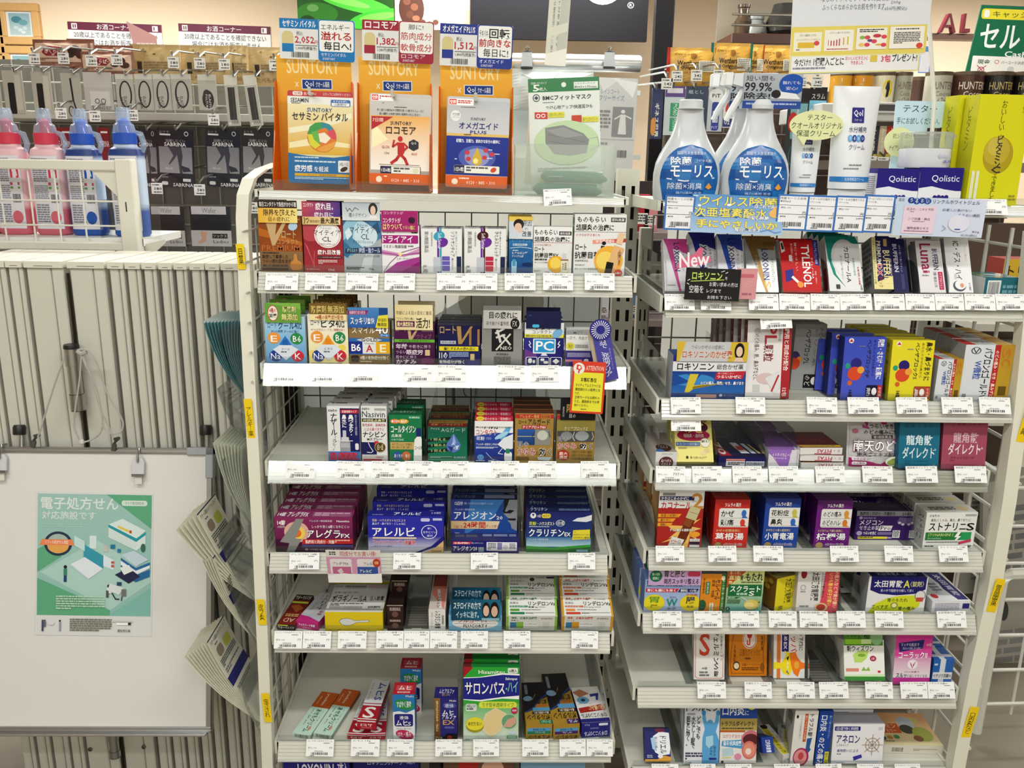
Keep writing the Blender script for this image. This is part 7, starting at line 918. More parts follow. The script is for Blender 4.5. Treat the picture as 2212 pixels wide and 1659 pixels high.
popcard(782, 937, 45, 136, 861, 'a02a3c', 'ロコモア', '1,382', '1,280', [(28, 7, 70, 20, '脚に!', '222'), (6, 26, 94, 44, '筋肉成分', 'b82a28'), (45, 46, 54, 50, '×', '444'), (6, 53, 94, 71, '軟骨成分', 'b82a28')], 'ロコモア', 'crimson edged price card standing above the walking man pouch', YT + .02)
popcard(949, 1106, 53, 147, 1029, '2a3c90', 'オメガエイドPLUS', '1,512', '1,400', [(34, 8, 90, 30, '回転', '222*'), (6, 12, 30, 28, 'テキパキ', '333'), (6, 32, 94, 50, '前向きな', 'b82a28*'), (18, 54, 88, 73, '毎日に!', '222')], 'オメガエイド', 'navy edged price card standing above the oil drop pouch', YT + .02)
# frosted tray with mask packets
MX = lambda px, y, Y=None: P(px, y, Y or s.Y + .02)
def maskpack(x0, x1, y0, y1, Y, lab, roll=0, full=True):
    code = 'r 0 0 100 12 1a7a3c;e 50 6 3.4 2.2 e8ece8;t 4 3 26 5 e0ece0 1回使いきりタイプ;t 7 5.4 16 11 f4f8f4* 5;t 16 7.6 26 11 e8f0e8 枚入;r 64 4 98 10 e8f0e8;t 66 4.6 94 6.4 364 レギュラーサイズ;t 65 7.4 96 9.6 243* 約95×175mm;o 11 17 5 3.4 1 234;r 10 15.4 12 18.6 234;r 8.4 16.4 13.6 17.6 234;t 20 15 88 19.4 223* BMCフィットマスク;l 20 21 70 22 889 1;t 24 24 90 27.6 344 つけ心地アップ!快適耳ひも;p d0382c 8 29.6 26 30 26 36 8 35.4;o 13 33 3 1.8 1 fff;o 20 33 3 1.8 1 fff;r 27 30 50 35 e4e04a;t 28 30.6 49 34.4 442 メガネのくもりしっかりカット;r 60 33.6 74 40 c8442c;r 75 35 98 40 e4e04a;t 76 35.6 97 39.6 442 鼻のラインにぴったりフィット;e 52 58 46 20 c4dcb0;p 8a8c8c 22 44 48 42 76 50 84 56 80 68 56 70 34 68 22 58;p 9c9e9e 24 46 48 44 76 52 46 54;k .8 77797a 26 50 78 58;k .8 77797a 28 56 78 63;k 1.2 b8bab8 84 55 96 54 98 62 86 66;l 10 80 80 84 aaa 2;q 12 88 44 93 e0d84a;q 46 88 66 93 e0943a;q 68 88 88 93 5a9ad0' if full else 'r 0 0 100 14 1a7a3c;t 30 4 70 12 f4f8f4* 5;r 40 40 80 46 d0382c'
    plane_card('mask_packet', x0, y0, x1, y1, Y, code, 'e6ece6', 'gloss', .007, label=lab, cat='mask packet', group='green headed mask packets', roll=roll, lean=4)
maskpack(1132, 1180, 195, 400, s.Y + .16, 'narrow turned mask packet furthest left in the frosted tray', 3, False)
maskpack(1150, 1210, 190, 402, s.Y + .13, 'mask packet half hidden behind the front mask packet', 1, False)
maskpack(1147, 1300, 168, 408, s.Y + .09, 'front mask packet with green header and grey mask picture in the frosted tray', -3)
a, b = MX(1110, 418), MX(1326, 418); w = b.x - a.x; o = empty('frosted_tray', ((a.x + b.x)/2, s.Y + .02, zat(s, (a.x+b.x)/2) + .001), 'frosted plastic tray holding mask packets at the right of the top shelf', 'tray')
hh = MX(1200, 312).z - o.location.z
m = MB(); m.box(-w/2, 0, 0, w/2, .002, hh, 'fff', 'frost'); m.obj('front_wall', o)
m = MB(); m.box(-w/2, .002, 0, -w/2 + .002, .19, hh, 'fff', 'frost'); m.box(w/2 - .002, .002, 0, w/2, .19, hh, 'fff', 'frost'); m.box(-w/2 + .002, .188, 0, w/2 - .002, .19, hh, 'fff', 'frost'); m.obj('side_walls', o)
m = MB(); m.box(-w/2, .002, 0, w/2, .19, .002, 'fff', 'frost'); m.obj('floor_plate', o)
for i, (x0, x1, y, lab) in enumerate(((1168, 1312, 385, 'upper green folded packet lying in the frosted tray'), (1152, 1300, 408, 'lower green folded packet lying in the frosted tray'))):
    c = P((x0 + x1)/2, y, s.Y + .05); ww = P(x1, y, s.Y + .05).x - P(x0, y, s.Y + .05).x; m = MB(); m.tube([(-ww/2, 0, 0), (-ww/2 + .01, 0, 0), (ww/2 - .012, 0, -.002), (ww/2, 0, -.006)], [.004, .012, .012, .003], '4a9a7a', 'gloss', 10); m.lathe([(.014, -.001), (.014, .001)], 'b8d4e4', 'gloss', 16, sy=.2, org=(-ww/2 + .03, -.0125, 0)); c.z = o.location.z + (.0155 if i else .0405); c.y = s.Y + .05; m.obj('folded_packet', None, c, label=lab, cat='packet', smooth=True)
for px, yy, lab in ((1336, 360, 'left'),):
    pass
# ---------------------------------------------------------------- right rack top: spray bottles, creams, cartons
r0 = SH['R0']
def zr(X): return zat(r0, X) + .0012
def spray(px, y0, Y, lab, trigger=True):
    X = P(px, 330, Y).x; z = zr(X); H = P(px, 236, Y).z - z; rr = P(px + 68, 380, Y).x - X
    o = empty('spray_bottle', (X, Y, z), lab, 'spray bottle', 'white disinfectant spray bottles')
    m = MB(); prof = [(.86, 0), (.94, .01), (.98, .05), (1.0, .16), (1.0, .30), (.95, .42), (.84, .52), (.68, .62), (.56, .70), (.47, .79), (.41, .88), (.385, .96), (.38, 1.0)]
    m.lathe([(rr * a_, H * 1.0 * b_) for a_, b_ in prof], 'ccd0d4', 'gloss', 40, sy=.58, p=2.4); m.obj('body', o, smooth=True)
    # printed oval label following the belly
    m = MB(); Wl, Hl = rr * 1.74, H * .6; zb_ = H * .02
    def rad(v): 
        t = v / H
        for (a0, b0), (a1, b1) in zip(prof, prof[1:]):
            if b0 <= t <= b1: return rr * (a0 + (a1 - a0) * (t - b0) / (b1 - b0))
        return rr
    def bend(u, v, q):
        x = u - Wl/2; R_ = rad(zb_ + v); f = max(0.02, 1 - (abs(x) / R_) ** 2.4) ** (1/2.4); return (x, -R_ * .58 * f - .0012 - q, zb_ + v)
    N = 16; pts = []
    def half(v):
        t = v / Hl; return Wl/2 * (max(0.0, 1 - max(0, (t - .35) / .65) ** 2.2)) ** .5 * (.88 + .12 * min(1, t / .35))
    for j in range(N):
        v0, v1 = Hl * j / N, Hl * (j + 1) / N
        for i in range(12):
            h0, h1 = half(v0), half(v1); u = [Wl/2 - h0 + 2*h0*i/12, Wl/2 - h0 + 2*h0*(i+1)/12, Wl/2 - h1 + 2*h1*(i+1)/12, Wl/2 - h1 + 2*h1*i/12]
            m.quad(bend(u[0], v0, 0), bend(u[1], v0, 0), bend(u[2], v1, 0), bend(u[3], v1, 0), ('1a5ca8', '1e66b0', '16509a', '2272b8')[(i // 3 + j // 3) % 4], 'gloss')
    m.art('t 26 12 76 18 bcd4f0 弱酸性次亜塩素酸水;t 16 22 50 36 f0f4fa* 除菌;%st 16 37 88 58 f4f8fc* モーリス;p dfe8f4 10 60 40 64 92 58 92 60 40 66.4 10 62;t 12 68 70 80 dce8f4 除菌×消臭;p e8a040 82 68 88 76 82 80 76 76;t 26 84 70 89 c4d8ee 強力|速効_安全;l 20 92 84 94 a8c4e4 1' % ('' if trigger else 'q 54 24 88 33 3a7ab8;t 58 26 84 31 dce8f4 つけかえ用;'), lambda u, v, q: bend(u, v, q * 2 + .0005), Wl, Hl, 'gloss'); m.obj('label', o)
    m = MB()
    if not trigger:
        m.lathe([(rr*.39, H*1.0), (rr*.39, H*1.012), (rr*.35, H*1.015), (rr*.345, H*1.09), (rr*.31, H*1.10)], 'd4d8da', 'plastic', 30); m.obj('screw_cap', o, smooth=True)
    else:
        m.lathe([(rr*.39, H), (rr*.4, H*1.04), (rr*.36, H*1.06), (rr*.3, H*1.10)], 'd8dcde', 'plastic', 28)
        h0 = H * 1.09; yy = rr * .2
        m.prism([(-rr*.5, h0), (rr*.42, h0), (rr*.5, h0 + .03), (rr*.38, h0 + .052), (-rr*.85, h0 + .05), (-rr*.9, h0 + .03), (-rr*.55, h0 + .024)], yy * 2, 'dde0e2', 'plastic', fr=lambda x, y, z: (x, y - yy, z))
        m.box(-rr*1.12, -yy*.8, h0 + .026, -rr*.88, yy*.8, h0 + .052, 'eceeee', 'plastic', ch=.002); m.obj('spray_head', o)
        m = MB(); m.tube([(-rr*.5, 0, h0 + .026), (-rr*.62, 0, h0 + .006), (-rr*.86, 0, h0 - .022), (-rr*.98, 0, h0 - .04)], [.007, .008, .007, .005], 'e6e8ea', 'plastic', 8); m.obj('trigger', o, smooth=True)
        m = MB(); ww, h2 = rr * 1.7, .066; m.box(-rr*.6, -yy - .003, h0 - .016, rr*1.1, -yy - .001, h0 + .05, 'a8acb4', 'card')
        m.art('r 0 0 100 78 b4b8c0>98a0ac;r 0 78 100 100 2a4a98;t 4 6 52 22 333 短い間も;t 2 26 48 50 222* 99.9%;t 2 54 46 74 222* 除去!;e 82 30 22 30 1e50a8;t 66 20 96 30 dde 触れても;t 72 36 92 46 dde 安心!;p e8e8ea 48 70 60 50 90 56 98 72;e 56 58 8 12 222;l 6 84 92 92 aab8e0 1', lambda u, v, q: (u - rr*.6, -yy - .003 - q, h0 - .016 + v), ww, h2, 'card'); m.obj('neck_card', o)
spray(1486, 236, r0.Y + .055, 'white refill spray bottle with plain screw cap at the left end', False)
spray(1634, 236, r0.Y + .05, 'front white spray bottle with trigger head and hanging neck card')
spray(1606, 236, r0.Y + .14, 'white spray bottle with trigger head behind the front one')
def tubeobj(x0, x1, y0, Y, lab, big):
    xm = (x0 + x1)/2; X = P(xm, 330, Y).x; z = zr(X); H = P(xm, y0, Y).z - z; w = P(x1, 250, Y).x - P(x0, 250, Y).x
    o = empty('cream_tube', (X, Y, z), lab, 'cream tube', 'white moisturising cream tubes')
    hc = H * .13; m = MB(); v = []; n = 24; L = 14
    for j in range(L + 1):
        t = j / L; rx = w/2 * (.80 + .20 * t); ry = w/2 * .72 * (1 - t) ** .8 + .0015
        for k in range(n): a_ = 2*math.pi*k/n; v.append((rx * math.cos(a_), ry * math.sin(a_), hc + (H - hc) * t))
    m.add(v, [(j*n + k, j*n + (k+1) % n, j*n + n + (k+1) % n, j*n + n + k) for j in range(L) for k in range(n)] + [tuple(L*n + k for k in range(n))], 'e4e6ea', 'gloss')
    def bend(u, v_, q):
        t = (v_ - hc) / (H - hc); x = u - w*.42; rx = w/2 * (.80 + .20 * t); ry = w/2 * .72 * (1 - t) ** .8 + .0015
        return (x, -ry * max(0.02, 1 - (x / rx) ** 2) ** .5 - .0008 - q, v_)
    m.art('q 36 18 66 31 24247c .06;t 40 20 62 26 e8e8f4* Qol;t 42 27.4 60 29.6 d0d0ec クオール;t 30 34 74 39 446 水分補充;e 34 44 5.6 3 5aa0d8;e 44 44 5.6 3 1e3a8a;e 54 44 5.6 3 5aa0d8;e 64 44 5.6 3 1e3a8a;t 31.6 42.6 36.4 45.4 fff う;t 41.6 42.6 46.4 45.4 fff る;t 51.6 42.6 56.4 45.4 fff お;t 61.6 42.6 66.4 45.4 fff い;t 32 49 70 53.6 446 クリーム;l 34 66 66 67.4 777 1;l 22 69 78 70.4 777 1', lambda u, v_, q: bend(u, v_, q), w*.84, H, 'gloss')
    for i in range(10): u0, u1 = w*.84*i/10, w*.84*(i+1)/10; m.quad(bend(u0, H*.19, .0004), bend(u1, H*.19, .0004), bend(u1, H*.235, .0004), bend(u0, H*.235, .0004), '2a7ac4', 'gloss')
    m.art('t 26 77.2 74 80 cfe4f4 全身用保湿クリーム', lambda u, v_, q: bend(u, v_, q + .0006), w*.84, H, 'gloss')
    m.obj('body', o, smooth=True)
    m = MB(); m.lathe([(w*.37, 0), (w*.39, .002), (w*.385, hc - .002), (w*.36, hc)], 'e2e4e6', 'plastic', 24, sy=.8); m.obj('cap', o, smooth=True)
tubeobj(1786, 1890, 186, r0.Y + .06, 'large white cream tube standing on its cap', True)
tubeobj(1706, 1774, 255, r0.Y + .075, 'small white cream tube behind the yellow speech bubble', False)
for i, (x0, x1, lab) in enumerate(((1893, 1984, 'left navy and white wrinkle gel carton'), (1985, 2078, 'right navy and white wrinkle gel carton'))):
    Y = r0.Y + .05; X0, X1 = P(x0, 400, Y).x, P(x1, 400, Y).x; z = zr((X0+X1)/2); h = P((x0+x1)/2, 364 - i*2, Y).z - z; w = X1 - X0; m = MB(); m.box(-w/2, 0, 0, w/2, .075, h, 'e4e4ea', 'card', ch=.0006)
    m.art('r 0 0 100 62 241a7a;p e8e8f0 0 56 30 50 60 58 100 64 100 70 0 70;p 241a7a 0 40 100 40 100 58 60 54 30 46 0 52;t 28 20 92 40 e8e8f4 Qolistic;r 0 66 100 100 e8e8ee;e 40 80 5 6 2a2078;e 49 79 5 6 2a2078;e 58 80 5 6 2a2078;e 67 79 5 6 2a2078', lambda u, v, q: (u - w/2, -q, v), w, h)
    m.art('r 0 0 100 100 c8c8d0;r 0 0 100 14 241a7a;l 10 22 90 90 778 12', lambda u, v, q: (-w/2 - q, .075 - u, v), .075, h)
    m.art('r 0 0 100 100 201868', lambda u, v, q: (u - w/2, v, h + q), w, .075); m.obj('wrinkle_gel_box', None, ((X0+X1)/2, Y, z), label=lab, cat='gel box')
o = None; Y = r0.Y + .075; X = P(2008, 300, Y).x; z = zr(X) + P(2000, 362, Y).z * 0; zt = P(2000, 366, Y).z; w = P(2060, 320, Y).x - P(1960, 320, Y).x; hj = P(2000, 288, Y).z - zt
jar = empty('gel_jar', (X, r0.Y + .088, zr(X) + (P(1990, 363, r0.Y + .05).z - zr(X)) + .0005), 'white square edged gel tester jar on top of the navy cartons', 'jar'); m = MB(); m.lathe([(w*.48, 0), (w*.5, .003), (w*.5, hj*.52), (w*.47, hj*.54)], 'dcdee4', 'gloss', 36, sy=.7, p=3.5); m.obj('jar_body', jar, smooth=True)
m = MB(); m.lathe([(w*.5, hj*.55), (w*.515, hj*.57), (w*.515, hj*.97), (w*.48, hj)], 'e2e4e4', 'frost', 36, sy=.7, p=3.5); m.art('t 62 60 90 74 b8b8cc Qolistic;t 74 78 90 86 4a4aa0 薬用;t 70 8 96 20 999 シワ改善', lambda u, v, q: (u - w/2, -w*.365 - .0006 - q, v), w, hj); m.obj('jar_lid', jar, smooth=True)
for i, (x0, x1, y0, yaw, dyv, lab) in enumerate(((2078, 2140, 206, 4, .1, 'yellow lemon vitamin carton behind, half covered'), (2100, 2216, 204, 3, .045, 'front yellow lemon vitamin carton with large lemon'))):
    Y = r0.Y + dyv; X0, X1 = P(x0 if i else 2056, 320, Y).x, P(x1 if i else 2150, 320, Y).x; w = X1 - X0; z = zr((X0+X1)/2); h = P((x0+x1)/2, y0, Y).z - z; m = MB(); D = .05; m.box(-w/2, 0, 0, w/2, D, h, 'd8d41c', 'card', ch=.0008)
    m.art('e 50 54 29 17 b09a20;p b09a20 40 40 50 35 60 40;p b09a20 42 68 50 73 58 68;e 46 50 25 13 c0aa34;e 42 46 14 8 ccb84a;v 44 5 54 32 5a5a10 おいしい;v 44 36 56 66 333* ビタミン;t 41 64 58 70 333* C;v 44 73 54 97 5a5a10 できました;v 84 4 88 16 8a8a20 VITAMIN;q 4 68 10 98 e4e4c8 .4;q 13 68 19 98 e4e4c8 .4;l 82 90 96 96 99922a 2', lambda u, v, q: (u - w/2, -q, v), w, h)
    m.art('r 0 0 100 100 c8c41a;v 30 10 60 50 7a7a10 ビタミン', lambda u, v, q: (-w/2 - q, D - u, v), D, h); m.obj('vitamin_box', None, ((X0+X1)/2, Y, z), (0, 0, math.radians(yaw)), label=lab, cat='vitamin box', group='yellow lemon vitamin cartons')
def bubble(x0, x1, y0, y1, Y, code, col, lab, outline, stick):
    o = plane_card('tester_sign', x0, y0, x1, y1, Y, code, col, 'card', .0012, label=lab, cat='sign', outline=outline)
    return o
ell = [(50 + 50 * math.cos(a), 42 + 42 * math.sin(a)) for a in [math.radians(q) for q in range(-180, 118, 12)]] + [(30, 100)] + [(50 + 50 * math.cos(a), 42 + 42 * math.sin(a)) for a in [math.radians(q) for q in range(134, 179, 12)]]
bubble(1701, 1818, 238, 315, r0.Y + .035, 't 32 12 78 28 343 テスター;t 4 34 98 52 343 クオールオリジナル;t 14 56 86 74 343 保湿クリーム', 'e4e8b0', 'pale yellow speech bubble tester sign in front of the small tube', ell, 0)
bubble(1908, 1962, 275, 368, r0.Y + .14, 't 22 14 98 26 343 抗シワ成分;t 12 42 98 54 343 ナイアシンアミド', 'e4e8b0', 'pale yellow speech bubble sign behind the gel jar', [(50 + 60 * math.cos(a), 34 + 34 * math.sin(a)) for a in [math.radians(q) for q in range(0, 360, 15)]], 0)
ts = bubble(1924, 2035, 218, 290, r0.Y + .15, 't 18 12 84 34 344 テスター;t 8 50 92 70 344 手にお試しください。', 'c4dcea', 'pale blue tester sign standing behind the gel jar', [(2, 4), (6, 0), (96, 0), (100, 6), (98, 78), (92, 80), (70, 80), (70, 100), (4, 100)], 0)
m = MB(); a, b = P(1930, 285, r0.Y + .16), P(1930, 385, r0.Y + .16); m.box(a.x, a.y, zr(a.x), a.x + .04, a.y + .0012, a.z, 'c4dcea', 'card'); bpy.context.view_layer.update(); m.obj('stem', ts, -ts.location)
# tall tilted offer board on a white stick
plane_card('offer_board', 1703, -40, 2002, 160, r0.Y + .12, 'r 0 0 98 60 e2e4ea;t 20 14 72 21 556 なじみやすくさらっとした使用感で;t 21 23.4 66 30 556 ふっくらなめらかなお肌を作ります;t 70 21 77 25 667 200g;t 64 27 82 32 667 1,650円(税込);r 0 47 98 78 e8d468;r 2 53 22 74 f2ecd8;t 6 55 18 57.6 444 クオール薬局オリジナル;t 4 60 21 62 a08a20 おいしいビタミンCできました;r 5 64 17 70 e0b83a;e 18.6 65 2 2.6 d84a5a;l 4 71.4 20 73 444 1;r 24 51 45 74 f4eee4;t 28 53 42 55.4 444 ビタミンC食べていますか?;k .4 c04a5a 27 62 27 68;k .8 c04a5a 29 63 29 68;k .8 c04a5a 31 63 31 68;k .8 c04a5a 33 62 33 68;k .8 c04a5a 35 61 35 68;k .8 d8a83a 38 60 38 67;k .8 d8b84a 41 59 41 67;l 26 71.4 44 73 c05a4a 1;r 47 49.6 69 73 f4eee4;l 49 51 67 55 444 2;e 51.4 60 2 2 8ab84a;e 55 60 2 2.2 d84a5a;e 62 58.4 3 2 c83a4a;e 67 59.6 2 2.2 d84a5a;e 57 63.4 2 1.6 6a4a7a;e 60 64.4 2 2.2 d84a5a;e 51 68 2.2 2 e8c86a;e 55 68 2 2.2 d84a5a;e 64 68 3 1 e8b04a;e 67 68.4 2 2.2 d84a5a;r 71 49 96 73 f4eee4;l 75 51 92 53 444 1;l 74 55 93 68 555 7;e 93 70 2.4 3 d84a3a;r 0 78 94 98 e4dc90;r 1 79.4 93 96.6 eceaea;t 3 82 15 90 222* 今だけ!!;t 17 81 39 90 222* 1個購入ごとに;t 40 80.4 56 84.6 d83a5a* おいしいビタミンC;t 44 85.6 53 89.6 d83a5a* できました;q 58 79.6 63 87 e0c050 .1;t 66 79.6 73 87.4 d83a5a* 3包;t 74 79 92 87 222* プレゼント!;l 2 91.6 88 94.6 889 1', 'e2e4ea', 'card', .003, roll=-2.2, label='white and yellow offer board with small charts above the cream tubes', cat='offer board', outline=[(0, 0), (100, 0), (98, 80), (94, 81), (94, 98), (0, 100)])
m = MB(); m.tube([P(2002, -30, r0.Y + .13), P(2018, 222, r0.Y + .13), Vector((P(2021, 300, r0.Y + .13).x, r0.Y + .13, zr(P(2021, 300, r0.Y + .13).x)))], .0045, 'e4e2da', 'plastic', 8); m.lathe([(.02, 0), (.02, .003), (.006, .005)], 'e4e2da', 'plastic', 20, org=(P(2021, 300, r0.Y + .13).x, r0.Y + .13, zr(P(2021, 300, r0.Y + .13).x))); m.obj('sign_stand', None, label='thin white stick stand beside the offer board', cat='sign stand')
# ================================================================ shop behind the racks
# wall signs and framed pictures
def wallcard(name, x0, y0, x1, y1, Y, code, bg, lab, cat, **k): return plane_card(name, x0, y0, x1, y1, Y, code, bg, k.pop('mat', 'card'), k.pop('t', .004), label=lab, cat=cat, **k)
SK = 'r 0 0 100 32 6a2440;q 4 6 10 28 f0ecec .05;r 5.4 10 6.6 24 6a2440;r 7.6 10 8.8 24 6a2440;q 90 6 96 28 f0ecec .05;r 91.4 10 92.6 24 6a2440;t 31 6 68 28 f4f0f0 お酒コーナー;t 6 38 95 62 333 20歳以上であることを確認できない;t 14 68 90 92 333 場合にはお酒を販売しません'
wallcard('alcohol_sign', 150, 50, 352, 104, BW - .006, SK, 'f0eeee', 'white and maroon alcohol corner sign on the back wall, behind the pink leaflet', 'sign', roll=1)
wallcard('alcohol_sign', 388, 54, 586, 108, BW - .006, SK, 'f0eeee', 'white and maroon alcohol corner sign on the back wall, fully readable, right', 'sign', roll=1)
wallcard('leaf_card', 277, 46, 340, 100, 3.2, 'p d8a8a8 0 0 100 60 100 100 20 100;l 30 86 96 96 f4e8e4 1', 'c89498', 'pink shelf talker card with slanted top above the kraft pouches', 'card', outline=[(0, 0), (85, 52), (100, 100), (20, 100)])
for x0, y0, x1, y1, lab in ((4, 8, 82, 96, 'light wooden picture frame with blue fruit print, upper left corner of the wall'), (15, 100, 80, 190, 'light wooden picture frame with pale sky print below the fruit print'), (-60, 6, 1, 116, 'light wooden picture frame cut by the left edge, upper'), (-60, 120, 14, 215, 'light wooden picture frame cut by the left edge, lower')):
    Y = BW - .022; a, b = P(x0, y1, Y), P(x1, y0, Y); w, h = b.x - a.x, b.z - a.z; f = .045; o = empty('framed_picture', ((a.x + b.x)/2, Y, a.z), lab, 'picture')
    m = MB()
    for q in ((-w/2, 0, w/2, f), (-w/2, h - f, w/2, h), (-w/2, f, -w/2 + f, h - f), (w/2 - f, f, w/2, h - f)): m.box(q[0], -.015, q[1], q[2], .02, q[3], 'd8ac70', 'paint', ch=.004)
    m.obj('frame', o); m = MB(); m.box(-w/2 + f*.8, 0, f*.8, w/2 - f*.8, .01, h - f*.8, 'e4e8e8', 'card')
    m.art('r 14 12 86 88 8ab0bc>b8d0d4;e 40 34 18 12 4a8494;e 62 44 16 10 6aa0ac;e 36 62 8 6 c8dce0;e 50 70 8 6 d4e4e4;e 66 64 8 6 c8dce0;e 60 78 8 5 dce8e8', lambda u, v, q: (u - w/2 + f*.8, -.0005 - q, v + f*.8), w - f*1.6, h - f*1.6); m.obj('print', o)
wallcard('backlit_photo', 643, -140, 853, 62, 4.9, 'r 0 60 100 100 1e4a18;e 20 84 22 12 2a6a20;e 60 72 40 9 4ab83a -12;e 50 70 26 4 7ae05a -12;e 88 90 36 12 3aa82e 8;e 84 86 20 4 6ad84a 8;e 20 100 40 8 2a8a22;e 16 78 6 4 5a8a4a;e 10 92 8 6 16380f', '1c4416', 'backlit photo panel of green cucumbers above the back counter', 'picture panel', t=.03)
wallcard('backlit_photo', 853, -140, 1016, 64, 4.9, 'r 0 50 100 100 d8c4c0;e 30 74 28 26 ece4e4;e 22 78 17 20 4a2a20;e 16 70 5 4 6a4030;e 26 76 5 4 7a4a34;e 20 84 5 4 5a3426;e 28 88 5 3 8a5a40;e 36 92 5 3 5a3426;e 46 94 5 3 6a4030;e 54 92 4 3 5a3426;e 92 68 36 28 e0ac80;e 96 62 22 16 ecc098', 'd8c4c0', 'backlit photo panel of coffee beans and a brown egg', 'picture panel', t=.03)
wallcard('black_sign', 1014, -140, 1400, 86, 4.86, 'o 74 44 12 21 2.4 e8e8e8;o 50 46 8 20 2.2 e8e8e8;o 90 65 1.8 3 .3 bbb;t 89.3 63.6 90.8 66.4 bbb R', '141216', 'large black shop sign with white rounded letters at the top', 'sign', t=.04, mat='black')
def stock_unit(nm, x0, x1, y0, y1, Y, col, lab, depth=.4, wire=None):
    a, b = P(x0, y1, Y), P(x1, y0, Y); z1 = b.z; o = empty(nm, ((a.x + b.x)/2, Y, 0), lab, 'shop fixture'); w = b.x - a.x
    m = MB(); m.box(-w/2, depth, 0, w/2, depth + .03, z1, col, 'paint'); m.obj('back_panel', o)
    if wire:
        m = MB()
        for i in range(int(w / .07) + 1): m.tube([(-w/2 + i*.07, depth - .012, .4), (-w/2 + i*.07, depth - .012, z1)], .003, wire, 'paint', 4)
        for i in range(int((z1 - .4) / .07)): m.tube([(-w/2, depth - .016, .4 + i*.07), (w/2, depth - .016, .4 + i*.07)], .003, wire, 'paint', 4)
        m.obj('wire_grid', o)
    return o, w
# --- left stock wall with hanging goods
LY = 2.95
u, w_ = stock_unit('hook_rack', -60, 640, 118, 900, LY, '77766f', 'grey wire hook rack with hair goods and black stockings at the left', .3, '9a988e'); uo = Vector(u.location); LU = u
for y, d in ((236, .16), (560, .2)):
    a, b = P(-60, y, LY), P(640, y, LY); m = MB(); m.box(a.x, LY + .02, a.z - .025, b.x, LY + .3, a.z, 'c8c6bc', 'paint', ch=.002); m.obj('shelf', u, -uo)
def hook_at(px, py, Y, u=None, uo=None):
    u = u or LU; uo = Vector(u.location)
    q = P(px, py, Y); m = MB(); m.tube([(q.x, LY + .29, q.z + .05), (q.x, Y + .04, q.z + .02), (q.x, Y - .012, q.z), (q.x, Y - .018, q.z + .014)], .0032, '8e8e8a', 'metal', 6); m.obj('hook', u, -uo)
def hang(name, x0, x1, y0, y1, Y, code, bg, lab, cat, group=None, t=.006, **k):
    if k.pop('hook', True): hook_at((x0 + x1)/2, y0 + 3, Y)
    return plane_card(name, x0, y0, x1, y1, Y, code, bg, k.pop('mat', 'gloss'), t, label=lab, cat=cat, group=group, **k)
for i, (x0, x1, y0, y1, lab) in enumerate(((76, 200, 86, 142, 'red brown dried mushroom pouch with round crest, leftmost on the top'), (150, 210, 84, 150, 'red brown dried mushroom pouch behind the leftmost one'), (178, 292, 112, 160, 'red brown dried mushroom pouch sagging in the middle'), (210, 292, 98, 158, 'red brown dried mushroom pouch next to the kraft pouches'))):
    pouch('mushroom_pouch', x0, x1, y0, y1, LY + (.03, .08, .0, .06)[i], 'r 4 14 96 86 d8b8a4;p 8a2a38 16 50 22 30 36 24 52 30 58 48 50 64 24 64;t 22 36 52 54 f0dcd4* きくらげ;e 74 42 12 20 3a2420;e 84 60 9 14 4a2c26;e 66 60 7 10 3a2420;l 12 72 60 84 7a4a3a 2', '8a5644', lab, 'pouch', 'red brown mushroom pouches', bulge=.012)
for i, (x0, x1, y0, y1, lab) in enumerate(((287, 394, 96, 178, 'kraft paper snack pouch nearest the pink card'), (394, 500, 98, 180, 'kraft paper snack pouch in the middle of the top row'), (500, 540, 98, 182, 'kraft paper snack pouch partly covered, third'), (540, 640, 102, 186, 'kraft paper snack pouch at the right end of the top row'))):
    pouch('kraft_pouch', x0, x1, y0, y1, LY + .06 + .015 * (i % 2), 'l 26 12 74 16 765 1;e 50 26 3 2 5a4a30;r 14 46 24 76 3a3026;l 28 46 92 74 8a744e 4;t 16 80 60 92 7a6440 たべもの', 'c0a470', lab, 'pouch', 'kraft snack pouches', bulge=.012)
for x0, x1, y0, y1, lab in ((14, 56, 152, 246, 'grey carded black brush, nearer the left edge'), (76, 116, 154, 246, 'grey carded black brush, right of the first'), (-24, 6, 150, 246, 'grey carded black brush cut by the left edge')):
    hang('carded_brush', x0, x1, y0, y1, LY - .12, 'r 4 2 96 98 b4b0a4;q 24 28 58 100 201e20 .2;r 62 10 90 90 c4c0b4', 'b0aca0', lab, 'hair brush', 'grey carded brushes')
hang('carded_scissors', 140, 180, 158, 256, LY - .1, 'r 0 0 100 100 b0aca2;p 26282a 46 12 56 10 62 60 52 62;o 42 84 16 12 5 2a2a2c;o 70 86 14 10 5 2a2a2c;k 8 2a2a2c 56 58 66 76', 'aeaaa0', 'grey carded black scissors left of the sewing kit', 'scissors')
hang('sewing_kit', 186, 246, 156, 238, LY - .1, 'r 0 0 100 40 c0beb8;q 20 50 90 88 d0cec8 .05;o 44 76 9 7 3 555;o 66 76 9 7 3 555;t 20 90 94 99 444 SEWING_KIT', 'b8b6b0', 'clear sewing kit pack beside the hair elastics', 'sewing kit', mat='film')
for i, (x0, x1) in enumerate(((255, 293), (296, 334), (335, 372), (374, 416))):
    hang('hair_elastic_pack', x0, x1, 160, 238, LY - .1, 'r 0 0 100 14 d0cec4;o 52 56 36 38 9 1c1a1a;o 54 56 34 37 2 3a3636;R 22 64 36 98 333 HAIR;R 40 62 56 98 333 ELASTIC', 'b4b2a8', 'clear pack with black hair elastic loop, %s of four' % ('leftmost', 'second from left', 'third from left', 'rightmost')[i], 'hair elastic', 'black hair elastic packs', mat='film')
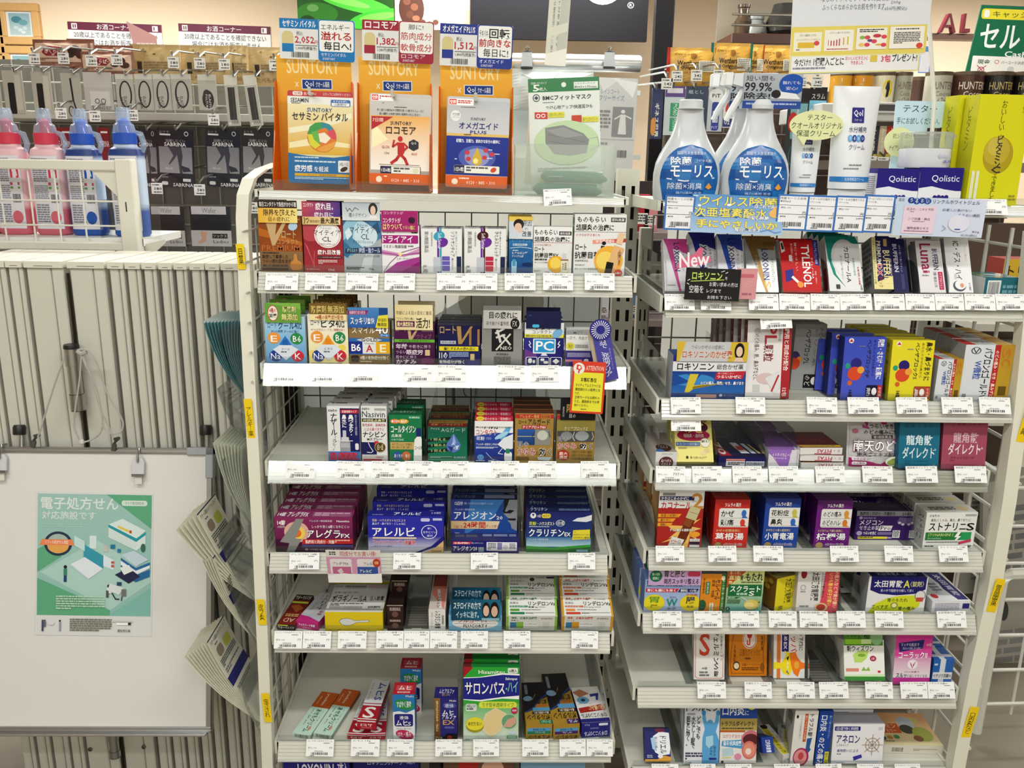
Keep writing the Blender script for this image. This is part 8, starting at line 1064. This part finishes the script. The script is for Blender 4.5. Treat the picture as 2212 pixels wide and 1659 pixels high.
hang('hair_elastic_pack', 431, 470, 161, 238, LY - .1, 'r 0 0 100 16 d0cec4;e 52 70 32 26 1e1c1e;e 46 56 20 14 2a2829;R 38 56 50 98 e8e8e8 POLYURE;R 56 56 68 98 e8e8e8 ELASTIC', 'b4b2a8', 'clear pack with bundle of small black elastics', 'hair elastic', mat='film')
for x0, x1, r_, lab in ((493, 520, -2, 'black comb in a slim clear pack, left of the pair'), (541, 568, -6, 'black comb in a slim clear pack, right of the pair')): hang('comb_pack', x0, x1, 162, 272, LY - .14, 'r 0 0 100 20 d4d2c8;r 22 24 78 88 2a282a;r 56 24 62 88 444;t 34 88 90 96 555 HAIR;e 20 95 8 2 ddd', 'b8b6ac', lab, 'comb', mat='film', roll=r_)
ST = 'r 0 0 100 28 1c1a1e;t 6 4 34 8 999 ふつう;r 8 9 38 12 ccc;o 82 8 6 4 2 ccc;t 24 18 78 23 aaa 伝線しにくい;t 20 23.6 80 30 e0dede* SABRINA;r 4 31 96 76 7a7a7e>98989a;p 3a3840 30 31 66 31 70 46 66 60 68 76 60 76 58 60 54 44 46 52 32 62 30 60 44 46;p 2a2830 62 62 86 66 92 72 70 74;t 20 66 42 70 ccc Black;r 0 76 100 100 1a181c;q 68 85 90 90 ddd .1;t 40 93 96 99 e0dede* SABRINA;l 6 82 40 86 888 1;q 8 91 26 97 ddd'
for i, (x0, x1, lab) in enumerate(((296, 344, 'black stocking pouch half hidden behind the blue bottle'), (344, 421, 'black stocking pouch with bare legs picture, first fully visible'), (447, 522, 'black stocking pouch with bare legs picture, middle'), (524, 594, 'black stocking pouch with bare legs picture, right end by the orange tray'))):
    hang('stocking_pouch', x0, x1, 278, 404, LY - .04 - .03 * (i % 2), ST, '1c1a1e', lab, 'stocking pouch', 'black stocking pouches', roll=2)
for x0, x1, lab in ((136, 172, 'red stocking pouch between the pink and blue bottles'), (222, 246, 'red stocking pouch between the two blue bottles')):
    hang('stocking_pouch', x0, x1, 276, 404, LY - .03, 'r 0 0 100 100 7a1a22;t 4 22 96 32 e8dcdc SABRINA;r 30 6 90 9 ddd', '7a1a22', lab, 'stocking pouch', hook=False)
for x0, x1, y0, lab in ((330, 402, 446, 'black sock pack with white band, left of the pair'), (415, 502, 446, 'black sock pack with white band, right of the pair')):
    hang('sock_pack', x0, x1, y0, 532, LY - .06, 'r 4 0 90 20 d4d4d8;t 30 4 66 16 888 Wafer;r 4 20 92 62 141416;r 0 60 100 100 c8c8ca;p d8a890 24 62 40 64 36 86 22 94 14 90 26 82;r 52 68 90 80 222;t 54 70 88 78 ddd ソックス;t 54 84 92 92 444 Ladies', '1a1a1c', lab, 'sock pack', 'black sock packs', mat='film', hook=False)
for x, y in ((75, 128), (138, 127), (198, 132), (253, 130), (375, 136), (432, 138), (485, 140), (594, 142), (133, 246), (206, 252), (287, 250), (462, 260), (340, 408), (432, 411), (546, 450)):
    hook_at(x, y - 14, LY - .17); plane_card('hook_price_tag', x - 12, y - 13, x + 12, y + 11, LY - .19, 'l 10 12 80 30 666 1;t 30 40 94 64 222* %d;l 20 78 90 92 444 1' % (100 * ((x * 7) % 5 + 1) + 80), 'f0f0ec', 'card', .001, label='white hook price tag in the hair goods and stockings area', cat='price tag', group='white price tags on the hook rack')
# --- dark middle: cooler, column, hanging strip, raincoat
m = MB(); a, b = P(1387, 600, 3.4), P(1424, 600, 3.4); m.box(a.x, 3.4, 0, b.x, 3.46, CEIL - .02, '161416', 'black', ch=.004); m.obj('pillar', None, label='slim black steel pillar behind the gap between the racks', cat='pillar')
a, b = P(1085, 133, 2.9), P(1384, 133, 2.9); m = MB(); m.lathe([(.024, a.x), (.026, a.x + .004), (.026, b.x - .004), (.024, b.x)], 'e4e6e8', 'metal', 24); v_ = m.v; m.v = [(p[2], 2.9 + p[1], a.z + p[0]) for p in v_]; o = m.obj('roller_bar', None, label='shiny white roller bar of the pull down cover behind the mask tray', cat='roller bar', smooth=True)
co, cw = stock_unit('open_cooler', 1060, 1384, 150, 900, 3.0, 'dfe4e2', 'white open chilled cabinet behind the mask tray', .5); coo = Vector(co.location)
for y in (190, 330, 470, 640): a, b = P(1060, y, 3.05), P(1384, y, 3.05); MB().box(a.x, 3.05, a.z - .015, b.x, 3.48, a.z, 'e8ecea', 'paint').obj('shelf', co, -coo)
for px in (1138, 1316):
    q = P(px, 128, 2.868); o = empty('bulldog_clip', q, 'silver bulldog clip on the roller bar, ' + ('left' if px < 1200 else 'right above the raincoat pack'), 'clip'); m = MB(); m.prism([(-.018, -.022), (.018, -.022), (.016, .02), (-.016, .02)], .006, 'a8acb0', 'metal', fr=lambda x, y, z: (x, y - .008, z)); m.obj('plate', o); m = MB(); m.box(-.019, -.012, -.03, .019, .0, -.022, '3a3a3c', 'metal', ch=.002); m.tube([(-.016, -.004, .02), (.016, -.004, .02)], .004, '3a3a3c', 'metal', 8); m.tube([(.0, -.004, .02), (.006, -.006, .034), (0, -.006, .038), (-.006, -.006, .034), (0, -.004, .02)], .0016, '777', 'metal', 6); m.obj('jaw', o)
plane_card('raincoat_pack', 1276, 168, 1366, 372, 2.84, 'r 0 0 100 100 d4d6d6;p e4e8ea 0 0 60 0 20 14;p f0f2f2 40 0 100 4 90 20;t 14 12 58 17 88a レインコート;t 10 18 70 24 6a8ab0 フリーサイズ;r 44 30 94 62 8a8c8e;e 69 35 5 2 e4e4e4;p e4e4e4 63 38 75 38 79 59 59 59;k 3 e4e4e4 64 39 50 43;k 3 e4e4e4 74 39 89 42;l 4 34 40 58 888 6;r 0 64 100 65 bbb;b 60 76 84 84;l 6 68 40 72 999 1', 'd0d4d4', 'film', .012, label='clear raincoat pack hanging from the right bulldog clip', cat='raincoat pack', roll=1)
pouch('plastic_bag', 1104, 1280, 150, 240, 2.87, 'p eef2f2 10 10 60 6 40 40;p c8d0d0 50 20 90 30 70 70', 'd0d8d6', 'crumpled clear plastic bag hung under the roller bar', 'plastic bag', bulge=.03)
plane_card('hanging_strip', 1176, -60, 1222, 142, 2.3, 'p c8ccc4 60 0 100 0 96 100 50 100;R 22 10 32 90 667 お知らせ期間限定のご案内;R 44 6 54 80 778 ポイント対象商品です;p f4f4f0 0 88 100 80 98 100 0 100;p e0e4d8 4 60 96 52 96 62 4 70', 'dcdfd6', 'gloss', .004, roll=3, label='folded translucent paper strip hanging before the black sign', cat='hanging strip')
u2, w2 = stock_unit('dark_shelf_unit', 1200, 1460, 395, 1250, 2.75, '2a1c1e', 'dark brown shelf unit seen through the gap between the racks', .2); u2o = Vector(u2.location)
for y in (500, 690, 840, 960, 1080): a, b = P(1200, y, 2.75), P(1460, y, 2.75); MB().box(a.x, 2.75, a.z - .02, b.x, 2.95, a.z, '8a7a78', 'paint').obj('shelf', u2, -u2o)
for i, (x, y, c, h_) in enumerate(((1386, 500, 'b02030', 80), (1404, 500, 'd88a94', 70), (1340, 690, 'e0c8b8', 64), (1362, 690, '4a8ac0', 60), (1384, 690, 'd8d4d0', 66), (1384, 840, '2a2a30', 60), (1398, 840, 'c8c4c0', 44), (1386, 960, '1c1c20', 60), (1300, 690, 'dfe4ea', 56), (1320, 840, '22242a', 70), (1382, 1080, '3a2a24', 70))):
    q = P(x, y, 2.8); hh_ = P(x, y - h_, 2.8).z - q.z; m = MB(); m.box(-.022, 0, 0, .022, .05, hh_, c, 'gloss', ch=.001); m.art('r 10 50 90 80 e8e8e4;l 16 54 84 76 555 3;b 20 84 80 96', lambda u, v, q_: (u - .022, -q_, v), .044, hh_); m.obj('cosmetic_pack', None, q, label='small %s pack on the dark shelf unit, %s' % ({'b02030': 'crimson', 'd88a94': 'pink', 'e0c8b8': 'beige', '4a8ac0': 'blue', 'd8d4d0': 'pale grey', '2a2a30': 'black', 'c8c4c0': 'grey', '1c1c20': 'jet black', 'dfe4ea': 'white', '22242a': 'charcoal', '3a2a24': 'dark brown'}[c], {500: 'upper board', 690: 'second board', 840: 'third board', 960: 'fourth board', 1080: 'lowest board'}[y]), cat='pack')
# --- right: stationery hooks, candy bags, tins
RY = 2.9
u3, w3 = stock_unit('hook_rack', 1428, 2330, 190, 1000, RY, '4a3a34', 'brown hook rack with pens and candy behind the spray bottles', .3, '6a625a'); u3o = Vector(u3.location)
def hang3(*a, **k):
    k['hook'] = False; hook_at((a[1] + a[2])/2, a[3] + 3, a[5], u3)
    return hang(*a, **k)
WE = 'r 0 0 6 100 %s;r 94 0 100 100 %s;t 14 14 50 20 6a4a18 Sweet;e 52 22 6 7 8a5a1c;t 20 34 62 46 2a1808* Werthers;t 26 48 62 58 2a1808* Original;r 62 34 96 62 d8d0b8;l 64 36 94 60 888 6;t 12 62 50 68 b03020 キャラメル'
for x0, x1, y0, y1, c, lab in ((1437, 1546, 103, 188, 'b02a20', 'gold caramel candy pouch with red edges, leftmost'), (1530, 1620, 93, 190, '1a6a5a', 'gold sweet and salty candy pouch with green edges, middle'), (1600, 1645, 96, 190, 'b02a20', 'gold candy pouch squeezed between two others'), (1622, 1722, 98, 190, '1a5a4a', 'gold sweet and salty candy pouch, right by the offer board')):
    pouch('candy_pouch', x0, x1, y0, y1, RY + .04 + .02 * (x0 % 3), WE % (c, c), 'c8983a', lab, 'candy pouch', 'gold candy pouches', bulge=.014)
for x0, x1, y0, y1, code, bg, lab, cat in (
    (1404, 1428, 190, 300, 'r 0 0 100 26 1a2a5a;R 30 30 70 96 e8e8e0* ギネス世界;e 20 76 24 18 d8923a', '1c2c5c', 'navy carded glue pack with vertical white lettering', 'glue pack'),
    (1432, 1474, 186, 292, 'r 0 0 100 22 5a3a8a;r 10 4 90 14 e8e4f0;r 30 34 80 62 2a9a6a;r 30 64 80 92 2a9a6a;R 44 36 66 60 dfe MONO;R 44 66 66 90 dfe MONO', 'c8d4d8', 'clear pack of two green erasers', 'eraser pack'),
    (1476, 1524, 186, 290, 'r 0 0 100 100 2a3a54;t 12 8 80 16 bcd 瓶とし;p 2a5a9a 0 30 40 24 60 60 0 70;R 60 40 76 90 9ab ノート', '2a3850', 'dark blue stationery pack beside the erasers', 'stationery pack'),
    (1526, 1558, 187, 284, 'e 50 20 46 16 e8eaec;t 24 16 78 24 222* PiT;q 26 34 78 98 2a3a9a .3;r 34 54 70 80 dde0ea;R 42 56 62 78 2a3a8a* PiT;t 30 88 72 94 cce PiT', 'c4ccd4', 'clear carded glue stick with blue barrel', 'glue stick'),
    (1560, 1602, 186, 276, 'r 0 0 100 100 e8e4e4;r 20 0 70 12 c83a34;e 50 56 40 24 c8322c;e 50 60 20 12 6a6a6a;r 0 62 100 78 e8e4e4;t 12 64 90 74 222* ナイスタック;r 0 78 100 98 26307a;t 8 80 36 92 e8e8f0 02', 'e4e0e0', 'white and navy carded double sided tape with red roll', 'tape pack'),
    (1690, 1736, 190, 372, 'r 0 0 100 16 1c1c20;p 7ab0b8 10 18 90 18 84 60 20 60;e 26 40 22 12 c0282c;t 14 36 40 46 f4e0e0* 4;k 8 b8c4c8 46 24 50 50 44 60;o 36 80 18 12 5 3a6a74;o 70 82 16 12 5 3a6a74;R 80 22 92 70 ddd ベタつかない', '2a3438', 'black carded teal handled scissors with red four circle', 'scissors pack'),
    (1738, 1774, 188, 330, 'r 0 0 100 20 1a1a1e;t 10 10 90 18 ccc スラム;r 0 20 100 50 7ac0dc;p d8e4e8 0 36 60 24 100 44 40 50;R 30 56 60 96 ddd 替刃', '22242a', 'slim black stationery pack right of the scissors', 'stationery pack')):
    hang3('stationery_pack', x0, x1, y0, y1, RY - .12, code, bg, lab, cat)
for x, y in ((1440, 182), (1462, 166), (1504, 164), (1552, 164), (1614, 170), (1730, 178), (1764, 178), (1880, 350), (1906, 352), (1932, 354)):
    hook_at(x, y - 14, RY - .17, u3); plane_card('hook_price_tag', x - 12, y - 13, x + 12, y + 11, RY - .19, 'l 10 12 80 30 666 1;t 30 40 94 64 222* %d;l 20 78 90 92 444 1' % (100 * ((x * 3) % 5 + 1) + 42), 'f0f0ec', 'card', .001, label='white hook price tag in the stationery and candy area', cat='price tag', group='white price tags on the stationery rack')
a, b = P(1776, 222, 2.7), P(2330, 222, 2.7); m = MB(); m.box(a.x, 2.7, a.z - .05, b.x, 3.1, a.z, 'd4d4d0', 'paint', ch=.003); m.obj('shelf_board', None, label='pale shelf board carrying the cocoa tins', cat='shelf'); zt_ = a.z
m = MB(); q0, q1 = P(1884, 244, 2.695), P(1940, 222, 2.695); m.box(q0.x, 2.685, q0.z, q1.x, 2.698, q1.z, 'd8d8d4', 'plastic', ch=.001); m.box(q0.x + .01, 2.6845, q0.z + .006, q1.x - .006, 2.686, q1.z - .006, '4a4a4c', 'plastic'); m.obj('price_display', None, label='small grey electronic price display on the shelf board edge', cat='price display')
TN = ((1812, 'd89a2a', 'amber orange', 22), (1858, 'd08c22', 'dark amber', 22), (1905, 'd8d0b4', 'cream monkey picture', 22), (1946, 'a8a494', 'stone grey', 18), (1978, '4a342c', 'brown half hidden', 26), (2022, 'b8b4a4', 'pale grey', 27), (2084, '4e3026', 'chestnut brown', 32), (2148, '1c1c1a', 'black', 30), (2210, '181816', 'jet black at the edge', 30))
for px, c, nm, rpx in TN:
    ty_ = 2.92 if 'hidden' in nm else 2.78
    q = P(px, 216, ty_); r_ = P(px + rpx, 216, 2.78).x - q.x; h_ = P(px, 157, 2.78).z - zt_; m = MB(); m.lathe([(r_*.98, 0), (r_, .003), (r_, h_ - .012), (r_*1.02, h_ - .01, '5a4a3a'), (r_*1.02, h_, '5a4a3a')], c, 'gloss', 30)
    def bend(u, v, n, r_=r_): a_ = (u - r_*1.2) / r_; return (r_ * math.sin(a_) * 1.004, -(r_ + .0006 + n) * math.cos(a_) * 1.0, v)
    m.art(('e 50 50 20 26 d8c020;p 222 46 30 54 26 58 50 54 76 44 78 46 56 40 50' if 'monkey' in nm else 'r 6 20 40 30 e8e0d0;l 6 36 44 80 c8a060 5' if 'amber' in nm else 't 10 30 90 52 %s HUNTERS;t 24 58 76 72 %s Cocoa;t 20 78 80 92 %s and_Truffle' % (('c8b070',) * 3 if 'black' in nm else ('e8dcc8',) * 3 if 'brown' in nm else ('6a6050',) * 3)), bend, r_*2.4, h_, 'gloss')
    m.obj('cocoa_tin', None, (q.x, ty_, zt_ + .0005), label='%s round cocoa tin on the pale shelf board' % nm, cat='tin', group='cocoa tins', smooth=False)
for i, (x0, x1, y0, c, lab) in enumerate(((1872, 1892, 272, '3a3a4a', 'dark small medicine carton far behind the large cream tube'), (1893, 1908, 272, 'd8c8a8', 'beige small medicine carton far behind the cream tube'), (1909, 1935, 272, 'c8402a', 'orange red small medicine carton far behind the gel jar'), (1936, 1962, 300, '8a3a6a', 'purple small medicine carton far behind the gel jar'))):
    plane_card('medicine_box', x0, y0, x1, 344, 2.75, 'R 30 6 70 80 f0ece0* %s;r 0 84 100 100 e8d060' % ('ルル錠' if i == 2 else 'かぜ薬'), c, 'card', .04, label=lab, cat='medicine box')
m = MB(); a, b = P(1850, 346, 2.7), P(2330, 346, 2.7); m.box(a.x, 2.7, a.z - .03, b.x, 3.1, a.z, '8a8078', 'paint'); m.obj('shelf_board', None, label='lower grey shelf board far behind the navy gel cartons', cat='shelf')
# niche with jars and upper right signs
a, b = P(1577, 95, 4.6), P(1712, 5, 4.6); w, h = b.x - a.x, b.z - a.z + .5; o = empty('wall_niche', ((a.x + b.x)/2, 4.6, a.z), 'lit wall niche with dark wooden board and jars, upper right', 'niche'); m = MB(); m.box(-w/2, .3, 0, w/2 + .6, .32, h, '8a8070', 'wall'); m.obj('back_panel', o); m = MB(); m.box(-w/2, -.02, -.0, w/2 + .6, .3, .05, '4a2e22', 'paint', ch=.004); m.obj('board', o)
m = MB(); m.tube([(-w/2, 0, .14), (w/2 + .6, 0, .14)], .006, 'b0aca4', 'metal', 8); m.tube([(-w/2, 0, .09), (w/2 + .6, 0, .09)], .006, 'b0aca4', 'metal', 8); m.obj('rail', o)
for px, y1, prof, c, lab in ((1602, 14, [(.03, 0), (.045, .02), (.05, .16), (.03, .22), (.03, .3), (.036, .31), (.036, .34)], '4a3a2c', 'tall brown glass bottle in the wall niche'), (1630, 36, [(.05, 0), (.06, .02), (.06, .1), (.04, .15), (.045, .16), (.045, .2)], '8a8c88', 'small clear glass jar in the wall niche'), (1692, 12, [(.06, 0), (.1, .06), (.11, .16), (.08, .28), (.07, .36)], '3a3836', 'large dark vase in the wall niche')):
    q = P(px, 84, 4.74); m = MB(); k = (P(px, y1, 4.74).z - q.z) / prof[-1][1]; m.lathe([(p[0] * .9, p[1] * k) for p in prof], c, 'gloss', 24); m.obj('glass_bottle' if px < 1690 else 'vase', None, (q.x, 4.74, P(1602, 95, 4.6).z + .051), label=lab, cat='bottle' if px < 1690 else 'vase', smooth=True)
m = MB(); q = P(2050, 76, 4.4); a, b = P(1990, 84, 4.4), P(2200, 84, 4.4); m.box(a.x, 4.4, a.z, b.x, 4.46, P(2050, 72, 4.4).z, '6a4634', 'paint'); ob = m.obj('letter_bar', None, label='brown bar carrying large maroon letters, upper right', cat='sign')
for x0, x1, t_ in ((2022, 2062, 'A'), (2070, 2092, 'L')):
    p0, p1 = P(x0, 72, 4.41), P(x1, 32, 4.41); m = MB()
    ww, hh_ = p1.x - p0.x, p1.z - p0.z
    if t_ == 'A': m.prism([(0, 0), (ww*.16, 0), (ww*.27, hh_*.28), (ww*.7, hh_*.28), (ww*.8, 0), (ww, 0), (ww*.58, hh_), (ww*.42, hh_)], .03, '7a2a34'); m.prism([(ww*.34, hh_*.4), (ww*.63, hh_*.4), (ww*.49, hh_*.8)], .002, 'c8b49c', fr=lambda x, y, z: (x, y - .001, z))
    else: m.prism([(0, 0), (ww, 0), (ww, hh_*.2), (ww*.3, hh_*.2), (ww*.3, hh_), (0, hh_)], .03, '7a2a34')
    m.obj('letter', ob, p0 - Vector((0, .035, 0)))
plane_card('checkout_sign', 2084, 14, 2330, 162, 3.2, 'q 6 5 90 20 e8d83a .3;q 8 7 13 18 f0f0e8;t 16 8 88 17 4a5a1a キャッシュレス対応;t 8 27 98 62 f4f8f4* セルフレジ;t 32 66 84 74 eef4f0* Cashless_Self;q 4 74 96 100 f0eee8 .05;t 9 79 20 86 3a5a3a* 現金;o 26 82 2 3 .5 c86a7a;t 30 80 50 85 555 バーコード決済;o 56 82 2 3 .5 c86a7a;t 60 80 84 85 555 クレジット;o 13 95 3 5 .6 a33;k .6 a33 9 88 17 100;k .6 a33 17 88 9 100;q 36 88 42 100 ccc', '1a6a4a', 'card', .006, roll=1, label='green cashless self checkout sign at the upper right corner', cat='sign', outline=[(5, 0), (100, 0), (100, 100), (0, 100)])
plane_card('blue_notice', 1983, 100, 2008, 158, 3.0, 'r 0 0 100 30 6a8ad0;r 4 20 90 96 e8e8f0', '7a94d4', 'card', .002, label='blue and white notice behind the white stick stand', cat='notice card')
# --- lower right: basket trolley and flattened cartons
TY = 2.3
tr = empty('basket_trolley', (P(2160, 1400, TY).x, TY, 0), 'white wire basket trolley beyond the right end of the medicine rack', 'trolley'); to = Vector(tr.location)
m = MB(); x0 = P(2166, 1245, 2.12).x; zt2 = P(2170, 1240, 2.12).z
m.tube([(x0, 2.12, .05), (x0, 2.12, zt2 - .02), (x0 + .02, 2.12, zt2), (x0 + .5, 2.14, zt2 + .01)], .016, 'e2e1d8', 'paint', 8); m.obj('front_frame', tr, -to); m = MB(); m.tube([(x0, 2.66, .05), (x0, 2.66, zt2)], .012, 'd4d3ca', 'paint', 8); m.obj('rear_frame', tr, -to)
m = MB()
for k in range(7): z = .14 + k * .11; m.tube([(x0, 2.12, z), (x0 + .6, 2.14, z)], .005, 'e0dfd6', 'paint', 6); m.tube([(x0 + .005, 2.12, z + .01), (x0 + .005, 2.66, z + .01)], .004, 'd8d7ce', 'paint', 6)
for k in range(6): m.tube([(x0, 2.12 + k*.11, .1), (x0, 2.12 + k*.11, zt2)], .004, 'd8d7ce', 'paint', 6); m.tube([(x0 + .1*k, 2.13, .1), (x0 + .1*k, 2.13, .6)], .004, 'd8d7ce', 'paint', 6)
m.obj('wire_basket', tr, -to)
for i, (x, y0, y1, c, rl) in enumerate(((2175, 1030, 1560, 'a8a69c', -8), (2230, 1060, 1600, '98968e', -12), (2130, 1010, 1280, 'b4b2a8', -4))):
    plane_card('flattened_carton', x - 60, y0, x + 60, y1, 2.55 + .05 * i, 'l 10 10 90 40 777 8;e 40 52 8 4 444;l 20 60 80 90 888 8', c, 'card', .02, roll=rl, corner=.08, label=('flattened grey carton with printed notes, nearest behind the trolley', 'darker flattened carton at the right edge behind the trolley', 'flattened pale carton behind the white nose tablets')[i], cat='carton')
pouch('rice_bag', 2135, 2260, 760, 878, 2.4, 't 10 20 90 40 c83a3a* 日本の;t 20 44 80 62 c83a3a* クミン;r 0 70 100 100 e0d8b8', 'd8c840', 'yellow and red printed bag behind the right rack end', 'bag', bulge=.03)
plane_card('snack_box', 2150, 560, 2260, 688, 2.35, 'r 0 0 100 40 e0b83a;t 10 10 90 30 4a2a10* トリ物語;r 0 50 100 100 8a2a3a', '8a3a34', 'card', .08, label='brown and yellow snack box behind the teal flat carton', cat='snack box')
st2, _ = stock_unit('goods_shelf', 2110, 2420, 500, 1020, 2.45, '5a4a40', 'brown goods shelf glimpsed past the right rack end', .3); so2 = Vector(st2.location)
for y in (700, 800, 905): a, b = P(2110, y, 2.3), P(2420, y, 2.3); MB().box(a.x, 2.3, a.z - .02, b.x, 2.75, a.z, 'c8c4ba', 'paint').obj('shelf', st2, -so2)
# ================================================================ clear dividers, pushers and flange brackets
def divider(k, px, lab, py=None, h=.075, shape='round'):
    s = SH[k]; X = P(px, s.y, s.Y).x; z = zat(s, X) + .001; m = MB(); d = YB - s.Y - .03; n = 8
    pts = [(.016, 0), (d, 0), (d, h)] + [(.016 + .05 * (1 - math.sin(a)), h * math.cos(a) * .0 + h * (1 - (1 - math.cos(a)) * .9)) for a in [math.pi/2 * i / n for i in range(n + 1)]]
    m.prism(pts, .0014, 'fff', 'clear', fr=lambda u, y, v: (X + y, s.Y + u, z + v))
    m.box(X - .014, s.Y + .016, z, X + .012, s.Y + d, z + .0012, 'fff', 'clear')
    c = Vector((X, s.Y, z)); m.v = [tuple(Vector(p) - c) for p in m.v]
    m.obj('shelf_divider', None, c, label=lab, cat='shelf divider', group='clear shelf dividers')
DV = {'L1': (654, 905, 1000, 1094, 1352), 'L2': (661, 846, 941, 1039, 1130, 1219), 'L3': (838, 918, 1016, 1109, 1198), 'L4': (780, 965, 1126, 1286), 'L5': (700, 831, 876, 923, 965, 1088, 1208, 1306), 'L6': (992, 1127, 1309),
      'R1': (1441, 1693, 1793, 1990, 2056), 'R2': (1440, 1612, 1812, 1916, 2022), 'R3': (1427, 1550, 1656, 1726), 'R4': (1415, 1530, 1640, 1752, 1980), 'R5': (1403, 1511, 1568, 1652, 1820, 1862, 2006), 'R6': (1498, 1574, 1670, 1752, 1818, 1930), 'R7': (1475, 1642, 1704)}
nm = {'L1': 'eye drop shelf below the orange trays', 'L2': 'vitamin eye drop shelf', 'L3': 'nose spray shelf', 'L4': 'allergy tablet shelf', 'L5': 'ointment shelf', 'L6': 'itch cream shelf', 'R1': 'painkiller shelf', 'R2': 'cold medicine shelf', 'R3': 'throat medicine shelf', 'R4': 'herbal medicine shelf', 'R5': 'stomach medicine shelf', 'R6': 'bowel medicine shelf', 'R7': 'lowest right shelf'}
for k in DV:
    for i, px in enumerate(DV[k]): divider(k, px, 'clear plastic divider standing on the ' + nm[k])
# grey spring pusher in the empty slots
for k, px, yb, lab in (('R6', 1784, 1475, 'dark ribbed spring pusher in the empty slot of the bowel medicine shelf'), ('L5', 900, 1364, 'clear pusher block in front of the deep blue and white creams')):
    s = SH[k]; X = P(px, s.y, s.Y).x; z = zat(s, X) + .0015; m = MB(); o = empty('shelf_pusher', (X, s.Y + .02, z), lab, 'shelf pusher')
    m = MB()
    m.box(-.024, 0, 0, .024, .3, .003, '4a4844', 'plastic')
    for j in range(8): m.box(-.022, .004 + j*.011, .003, .022, .010 + j*.011, .0045, '77756e', 'plastic')
    m.obj('track', o); m = MB(); m.box(-.023, .13, .003, .023, .135, .055, '5a5850', 'frost' if k == 'L5' else 'plastic'); m.obj('push_plate', o)
bpy.data.objects.remove(_to)
